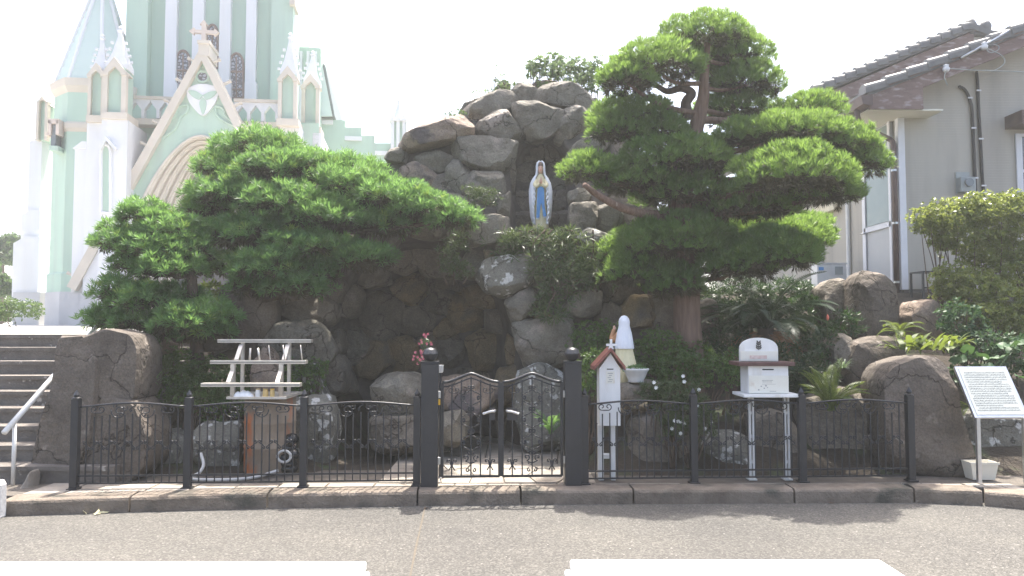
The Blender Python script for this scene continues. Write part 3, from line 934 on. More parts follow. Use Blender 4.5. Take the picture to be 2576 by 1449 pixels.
# --- nave behind, to the right
cbox('side_tower', 748, 806, 118, 300, 5.2, 9.0, 'church_green', zb=0)
for a in (752, 770, 788):
    cbox('side_tower_pilaster', a, a + 7, 128, 300, 5.08, 5.25, 'church_white', zb=3)
cprism('nave_roof', [(804, 292), (812, 160), (818, 165), (842, 292)], 5.6, 14, 'roof_slate')
cprism('nave_roof_face', [(800, 292), (806, 172), (811, 165), (836, 292)], 5.5, 5.62, 'church_copper')
steps_ = [(800, 300), (837, 300), (837, 302), (868, 302), (868, 320), (909, 320), (909, 341), (942, 341), (942, 360), (984, 360)]
sw = cprism('stepped_parapet', steps_ + [(984, 700), (800, 700)], 6.0, 6.6, 'church_green')
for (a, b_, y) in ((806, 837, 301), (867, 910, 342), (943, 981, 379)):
    cbox('parapet_ledge', a, b_, y, y + 10, 5.85, 5.998, 'church_white', sw)  # sunlit ledges: their brightness is put in as white colour
cbox('parapet_block', 803, 836, 282, 303, 6.0, 6.6, 'church_green', sw)
ct = cbox('corner_turret', 982, 1022, 300, 420, 5.8, 7.0, 'church_green', zb=0)
for k, x in enumerate((983, 997, 1012)):
    cbox('turret_shaft', x, x + 8, 300, 430, 5.68, 5.85, 'church_white', ct, zb=0)
    cprism('turret_gablet', [(x - 4, 303), (x + 4, 288), (x + 12, 303)], 5.6, 6.2, 'church_white', ct)
uc_, zc_ = cuz(1002, 292, 5.8)
cb(MB().lathe([(0.34, 0), (0.14, 0.5), (0.05, .9), (0.1, 1.0), (0.01, 1.15)], (uc_, 6.4, zc_ - .1), 6), 'turret_pinnacle', 'church_white', ct)

# ================================================================== HOUSE ON THE RIGHT
HY = 13.0
house = empty('house', at(2265, 725, HY), 'single-storey house with grey siding, tiled roof and peeling brown fascia boards', 'house')
def hp(px, py, Y=HY):
    p = at(px, py, Y); return (p.x, p.z)
X0 = hp(2265, 500)[0]
zbase = hp(2265, 727)[1]
def roofz(X, off=0.0): return hp(2325, 213)[1] + (X - hp(2325, 213)[0]) * 0.405 + off
XR = 12.0
MB().prism([(X0, zbase), (XR, zbase), (XR, roofz(XR)), (X0, roofz(X0))], HY, HY + 0.12).build('gable_wall', 'house_siding', house)
YB = 25.0
MB().box(X0, X0 + .12, HY + .121, YB, zbase, roofz(X0) - .02).build('side_wall', 'house_siding', house)
MB().box(X0 + .03, XR, HY + .02, YB, 1.2, zbase - .002).build('foundation', 'foundation', house)
MB().box(X0 - .025, X0 + .085, HY - .03, HY + .08, zbase - .01, roofz(X0) - .12).build('corner_trim', 'house_trim', house)
# near roof
VY = 12.45
XE = at(2182, 220, VY).x
def rz2(X): return roofz(X, 0.13)
roof = MB().prism([(XE, rz2(XE)), (XR, rz2(XR)), (XR, rz2(XR) + .12), (XE, rz2(XE) + .12)], VY, YB).build('roof', 'roof_tile', house)
n_t = 15
for k in range(n_t):
    xa = XE - .05 + k * 0.345
    xb = xa + 0.39
    za_, zb2 = rz2(xa) + .15, rz2(xb) + .11
    b = MB()
    vs_ = []
    for (x, z, r) in ((xa, za_, .10), (xb, zb2, .085)):
        for j in range(7):
            a = math.pi * j / 6
            vs_.append((x, VY - .02 + .10 - r * 1.3 * math.cos(a), z + r * math.sin(a) * .8))
        vs_.append((x, VY - .02 + .10 + r * 1.3, z - .09)); vs_.append((x, VY - .02 + .10 - r * 1.3, z - .09))
    fs = [(j, (j + 1) % 9, (j + 1) % 9 + 9, j + 9) for j in range(9)] + [tuple(range(8, -1, -1)), tuple(range(9, 18))]
    b.add(vs_, fs)
    b.build('tile', 'roof_tile', roof, smooth=False)
q = [(XE + .05, rz2(XE) - .20), (hp(2325, 246, VY)[0], rz2(XE) - .20), (hp(2325, 246, VY)[0], rz2(hp(2325, 246, VY)[0]) - .22), (XR, rz2(XR) - .22), (XR, rz2(XR) + .02), (XE + .05, rz2(XE) + .02)]
MB().prism(q, VY + .03, VY + .07).build('fascia_board', 'house_fascia', house)
MB().prism([(XE + .3, rz2(XE + .3) + .03), (XR, rz2(XR) + .03), (XR, rz2(XR) + .10), (XE + .3, rz2(XE + .3) + .10)], VY - .02, VY + .03).build('verge_board', 'house_fascia', house)
MB().box(XE + .03, X0 + .5, VY + .075, YB, rz2(XE) - .215, rz2(XE) - .19).build('soffit', 'house_soffit', house)
# gutter with end cap, and the downpipe swan neck
gz = rz2(XE)
gut = MB().prism([(XE - .16, gz - .02), (XE - .13, gz - .16), (XE - .03, gz - .18), (XE + .03, gz - .17), (XE + .03, gz + .0)], VY - .12, YB).build('gutter', 'house_brown', house)
dp = bez([(XE - .06, VY + .25, gz - .15), (XE - .05, VY + .25, gz - .30), (XE + .12, VY + .4, gz - .42), (X0 - .22, HY + .05, gz - .52), (X0 - .09, HY + .03, gz - .62), (X0 - .08, HY + .03, gz - .85)], 5)
dpo = MB().tube(dp + [Vector((X0 - .08, HY + .03, zbase - .25))], 0.045, 10).build('downpipe', 'house_brown', house, smooth=True)
for zz in (gz - .9, zbase + 2.0, zbase + 1.1, zbase + .1):
    MB().lathe([(.052, 0), (.052, .035)], (X0 - .08, HY + .03, zz), 10).build('pipe_clip', 'steel', dpo)
# rear, higher roof
Y2 = 14.5
xa0, za0 = hp(2052, 232, Y2); xr0, zr0 = hp(2452, 66, Y2)
sl = (zr0 - za0) / (xr0 - xa0)
roof2 = MB().prism([(xa0, za0 - .06), (xr0, zr0 - .06), (XR + 2, zr0 - (XR + 2 - xr0) * sl), (XR + 2, zr0 + .06 - (XR + 2 - xr0) * sl), (xr0, zr0 + .06), (xa0, za0 + .06)], Y2, YB).build('rear_roof', 'roof_tile', house)
MB().prism([(xa0 + .1, za0 - .34), (xr0, zr0 - .36), (xr0, zr0 - .07), (xa0 + .1, za0 - .07)], Y2 + .04, Y2 + .09).build('rear_fascia_board', 'house_fascia', house)
MB().prism([(xa0 + .7, za0 - .4), (XR, za0 - .4), (XR, zr0 - (XR - xr0) * sl - .1), (xr0, zr0 - .1), (xa0 + .7, za0 - .1 + .7 * sl)], Y2 + .1, Y2 + .2).build('rear_gable_wall', 'house_siding', house)
kk = 15
for k in range(kk):
    xa = xa0 - .05 + (xr0 - xa0) * k / kk
    xb = xa + (xr0 - xa0) / kk * 1.12
    vs_ = []
    for (x, dz, r) in ((xa, .10, .10), (xb, .055, .085)):
        z = za0 + (x - xa0) * sl + dz
        for j in range(7):
            a = math.pi * j / 6
            vs_.append((x, Y2 + .08 - r * 1.3 * math.cos(a), z + r * math.sin(a) * .8))
        vs_.append((x, Y2 + .08 + r * 1.3, z - .09)); vs_.append((x, Y2 + .08 - r * 1.3, z - .09))
    fs = [(j, (j + 1) % 9, (j + 1) % 9 + 9, j + 9) for j in range(9)] + [tuple(range(8, -1, -1)), tuple(range(9, 18))]
    MB().add(vs_, fs).build('tile', 'roof_tile', roof2)
for (px, py, r) in ((2448, 68, .12), (2487, 70, .11)):
    x, z = hp(px, py, Y2)
    MB().lathe([(r * .6, -.12), (r * .9, 0), (r, r * .7), (r * .7, r * 1.4), (.01, r * 1.7)], (x, Y2 + .1, z), 12).build('ridge_ornament', 'roof_tile', roof2, smooth=True)
x, z = hp(2450, 80, Y2); x2, z2_ = hp(2530, 82, Y2)
MB().tube([(x, Y2 + .1, z), (x2 - .1, Y2 + .1, z), (x2 + .1, Y2 + .1, z2_ - .06)], .07, 8).build('ridge_end_tile', 'roof_tile', roof2, smooth=True)
# side wall fittings: door, boxes, pipes
def sw_(px, py):              # point on the side wall seen at a pixel
    d = ray(px, py); t = (X0) / d.x
    return Vector((X0, d.y * t, EYE + d.z * t))
ya, yb = sw_(2252, 570).y, sw_(2183, 570).y
zt = sw_(2183, 330).z
door = MB().box(X0 - .045, X0 - .005, ya, yb, zbase + .02, zt).build('door', 'door_panel', house)
zs = sw_(2220, 572).z
MB().box(X0 - .055, X0 - .046, ya + .08, yb - .08, zs + .07, zt - .1).build('door_glass', 'frost_glass', door)
for (a, b_, c, d) in ((ya - .02, ya + .06, zbase, zt + .05), (yb - .06, yb + .06, zbase, zt + .05), (ya, yb, zs - .04, zs + .05), (ya, yb, zt, zt + .06), (ya, yb, zbase, zbase + .08)):
    MB().box(X0 - .075, X0 - .057, a, b_, c, d).build('door_frame', 'house_trim', door)
hz = sw_(2185, 582)
MB().tube([(X0 - .06, yb - .03, zs - .05), (X0 - .13, yb - .03, zs - .05), (X0 - .13, yb - .16, zs - .05)], .016, 8).build('door_handle', 'steel', door, smooth=True)
p = sw_(2140, 600)
MB().tube(bez([(X0 - .05, p.y, gz - .3), (X0 - .05, p.y, zbase + .2), (X0 - .08, p.y, zbase + .08), (X0 - .2, p.y - .1, zbase + .02)], 4), .04, 10).build('waste_pipe', 'pipe_white', house, smooth=True)
p = sw_(2070, 600)
MB().tube([(X0 - .05, p.y, sw_(2070, 555).z), (X0 - .05, p.y, zbase)], .055, 10).build('duct_pipe', 'pipe_white', house, smooth=True)
for (x0, x1, y0, y1) in ((2034, 2076, 522, 560), (2074, 2118, 498, 527)):
    a, b_ = sw_(x0, y0), sw_(x1, y1)
    zA, zB = sw_(x1, y0).z, sw_(x1, y1).z
    MB().box(X0 - .16, X0 - .005, b_.y, a.y, zB, zA).build('utility_box', 'box_cream', house, bevel=.01)
# gable wall fittings
for pts in ([(2412, 217), (2428, 227), (2441, 255), (2446, 290), (2449, 360), (2452, 430), (2455, 500), (2456, 540)], [(2456, 180), (2459, 205), (2461, 260), (2466, 350), (2470, 430), (2475, 500), (2476, 540)]):
    cpts = bez([at(x, y, HY - .035) for x, y in pts], 4)
    c = MB().tube(cpts, .026, 8).build('conduit', 'conduit', house, smooth=True)
    for k in (len(cpts) // 4, len(cpts) // 2, 3 * len(cpts) // 4, len(cpts) - 6):
        q = cpts[k]
        MB().box(q.x - .04, q.x + .04, q.y - .034, q.y - .022, q.z - .012, q.z + .012).build('conduit_clip', 'house_trim', c)
mp = hp(2404, 490); mq = hp(2436, 434)
MB().box(mp[0], mq[0], HY - .03, HY - .005, mp[1], mq[1]).build('meter_board', 'meter_grey', house)
a, b_ = hp(2413, 484, HY - .1), hp(2450, 446, HY - .1)
met = MB().box(a[0], b_[0], HY - .16, HY - .031, a[1], b_[1]).build('electric_meter', 'meter_grey', house, bevel=.015)
MB().lathe([(.075, -.02), (.075, .02), (.06, .035)], ((a[0] + b_[0]) / 2, 0, 0), 14).v
cyl = MB(); cyl.tube([((a[0] + b_[0]) / 2, HY - .161, (a[1] + b_[1]) / 2 + .03), ((a[0] + b_[0]) / 2, HY - .20, (a[1] + b_[1]) / 2 + .03)], .07, 14)
cyl.build('meter_dial', 'glass_pane', met, smooth=False)
a, b_ = hp(2528, 326), hp(2700, 290)
MB().prism([(a[0], a[1] + .0), (b_[0], a[1]), (b_[0], b_[1]), (a[0] + .0, b_[1] - .03)], HY - .45, HY).build('window_canopy', 'house_brown', house)
a, b_ = hp(2566, 560), hp(2700, 345)
wn_ = MB().box(a[0], b_[0], HY - .02, HY - .004, a[1], b_[1]).build('window', 'glass_pane', house)
MB().box(a[0] - .05, a[0] + .05, HY - .05, HY - .021, a[1], b_[1] + .05).build('window_frame', 'house_trim', wn_)
MB().box(a[0] + .051, b_[0], HY - .05, HY - .021, hp(2566, 432)[1] - .02, hp(2566, 432)[1] + .03).build('window_frame', 'house_trim', wn_)
MB().box(a[0] + .051, b_[0], HY - .05, HY - .021, b_[1], b_[1] + .05).build('window_frame', 'house_trim', wn_)
# service wire with insulators
for (px, py) in ((2380, 172), (2476, 116)):
    q = at(px, py, VY - .06)
    MB().lathe([(.03, -.06), (.05, -.04), (.055, 0), (.035, .03), (.05, .05), (.01, .07)], q, 10).build('insulator', 'house_trim', house, smooth=True)
    MB().tube([q, q + Vector((.02, .12, -.02))], .012, 6).build('insulator_bracket', 'steel', house)
for pts in ([(2380, 172), (2440, 176), (2520, 179), (2620, 182)], [(2380, 175), (2376, 195), (2384, 215)], [(2476, 116), (2490, 132), (2510, 126), (2512, 116), (2500, 112)], [(2476, 118), (2520, 140), (2526, 160), (2500, 178), (2480, 176)]):
    MB().tube(bez([at(x, y, VY - .08) for x, y in pts], 5), .008, 5).build('service_wire', 'meter_grey', house, smooth=True)
a, b_ = at(2418, 146, VY - .03), at(2536, 78, VY - .03)
MB().tube([a, b_], .022, 8).build('cable_pole', 'steel', house, smooth=True)
# air-conditioner unit and black metal stand by the wall
acp = at(2092, 704, 14.6)
ac = empty('air_conditioner', (acp.x, 14.6, acp.z - .3), 'white outdoor air-conditioner unit behind the cycad by the house wall', 'air conditioner')
a, b_ = at(2056, 704, 14.4), at(2130, 664, 14.4)
MB().box(a.x, b_.x, 14.4, 14.7, a.z - .12, b_.z).build('casing', 'pipe_white', ac, bevel=.01)
MB().box(a.x - .01, b_.x + .01, 14.39, 14.71, b_.z + .001, b_.z + .02).build('lid', 'house_trim', ac)
MB().box(a.x + .03, a.x + .12, 14.385, 14.399, b_.z - .12, b_.z - .06).build('badge', 'statue_blue', ac)
MB().box(b_.x - .22, b_.x - .08, 14.385, 14.399, b_.z - .2, b_.z - .05).build('service_panel', 'meter_grey', ac)
for dx in (.06, .46):
    MB().box(a.x + dx, a.x + dx + .06, 14.42, 14.68, 1.75, a.z - .121).build('foot', 'foundation', ac)
st = empty('metal_stand', (at(2330, 740, 12.4).x, 12.4, 2.1), 'low black metal stand against the grey gable wall', 'stand')
a, b_ = at(2316, 682, 12.4), at(2390, 745, 12.4)
MB().box(a.x, b_.x, 12.35, 12.75, a.z - .02, a.z).build('stand_top', 'black_steel', st)
for (x, y) in ((a.x, 12.35), (b_.x - .03, 12.35), (a.x, 12.72), (b_.x - .03, 12.72)):
    MB().box(x, x + .03, y, y + .03, 1.9, a.z - .021).build('leg', 'black_steel', st)
MB().box(a.x + .031, b_.x - .031, 12.36, 12.375, b_.z + .12, b_.z + .145).build('stretcher', 'black_steel', st)

# ================================================================== ROCKS
def chaikin(pts, it=1):
    for _ in range(it):
        out = []
        n = len(pts)
        for i in range(n):
            a, b = pts[i], pts[(i + 1) % n]
            out.append((a[0] * .88 + b[0] * .12, a[1] * .88 + b[1] * .12))
            out.append((a[0] * .12 + b[0] * .88, a[1] * .12 + b[1] * .88))
        pts = out
    return pts

def resample(pts, n):
    L_ = [0]
    m = len(pts)
    for i in range(m):
        a, b = pts[i], pts[(i + 1) % m]
        L_.append(L_[-1] + math.hypot(a[0] - b[0], a[1] - b[1]))
    out = []
    for k in range(n):
        d = L_[-1] * k / n
        i = max(j for j in range(m) if L_[j] <= d + 1e-9)
        t = (d - L_[i]) / max(1e-9, L_[i + 1] - L_[i])
        a, b = pts[i], pts[(i + 1) % m]
        out.append((a[0] + (b[0] - a[0]) * t, a[1] + (b[1] - a[1]) * t))
    return out

rock_seed = [0]
def rock_mesh(poly, Y, thick, N=46, rough=0.05, back=0.5, grow=1.0, facets=5, tilt=0.0, pw=5.0):
    """stone whose outline is the pixel polygon standing at distance Y; thick = bulge to the front"""
    rock_seed[0] += 1
    R = random.Random(rock_seed[0] * 17 + 3)
    so = Vector((R.uniform(0, 50), R.uniform(0, 50), R.uniform(0, 50)))
    pts = resample(chaikin(poly, 1), N)
    W3 = [at(px, py, Y) for px, py in pts]
    c = sum(W3, Vector()) / N
    size = max((p - c).length for p in W3)
    W3 = [c + (p - c) * grow for p in W3]
    rings = [(0.30, 'f'), (0.55, 'f'), (0.75, 'f'), (0.87, 'f'), (0.94, 'f'), (0.985, 'f'), (1.0, 'm'), (0.97, 'b'), (0.8, 'b'), (0.45, 'b')]
    vs_ = []
    def off(s_, side):
        q = (max(0.0, 1 - s_ ** pw)) ** (1 / 3.0)
        return -thick * q if side == 'f' else (back * q if side == 'b' else 0.0)
    planes = []
    a00 = R.uniform(0, 6.28)
    for i_ in range(facets):
        a = a00 + i_ * 6.283 / max(1, facets - 1) + R.uniform(-.5, .5)
        e = R.uniform(0.05, 0.25) if i_ == 0 else R.uniform(0.5, 1.6)
        nrm = Vector((math.cos(a) * e, -1, math.sin(a) * e)).normalized()
        ext = max((p - c).dot(nrm) for p in W3)          # reach of the outline along the cut
        planes.append((nrm, thick * R.uniform(0.5, 0.7) if i_ == 0 else (ext * .78 + thick * .30) * R.uniform(.86, 1.04)))
    def fin(p):
        q = p - c
        for nrm, d in planes:
            k = q.dot(nrm) - d
            if k > 0: q = q - nrm * k * 0.97
        nn = noise.fractal((q + so) * (1.3 / max(size, .15)), 0.9, 2.1, 4)
        n2 = noise.noise((q * 2.3 / max(size, .15)) + so * 2)
        n3 = noise.fractal((q + so) * (5.5 / max(size, .15)), 0.8, 2.2, 3)
        dirv = (q + Vector((0, -0.02, 0))).normalized()
        return c + q + dirv * (nn * rough + n2 * rough * .6 + n3 * rough * .30) * min(size, .6) * 1.2
    vs_.append(fin(c + Vector((0, -thick, 0))))
    for s_, side in rings:
        for p in W3:
            q = c + (p - c) * s_
            q.y = c.y + off(s_, side) + tilt * (q.z - c.z)
            vs_.append(fin(q))
    vs_.append(fin(c + Vector((0, back, 0))))
    fs = [(0, 1 + (k + 1) % N, 1 + k) for k in range(N)]
    for r in range(len(rings) - 1):
        for k in range(N):
            k2 = (k + 1) % N
            fs.append((1 + r * N + k, 1 + r * N + k2, 1 + (r + 1) * N + k2, 1 + (r + 1) * N + k))
    l = 1 + (len(rings) - 1) * N
    fs += [(l + k, l + (k + 1) % N, len(vs_) - 1) for k in range(N)]
    fs = [tuple(reversed(f)) for f in fs]
    return MB().add(vs_, fs)

def G(px, py):
    """depth of the grotto face"""
    Y = interp(py, [200, 330, 450, 560, 700, 950, 1150], [11.5, 11.1, 10.75, 10.45, 10.35, 10.25, 10.1])
    if px < 860: Y -= 0.5 * smooth01(0, 250, 860 - px)
    r = ((px - 1065) / 255) ** 2 + ((py - 860) / 275) ** 2
    if py > 860: r = ((px - 1065) / 255) ** 2 + max(0, (py - 1000) / 500) ** 2
    Y += 1.55 * (1 - smooth01(0.30, 1.05, r))
    r2 = ((px - 1362) / 85) ** 2 + (max(0, 455 - py) / 120) ** 2
    if py < 592: Y += 0.85 * (1 - smooth01(0.45, 1.1, r2)) * (1 - smooth01(572, 592, py))
    return Y

def gtop(px):
    return interp(px, [640, 700, 860, 975, 1010, 1100, 1185, 1250, 1320, 1500, 1600, 1690], [720, 560, 400, 395, 365, 325, 240, 225, 222, 232, 330, 620])

grotto = empty('rock_grotto', (0.0, 11.0, 0.1), 'large grotto of piled brown boulders with dark cave and statue niche', 'grotto')
# mortar core behind the boulders
gx = list(range(640, 1700, 20)); NV = 46
fr_v, bk_v = [], []
for px in gx:
    t0 = gtop(px) + 16
    col_ = []
    for j in range(NV):
        py = t0 + (1130 - t0) * j / (NV - 1)
        p = at(px, py, G(px, py) + 0.03)
        if p.z < 0.02: p.z = 0.02
        p += Vector((0, 1, 0)) * noise.noise(p * 3) * .08
        col_.append(p)
    fr_v += col_
    bk_v += [Vector((p.x, 13.4, p.z)) for p in col_]
n = len(gx)
fs = []
for i in range(n - 1):
    for j in range(NV - 1):
        k = i * NV + j
        fs.append((k, k + 1, k + 1 + NV, k + NV))
        m_ = k + n * NV
        fs.append((m_, m_ + NV, m_ + NV + 1, m_ + 1))
for i in range(n - 1):
    k = i * NV; fs.append((k, k + NV, k + NV + n * NV, k + n * NV))
for j in range(NV - 1):
    k = j; fs.append((k, k + n * NV, k + 1 + n * NV, k + 1))
    k = (n - 1) * NV + j; fs.append((k, k + 1, k + 1 + n * NV, k + n * NV))
MB().add(fr_v + bk_v, fs).build('mortar_core', 'mortar', grotto, smooth=True)

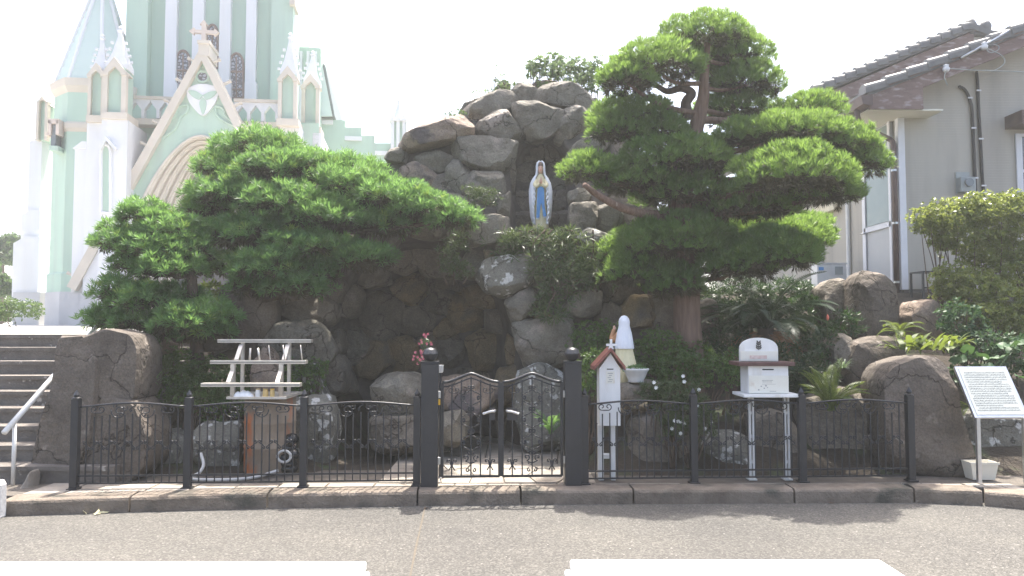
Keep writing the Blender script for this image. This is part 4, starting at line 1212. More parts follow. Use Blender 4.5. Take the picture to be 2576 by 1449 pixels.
def R2(*p): return [(858.7 + x / 3.0, y / 3.0) for x, y in p]
def R5(*p): return [(858.7 + x / 3.0, 483 + y / 3.0) for x, y in p]
def R4(*p): return [(x / 3.0, 483 + y / 3.0) for x, y in p]
GB = [
 # upper dome
 (R2((455,1100),(520,1035),(650,960),(760,905),(890,885),(975,960),(960,1030),(880,1060),(740,1080),(620,1110),(510,1135)), 'rock_red', .45, -.25),
 (R2((330,1190),(390,1130),(470,1110),(490,1180),(470,1235),(370,1215)), 'rock', .25, -.1),
 (R2((895,850),(930,790),(1040,745),(990,830),(960,860),(900,885)), 'rock', .2, .25),
 (R2((975,930),(1000,820),(1080,730),(1190,690),(1270,705),(1310,760),(1250,830),(1150,860),(1060,920),(990,960)), 'rock', .35, 0),
 (R2((1280,700),(1340,640),(1420,640),(1475,690),(1480,785),(1400,775),(1310,762)), 'rock', .3, 0.05),
 (R2((1475,720),(1520,665),(1630,645),(1760,660),(1860,720),(1890,790),(1850,835),(1700,820),(1560,795),(1480,785)), 'rock', .4, 0),
 (R2((1310,800),(1380,780),(1480,795),(1600,820),(1680,860),(1650,950),(1580,1010),(1480,1050),(1380,1030),(1330,930)), 'rock', .35, -.1),
 (R2((1690,840),(1760,830),(1850,850),(1900,900),(1860,970),(1760,1030),(1680,1075),(1620,1040),(1660,950)), 'rock', .35, 0),
 (R2((1900,800),(2010,850),(2060,960),(1960,1020),(1880,980),(1905,900)), 'rock', .3, 0.1),
 (R2((1010,1000),(1080,910),(1160,850),(1230,850),(1290,920),(1340,1000),(1360,1040),(1230,1060),(1080,1040)), 'rock', .35, -.05),
 (R2((845,1130),(900,1070),(1060,1050),(1300,1075),(1290,1160),(1230,1270),(1160,1300),(1000,1250),(880,1190)), 'rock', .4, -.12),
 (R2((480,1180),(620,1120),(760,1095),(860,1080),(850,1130),(780,1170),(600,1180),(540,1230)), 'rock_dark', .15, .35),
 (R2((560,1210),(640,1160),(760,1160),(850,1200),(800,1270),(740,1310),(660,1290)), 'rock', .3, 0),
 (R2((460,1270),(560,1240),(660,1290),(720,1330),(700,1420),(560,1400),(450,1330)), 'rock_red', .3, 0),
 (R2((800,1300),(850,1220),(910,1230),(960,1300),(980,1380),(960,1460),(850,1460),(790,1380)), 'rock', .35, 0),
 (R2((700,1340),(790,1320),(800,1400),(850,1470),(800,1520),(690,1440)), 'rock_dark', .25, .1),
 (R2((985,1310),(1200,1310),(1220,1360),(1225,1500),(1190,1560),(1000,1500),(970,1440)), 'rock', .35, 0),
 (R2((1225,1290),(1300,1180),(1315,1300),(1300,1450),(1240,1460)), 'rock_dark', .25, .1),
 (R2((1730,1150),(1800,1080),(1960,1020),(2030,1060),(1960,1160),(1800,1200),(1700,1240)), 'rock', .3, 0),
 (R2((1160,670),(1220,610),(1270,640),(1260,700),(1200,695)), 'rock', .2, .5),
 (R2((1430,650),(1480,625),(1600,612),(1650,640),(1530,665),(1470,690)), 'rock_red', .2, .45),
 (R2((1050,760),(1100,715),(1180,680),(1160,720),(1080,770)), 'rock', .2, .4),
 # niche
 (R2((1320,1080),(1480,1060),(1560,1090),(1540,1200),(1420,1230),(1320,1220)), 'rock_dark', .12, 0),
 (R2((1550,1080),(1660,1080),(1720,1150),(1700,1260),(1560,1230)), 'rock_dark', .12, 0),
 (R2((1310,1240),(1440,1235),(1450,1420),(1320,1440)), 'rock_dark', .12, 0),
 (R2((1560,1250),(1720,1275),(1720,1440),(1580,1450)), 'rock', .14, 0),
 (R5((1275,10),(1430,0),(1435,150),(1320,165),(1275,120)), 'rock_dark', .14, 0),
 (R5((1580,0),(1710,0),(1730,140),(1590,160)), 'rock_dark', .14, 0),
 (R5((1260,170),(1430,155),(1440,280),(1270,310)), 'rock_dark', .15, 0),
 (R5((1580,160),(1730,150),(1750,250),(1640,320),(1580,270)), 'rock_dark', .18, -.1),
 (R5((1190,60),(1275,0),(1265,180),(1220,200),(1180,150)), 'rock', .3, 0),
 # right of the niche
 (R5((1720,0),(1840,-20),(1880,40),(1830,85),(1730,80)), 'rock', .3, -.05),
 (R5((1740,100),(1900,85),(1930,150),(1900,280),(1750,310),(1730,200)), 'rock', .35, -.05),
 (R5((1760,350),(1890,280),(2010,330),(2040,400),(1960,490),(1850,440)), 'rock_lichen', .35, -.15),
 (R5((1930,120),(2080,100),(2120,220),(2020,320),(1915,270)), 'rock', .3, .05),
 # brow of the cave
 (R5((700,40),(860,10),(1000,120),(980,190),(800,200),(700,160)), 'rock', .3, .05),
 (R5((530,320),(560,230),(700,180),(800,200),(800,290),(740,340),(620,340)), 'rock', .35, -.1),
 (R5((810,330),(800,220),(900,200),(930,260),(930,380),(870,420)), 'rock_dark', .3, 0),
 (R5((900,260),(960,200),(1060,190),(1240,205),(1250,300),(1160,380),(1000,400),(940,380)), 'rock', .4, -.1),
 (R5((570,345),(740,350),(720,420),(740,520),(770,640),(600,600),(560,450)), 'rock_dark', .35, -.1),
 (R5((310,500),(440,380),(540,350),(570,480),(560,560),(470,610),(330,570)), 'rock_dark', .35, -.1),
 (R5((130,300),(300,260),(430,340),(330,480),(200,500),(100,420)), 'rock', .35, 0),
 (R5((-120,380),(80,330),(120,430),(190,510),(60,550),(-100,500)), 'rock_dark', .35, 0),
 (R5((760,430),(870,440),(930,480),(930,640),(780,640),(745,530)), 'rock_dark', .35, -.1),
 (R5((930,490),(1010,410),(1070,460),(1085,580),(1040,645),(940,640)), 'rock', .35, -.25),
 (R5((1075,440),(1150,450),(1140,510),(1110,540),(1085,500)), 'rock_orange', .25, -.1),
 (R5((1040,650),(1110,520),(1250,490),(1290,500),(1400,500),(1440,640),(1400,700),(1230,780),(1110,740)), 'rock_lichen', .45, -.2),
 (R5((1160,400),(1260,320),(1400,320),(1460,420),(1400,490),(1250,480),(1170,450)), 'rock_dark', .35, 0),
 (R5((1460,420),(1600,360),(1740,380),(1790,480),(1660,600),(1460,560)), 'rock_dark', .35, 0),
 (R5((1450,600),(1640,620),(1760,560),(1860,640),(1760,760),(1640,820),(1460,720)), 'rock_dark', .35, 0),
 # left flank
 (R5((30,560),(200,540),(330,600),(340,680),(200,720),(80,680)), 'rock_dark', .35, -.05),
 (R5((-30,640),(100,690),(150,760),(130,900),(60,940),(-20,880)), 'rock_dark', .35, -.05),
 (R4((2080,880),(2200,830),(2400,800),(2510,850),(2510,960),(2440,1010),(2230,960)), 'rock_dark', .4, -.1),
 (R4((1940,1110),(2060,1020),(2200,990),(2370,1010),(2440,1080),(2480,1200),(2440,1270),(2300,1300),(2050,1290),(1950,1200)), 'rock', .45, -.3),
 (R4((1990,640),(2150,600),(2330,640),(2380,780),(2200,820),(2050,860),(1990,760)), 'rock_dark', .4, 0),
 (R4((2380,640),(2520,600),(2590,700),(2540,830),(2420,800)), 'rock_dark', .35, 0),
 (R4((1700,720),(1850,690),(2000,740),(2050,900),(2020,1040),(1900,1110),(1700,1080),(1690,900)), 'rock_umber', .4, -.2),
 (R4((1510,1020),(1690,1060),(1700,1180),(1530,1200)), 'rock_umber', .3, -.3),
 (R4((2460,1080),(2560,1040),(2590,1200),(2500,1240)), 'rock_dark', .35, -.1),
 (R4((2400,1290),(2560,1250),(2610,1320),(2600,1480),(2470,1560),(2390,1450)), 'rock_dark', .4, -.3),
 (R4((2250,1340),(2390,1310),(2400,1440),(2450,1560),(2400,1720),(2260,1700),(2230,1500)), 'rock_lichen', .4, -.5),
 # cave interior
 (R5((150,800),(300,760),(440,830),(440,1000),(370,1140),(230,1110),(150,1050)), 'rock_dark', .35, -.1),
 (R5((380,700),(500,620),(640,640),(640,760),(560,850),(440,820)), 'rock_orange', .3, 0),
 (R5((450,900),(600,870),(700,930),(690,1050),(560,1080),(450,1040)), 'rock_dark', .3, 0),
 (R5((640,830),(760,720),(850,760),(880,900),(780,920),(660,900)), 'rock_dark', .3, 0),
 (R5((650,650),(800,650),(900,690),(900,760),(780,720),(660,780)), 'rock_dark', .3, 0),
 (R5((790,800),(920,760),(1060,880),(1060,1010),(900,1040),(800,930)), 'rock_orange', .3, 0),
 (R5((920,740),(1060,700),(1240,790),(1230,890),(1100,880),(980,850)), 'rock_orange', .35, -.1),
 (R5((1090,900),(1230,900),(1300,1000),(1240,1070),(1100,1040)), 'rock_dark', .3, 0),
 (R5((700,1060),(790,950),(900,1050),(840,1080),(720,1140)), 'rock_orange', .3, 0),
 (R5((950,1120),(1060,1050),(1230,1070),(1250,1240),(1180,1330),(1010,1330)), 'rock_orange', .35, -.1),
 (R5((730,1130),(850,1085),(920,1160),(900,1280),(800,1320),(730,1250)), 'rock_dark', .3, 0),
 (R5((590,1100),(690,1070),(720,1140),(720,1280),(600,1330),(580,1180)), 'rock_dark', .3, 0),
 (R5((360,1130),(500,1100),(580,1180),(570,1330),(420,1360),(360,1250)), 'rock_orange', .35, -.1),
 (R5((0,1040),(110,1040),(210,1150),(180,1220),(120,1290),(0,1290)), 'rock', .35, -.15),
 (R5((130,1220),(240,1130),(340,1160),(360,1280),(240,1400),(110,1370),(60,1300)), 'rock_orange', .35, -.2),
 (R5((0,1310),(60,1380),(100,1500),(-20,1520),(-60,1400)), 'rock_dark', .35, -.3),
 (R5((900,1340),(1050,1340),(1160,1400),(1180,1480),(1000,1460),(890,1440)), 'rock_dark', .3, 0),
 (R5((1190,1350),(1330,1320),(1420,1390),(1330,1560),(1200,1620),(1160,1480)), 'rock_orange', .35, -.2),
 # right pillar of the cave
 (R5((1240,830),(1410,720),(1440,760),(1450,900),(1300,985)), 'rock', .4, -.2),
 (R5((1310,1010),(1390,980),(1700,970),(1720,1010),(1700,1270),(1580,1310),(1400,1300),(1330,1120)), 'rock', .45, -.25),
 (R5((1455,940),(1500,900),(1580,930),(1570,985),(1480,990)), 'rock_orange', .3, -.15),
 (R5((1600,940),(1690,900),(1760,950),(1720,975),(1620,970)), 'rock', .3, -.15),
 (R5((1690,860),(1770,770),(1950,750),(1940,900),(1880,940),(1720,920)), 'rock', .4, -.2),
 (R5((1255,1080),(1320,1150),(1350,1290),(1250,1310),(1240,1190)), 'rock_orange', .3, 0),
 (R5((1960,790),(2110,900),(2120,1040),(1960,1060),(1920,960)), 'rock_dark', .35, 0),
 (R5((2120,880),(2200,790),(2370,800),(2360,1000),(2130,1010)), 'rock_orange', .35, -.1),
 ([(1640,700),(1715,690),(1745,800),(1700,870),(1640,850)], 'rock_dark', .35, -.1),
 ([(1690,780),(1790,760),(1810,860),(1750,900),(1690,880)], 'rock_dark', .3, .1),
 (R5((1950,620),(2100,580),(2280,660),(2260,780),(2100,830),(1970,760)), 'rock_dark', .35, 0),
 (R5((1340,1400),(1500,1340),(1660,1390),(1700,1560),(1680,1800),(1660,1900),(1400,1900),(1340,1700)), 'rock_lichen', .4, -.4),
 (R5((1150,1640),(1330,1600),(1350,1780),(1300,1870),(1150,1860)), 'rock_dark', .3, 0.2),
]
for poly, m, th, dy in GB:
    cx = sum(p[0] for p in poly) / len(poly); cy = sum(p[1] for p in poly) / len(poly)
    rock_mesh(poly, G(cx, cy) + dy + .02, th * .8, back=.45, grow=1.20, pw=7.0, facets=6).build('boulder', m, grotto, smooth=True)
# fallen stones on the cave floor
def lone(name, poly, Y, th, m, label, back=.35, rough=.05, N=48, facets=5, grow=1.03, group=None, pw=8.0):
    o = rock_mesh(poly, Y, th, N, rough, back, grow, facets, pw=pw).build(name, m, None, smooth=True)
    return tag(o, label, 'rock', group)
lone('boulder', R5((740,1410),(860,1385),(1040,1390),(1150,1430),(1190,1480),(1180,1560),(1060,1650),(900,1690),(760,1690),(700,1520)), 9.75, .5, 'rock_red', 'reddish flat-topped boulder behind the left gate leaf, lit on top', .5)
lone('boulder', R5((730,1680),(900,1640),(960,1700),(945,1850),(870,1930),(720,1910)), 9.35, .3, 'rock', 'small pale grey boulder below the reddish boulder behind the gate', .4)
lone('boulder', R5((250,1420),(360,1370),(500,1360),(620,1390),(660,1500),(620,1660),(480,1760),(300,1700),(230,1560)), 9.5, .45, 'rock', 'long low grey boulder left of the left gate post', .5)
lone('boulder', R5((200,1700),(420,1690),(640,1680),(700,1800),(640,1960),(380,1990),(220,1930)), 9.3, .35, 'rock_dark', 'dark low boulder in shade below the long grey boulder', .4)
# retaining stones beside the stairs
lone('boulder', [(148,853),(222,848),(232,870),(262,905),(258,1000),(243,1100),(203,1228),(78,1228),(95,1130),(108,1050),(133,985)], 8.12, .20, 'rock_umber', 'tall cracked brown boulder standing beside the stone steps', .6, .022, 64, 1, 1.04, None, 16)
lone('boulder', [(226,850),(276,828),(340,845),(354,880),(352,960),(348,1002),(290,1012),(260,990),(265,905),(236,868)], 8.16, .20, 'rock_umber', 'upright brown boulder next to the narrow-leaved lily clump', .6, .022, 60, 1, 1.04, None, 16)
lone('boulder', [(262,1000),(347,1006),(386,1090),(382,1170),(330,1216),(203,1228),(242,1100)], 8.13, .20, 'rock_umber', 'dark brown boulder behind the first fence panel', .6, .022, 60, 1, 1.04, None, 16)
lone('boulder', [(372,1100),(420,1080),(480,1090),(490,1180),(370,1190)], 8.75, .3, 'rock_lichen', 'lichen-spotted stone between the brown boulders and the stone basin', .4)
lone('boulder', R4((1035,1070),(1110,1050),(1240,1100),(1270,1150),(1240,1230),(1180,1250),(1050,1230)), 9.1, .22, 'rock_red', 'flat pinkish stone at the foot of the small clipped tree', .4)
lone('boulder', [(26,1262),(60,1228),(84,1178),(82,1240),(50,1272)], 7.72, .15, 'paving', 'small pale wedge stone at the foot of the steps', .15)
# stele behind the candle rack
lone('standing_stone', [(630,1060),(636,930),(652,885),(668,868),(690,890),(702,930),(712,1060)], 9.15, .18, 'rock_red', 'slender upright reddish stone behind the candle rack', .25)
# right side
lone('boulder', [(2066,790),(2060,730),(2085,705),(2120,703),(2150,720),(2158,790),(2150,850),(2090,850)], 10.9, .4, 'rock_dark', 'rounded grey boulder between the cycad and the tall pointed boulder', .5)
lone('boulder', [(2143,770),(2150,700),(2170,682),(2210,690),(2240,720),(2258,790),(2256,840),(2200,860),(2140,850)], 10.4, .4, 'rock_umber', 'tall pointed brown boulder below the house door', .5, .045, 44, 5)
lone('boulder', [(2275,800),(2290,762),(2330,754),(2365,768),(2374,810),(2370,850),(2300,850)], 10.2, .35, 'rock_red', 'squat reddish boulder behind the bright fern', .4)
lone('boulder', [(2140,860),(2200,848),(2260,850),(2280,900),(2260,960),(2200,1010),(2140,980),(2120,910)], 9.6, .4, 'rock_umber', 'brown block of rock below the tall pointed boulder', .5)
lone('boulder', [(2085,870),(2110,838),(2145,850),(2150,930),(2120,960),(2090,930)], 9.7, .3, 'rock_dark', 'small dark rock behind the spiky grass tuft', .4)
lone('boulder', [(2208,960),(2230,920),(2290,897),(2360,895),(2385,930),(2390,1000),(2410,1080),(2428,1140),(2410,1195),(2330,1212),(2230,1206),(2212,1100)], 8.40, .28, 'rock_umber', 'huge dark brown boulder behind the end of the fence', .6, .03, 64, 3, 1.02, None, 14)
lone('boulder', [(2020,1010),(2120,970),(2215,1000),(2225,1100),(2200,1190),(2080,1200),(2015,1130)], 8.9, .35, 'rock_dark', 'mossy dark rock below the small sago fern', .5)
lone('boulder', [(1580,1060),(1700,1020),(1740,1070),(1750,1150),(1690,1195),(1580,1190)], 8.75, .3, 'rock_dark', 'brown sloping rock behind the right-hand fence', .4)
lone('boulder', [(1760,1120),(1800,1085),(1870,1090),(1890,1150),(1860,1190),(1770,1190)], 8.7, .3, 'rock_lichen', 'pale lichened stone behind the arched offering box', .4)
lone('boulder', [(1880,1050),(1960,1030),(2010,1080),(2010,1170),(1890,1185)], 8.85, .3, 'rock_dark', 'dark stone behind the legs of the arched offering box', .4)
lone('boulder', [(2400,1050),(2460,1030),(2600,1040),(2640,1190),(2500,1205),(2420,1195)], 9.0, .4, 'rock_lichen', 'lichen-covered stone wall end behind the information board', .5)
lone('boulder', [(1555,965),(1640,955),(1668,968),(1650,990),(1620,1010),(1560,1030)], 8.75, .16, 'rock_dark', 'flat dark rock carrying the white flower bowl', .3)
# soil bed rocks left
lone('boulder', [(740,1000),(830,990),(850,1080),(830,1170),(750,1180)], 8.95, .3, 'rock_lichen', 'white-flecked rock right of the rusty drum', .4)

# ================================================================== BENCHES IN THE FOREGROUND
def bench(name, x0, x1, y1, label, z=0.42):
    b = empty(name, ((x0 + x1) / 2, y1 - .25, 0), label, 'bench')
    MB().box(x0 + .03, x1 - .02, y1 - .45, y1, z - .05, z).build('seat', 'concrete_white', b, bevel=.012)
    MB().box(x0, x1, y1 - .47, y1 - .012, z - .115, z - .0505).build('seat_base', 'concrete_white', b, bevel=.012)
    for x in (x0 + .22, x1 - .50):
        MB().box(x, x + .26, y1 - .40, y1 - .07, 0, z - .116).build('pedestal', 'concrete_white', b, bevel=.01)
YBn = F * (EYE - .42) / (1400 - 822)
bench('bench', -2.95, (938 - 1288) / F * YBn, YBn, 'white concrete bench with worn dark corner facing the fence')
bench('bench', (1418 - 1288) / F * YBn, (2214 - 1288) / F * YBn, YBn + .03, 'clean white concrete bench in front of the arched offering box')

# ================================================================== HANDRAIL
XH = -4.95
hr = empty('handrail', (XH, 7.75, PAVE), 'pale metal handrail rising beside the stone steps', 'handrail')
def hzr(Y): return .67 + (Y - 7.6) * .63
MB().tube([(XH, 7.6, hzr(7.6)), (XH, 9.25, hzr(9.25))], .028, 10).build('rail', 'rail_white', hr, smooth=True)
for Y in (7.76, 9.1):
    zb = PAVE + max(0, math.floor((Y - 7.86) / .3 + 1)) * .1625
    MB().tube([(XH, Y, zb), (XH, Y, hzr(Y) - .02)], .019, 10).build('post', 'rail_white', hr, smooth=True)
gp = empty('granite_post', (at(-6, 1240, 7.0).x, 7.0, 0), 'speckled pale stone post at the end of the kerb', 'post')
MB().prism([(at(-40, 1250, 7.0).x, 0), (at(9, 1250, 7.0).x, 0), (at(8, 1250, 7.0).x, .29), (at(3, 1200, 7.0).x, .33), (at(-40, 1200, 7.0).x, .33)], 6.95, 7.05).build('shaft', 'granite', gp, bevel=.01)

# ================================================================== FENCE AND GATE
def fY(X): return 7.715 + (X + .943) * .0497
fdir = Vector((1, .0497, 0)).normalized()
FA = math.atan(.0497)
def fpx(px):
    """fence-line point seen at column px"""
    u = (px - 1288) / F
    X = u * (7.715 + .943 * .0497) / (1 - u * .0497)
    return Vector((X, fY(X), 0))
def spiral(cx, cz, r0, turns, a0, sgn, n=22, r1=.12):
    out = []
    for k in range(n):
        t = k / (n - 1)
        a = a0 + sgn * turns * 2 * math.pi * t
        r = r0 * (1 - (1 - r1) * t)
        out.append((cx + r * math.cos(a), 0, cz + r * math.sin(a)))
    return out
TR = .0058
def curl_mesh(name, segs, r=TR):
    b = MB()
    for s in segs: b.tube(s, r, 5)
    return b.mesh(name, [M['black_steel']], True)
ME_S = curl_mesh('scroll', [spiral(.016, .030, .017, 1.1, -math.pi / 2, 1), spiral(-.016, -.030, .017, 1.1, math.pi / 2, 1),
                            [(.016, 0, .013), (.0, 0, .004), (-.016, 0, -.013)]])
ME_C = curl_mesh('scroll', [spiral(-.034, .0, .034, 1.0, math.pi * 1.5, -1, r1=.3), spiral(.034, .0, .034, 1.0, math.pi * 1.5, 1, r1=.3), [(-.034, 0, -.034), (.034, 0, -.034)]])
ME_B = curl_mesh('scroll', [spiral(.0, .0, .075, 1.35, math.pi * .95, 1, 30, .16), spiral(.055, .03, .03, 1.0, math.pi * .2, -1), spiral(-.03, .05, .024, .9, math.pi * 1.2, -1), spiral(.02, -.035, .024, .9, 0, 1)])
def fmat(p, z, sx=1.0, sz=1.0):
    return Matrix.Translation((p.x, p.y, z)) @ Matrix.Rotation(FA, 4, 'Z') @ Matrix.Diagonal((sx, 1, sz, 1))
ME_POST = None
def fence_post(parent, px, z1=1.0, w=.068):
    p = fpx(px)
    b = MB()
    b.box(-w / 2, w / 2, -w / 2, w / 2, 0, z1 - PAVE)
    b.lathe([(w * .62, z1 - PAVE), (w * .62, z1 - PAVE + .012), (w * .35, z1 - PAVE + .02), (w * .42, z1 - PAVE + .04), (.004, z1 - PAVE + .085)], (0, 0, 0), 12)
    b.box(-w * .75, w * .75, -w * .75, w * .75, -.004, .012)
    return inst('post', b.mesh('post', [M['black_steel']]), parent, Matrix.Translation((p.x, p.y, PAVE)) @ Matrix.Rotation(FA, 4, 'Z'))
ME_BAR = {}
def fence_panel(parent, pxa, pxb):
    A, B = fpx(pxa), fpx(pxb)
    L_ = (B - A).length
    zt = lambda t: .925 + .035 * math.sin(math.pi * t) ** 1.3
    MB().tube([Vector((A.lerp(B, t).x, A.lerp(B, t).y, zt(t))) for t in np.linspace(0, 1, 17)], .0105, 6).build('top_rail', 'black_steel', parent, smooth=True)
    for z in (.262, .19):
        a, b = A.copy(), B.copy(); a.z = b.z = z
        MB().bar(a, b, .016, .016).build('bottom_rail', 'black_steel', parent)
    nb_ = max(3, round(L_ / .0745))
    for k in range(1, nb_):
        t = k / nb_
        p = A.lerp(B, t)
        top = zt(t) - (.105 if 0.10 < t < 0.9 else .01)
        key = round(top, 2)
        if key not in ME_BAR:
            ME_BAR[key] = MB().box(-.0055, .0055, -.0055, .0055, 0, key - .19).mesh('bar', [M['black_steel']])
        inst('bar', ME_BAR[key], parent, fmat(p, .19))
        inst('scroll', ME_S, parent, fmat(p, .552, -1 if k % 2 else 1))
    for t, me, sx in ((.17, ME_C, 1), (.37, ME_B, 1), (.63, ME_B, -1), (.83, ME_C, 1), (.5, ME_S, 1)):
        inst('scroll', me, parent, fmat(A.lerp(B, t), zt(t) - (.075 if me is ME_B else .04), sx))
fl_ = empty('garden_fence', (fpx(480).x, fpx(480).y, PAVE), 'low black wrought-iron fence with scrollwork between brown boulder and left gate post', 'fence')
for px in (199, 481, 769, 1051): fence_post(fl_, px)
for a, b in ((199, 481), (481, 769), (769, 1051)): fence_panel(fl_, a + 8, b - 8)
fr_ = empty('garden_fence', (fpx(1740).x, fpx(1740).y, PAVE), 'low black wrought-iron fence with scrollwork in front of both white offering boxes', 'fence')
for px in (1469, 1741, 2011, 2281): fence_post(fr_, px)
for a, b in ((1469, 1741), (1741, 2011), (2011, 2281)): fence_panel(fr_, a + 8, b - 8)

def gate_post(px, label):
    p = fpx(px)
    g = empty('gate_post', (p.x, p.y, PAVE), label, 'gate post', rz=FA)
    w = .083
    MB().box(-w, w, -w, w, 0, 1.20).build('shaft', 'black_steel', g, local=True, bevel=.004)
    MB().box(-w - .006, w + .006, -w - .006, w + .006, 1.201, 1.222).build('cap', 'black_steel', g, local=True)
    MB().lathe([(.03, 1.223), (.045, 1.232), (.068, 1.26), (.074, 1.285), (.077, 1.288), (.077, 1.298), (.074, 1.301), (.066, 1.33), (.04, 1.352), (.002, 1.36)], (0, 0, 0), 20).build('ball_finial', 'black_steel', g, smooth=True, local=True)
    return g
gate_post(1083, 'black square gate post with ball finial beside the pink flowers')
gate_post(1439, 'black square gate post with ball finial beside the small house-shaped box')
ME_GS = curl_mesh('scroll', [spiral(.030, .045, .030, 1.2, -math.pi / 2, 1), spiral(-.030, -.045, .030, 1.2, math.pi / 2, 1), [(.030, 0, .015), (0, 0, 0), (-.030, 0, -.015)]], .0062)
ME_GB = curl_mesh('scroll', [spiral(-.035, .05, .02, 1.0, 0, 1), spiral(.035, .05, .02, 1.0, math.pi, -1), [(-.015, 0, .05), (-.006, 0, 0), (-.03, 0, -.04)], [(.015, 0, .05), (.006, 0, 0), (.03, 0, -.04)]], .0062)
ME_GC = curl_mesh('scroll', [spiral(-.055, .06, .034, 1.1, -math.pi / 2, 1), spiral(.055, .06, .034, 1.1, -math.pi / 2, -1), [(-.055, 0, .026), (0, 0, .0), (0, 0, -.06)], [(.055, 0, .026), (0, 0, 0)], spiral(-.03, -.065, .022, 1, math.pi / 2, 1), spiral(.03, -.065, .022, 1, math.pi / 2, -1)], .0062)
def gate_leaf(pxa, pxb, sgn, label):
    A, B = fpx(pxa), fpx(pxb)
    g = empty('gate_leaf', (A.x, A.y, PAVE + .05), label, 'gate')
    zbt = PAVE + .085
    def zt(t): return 1.235 - .085 * abs(math.sin(math.pi * (t + 0.5))) ** 1.4
    pts = [Vector((A.lerp(B, t).x, A.lerp(B, t).y, zt(t))) for t in np.linspace(0, 1, 21)]
    MB().tube(pts, .016, 8).build('top_rail', 'black_steel', g, smooth=True)
    pts2 = [p + Vector((0, 0, -.045)) for p in pts]
    MB().tube(pts2, .008, 6).build('upper_rail', 'black_steel', g, smooth=True)
    for p, t in ((A, 0), (B, 1)):
        MB().box(p.x - .014, p.x + .014, p.y - .014, p.y + .014, zbt, zt(t)).build('stile', 'black_steel', g)
    a, b = A.copy(), B.copy(); a.z = b.z = zbt
    MB().bar(a, b, .022, .022).build('bottom_rail', 'black_steel', g)
    for k in range(1, 6):
        t = k / 6
        p = A.lerp(B, t)
        MB().box(p.x - .0065, p.x + .0065, p.y - .0065, p.y + .0065, zbt, zt(t) - .03).build('bar', 'black_steel', g)
    for j, z in enumerate(np.linspace(.50, 1.05, 6)):
        for t, sx in ((.42, 1), (.58, -1)):
            inst('scroll', ME_GS, g, fmat(A.lerp(B, t), z, sx * (1 if j % 2 else -1)))
    for t in (1 / 6, 5 / 6): inst('scroll', ME_GB, g, fmat(A.lerp(B, t), zbt + .10))
    inst('scroll', ME_GC, g, fmat(A.lerp(B, .5), zbt + .125))
    for t in (.2, .8): inst('scroll', ME_C, g, fmat(A.lerp(B, t), zt(t) - .10, .8, .8))
    # lever handle at the meeting stile
    p = B if sgn > 0 else A
    h = MB().box(p.x - sgn * .075 - .028, p.x - sgn * .075 + .045 * (1 if sgn < 0 else 0) + .028, p.y - .03, p.y - .015, .775, .895).build('lock_plate', 'black_steel', g)
    MB().tube(bez([(p.x - sgn * .045, p.y - .03, .87), (p.x - sgn * .05, p.y - .075, .87), (p.x - sgn * .09, p.y - .085, .868), (p.x - sgn * .145, p.y - .08, .85), (p.x - sgn * .165, p.y - .08, .845)], 4), .012, 8).build('lever_handle', 'steel', g, smooth=True)
    q = A if sgn > 0 else B
    for z in (1.03, .38):
        MB().box(q.x - sgn * .052, q.x - sgn * .016, q.y - .03, q.y - .005, z - .035, z + .035).build('hinge', 'steel', g, bevel=.004)
    return g
gl = gate_leaf(1114, 1257, 1, 'black scrolled gate leaf carrying a small yellow tag, with silver lever handle')
gate_leaf(1264, 1412, -1, 'black scrolled gate leaf beside the house-shaped offering box, with silver lever handle')
q = fpx(1106)
MB().box(q.x - .012, q.x + .014, q.y - .05, q.y - .03, .93, .985).build('yellow_tag', 'yellow', gl, bevel=.004)

# ================================================================== OFFERING BOXES
Yb = 7.93
def B1(zx, zy, Y=Yb): return at(1442.3 + zx * .324, 771.5 + zy * .324, Y)
ob = empty('offering_box', B1(285, 1350) * Vector((1, 1, 0)) if False else (B1(285, 1350).x, Yb + .1, PAVE), 'white house-shaped offering box with red roof and white cross', 'offering box')
x0, x1 = B1(203, 700).x, B1(365, 700).x
zt, zb, za = B1(285, 480).z, B1(285, 925).z, B1(290, 345).z
xm = B1(288, 345).x
MB().prism([(x0, zb), (x1, zb), (x1, zt), (xm, za - .02), (x0, zt)], Yb, Yb + .24).build('body', 'white_paint', ob)
for sx, xe in ((-1, B1(156, 475).x), (1, B1(400, 470).x)):
    ze = zt - .015
    MB().prism([(xe, ze), (xm, za), (xm, za + .035), (xe - .0, ze + .04)], Yb - .06, Yb + .30).build('roof_slope', 'red_roof', ob)
cx = B1(294, 300).x; cz = B1(294, 297).z; ct_ = B1(294, 252).z
cr = MB().box(cx - .012, cx + .012, Yb + .0, Yb + .024, za + .02, ct_)
cr.box(B1(256, 295).x, B1(336, 295).x, Yb + .002, Yb + .022, cz - .012, cz + .012)
cr.prism([(cx - .03, za + .02), (cx + .03, za + .02), (cx + .012, za + .06), (cx - .012, za + .06)], Yb + .001, Yb + .023)
cr.build('cross', 'white_paint', ob)
MB().box(B1(260, 485).x, B1(311, 485).x, Yb - .003, Yb - .001, B1(285, 489).z, B1(285, 481).z).build('coin_slot', 'slot', ob)
lab = MB().box(B1(254, 500).x, B1(320, 500).x, Yb - .004, Yb - .001, B1(285, 596).z, B1(285, 502).z).build('paper_label', 'cream_panel', ob)
lp = MB()
for k in range(5):
    z = B1(285, 515 + k * 16).z
    lp.box(B1(266, 500).x + (k % 2) * .012, B1(306, 500).x - (k % 3) * .01, Yb - .0055, Yb - .0045, z - .008, z)
lp.build('label_print', 'ink_grey', lab)
for a, b in ((200, 240), (298, 332)):
    xa, xb = B1(a, 1100).x, B1(b, 1100).x
    MB().box(xa, xb, Yb + .05, Yb + .16, PAVE, zb - .001).build('leg', 'pipe_white', ob)
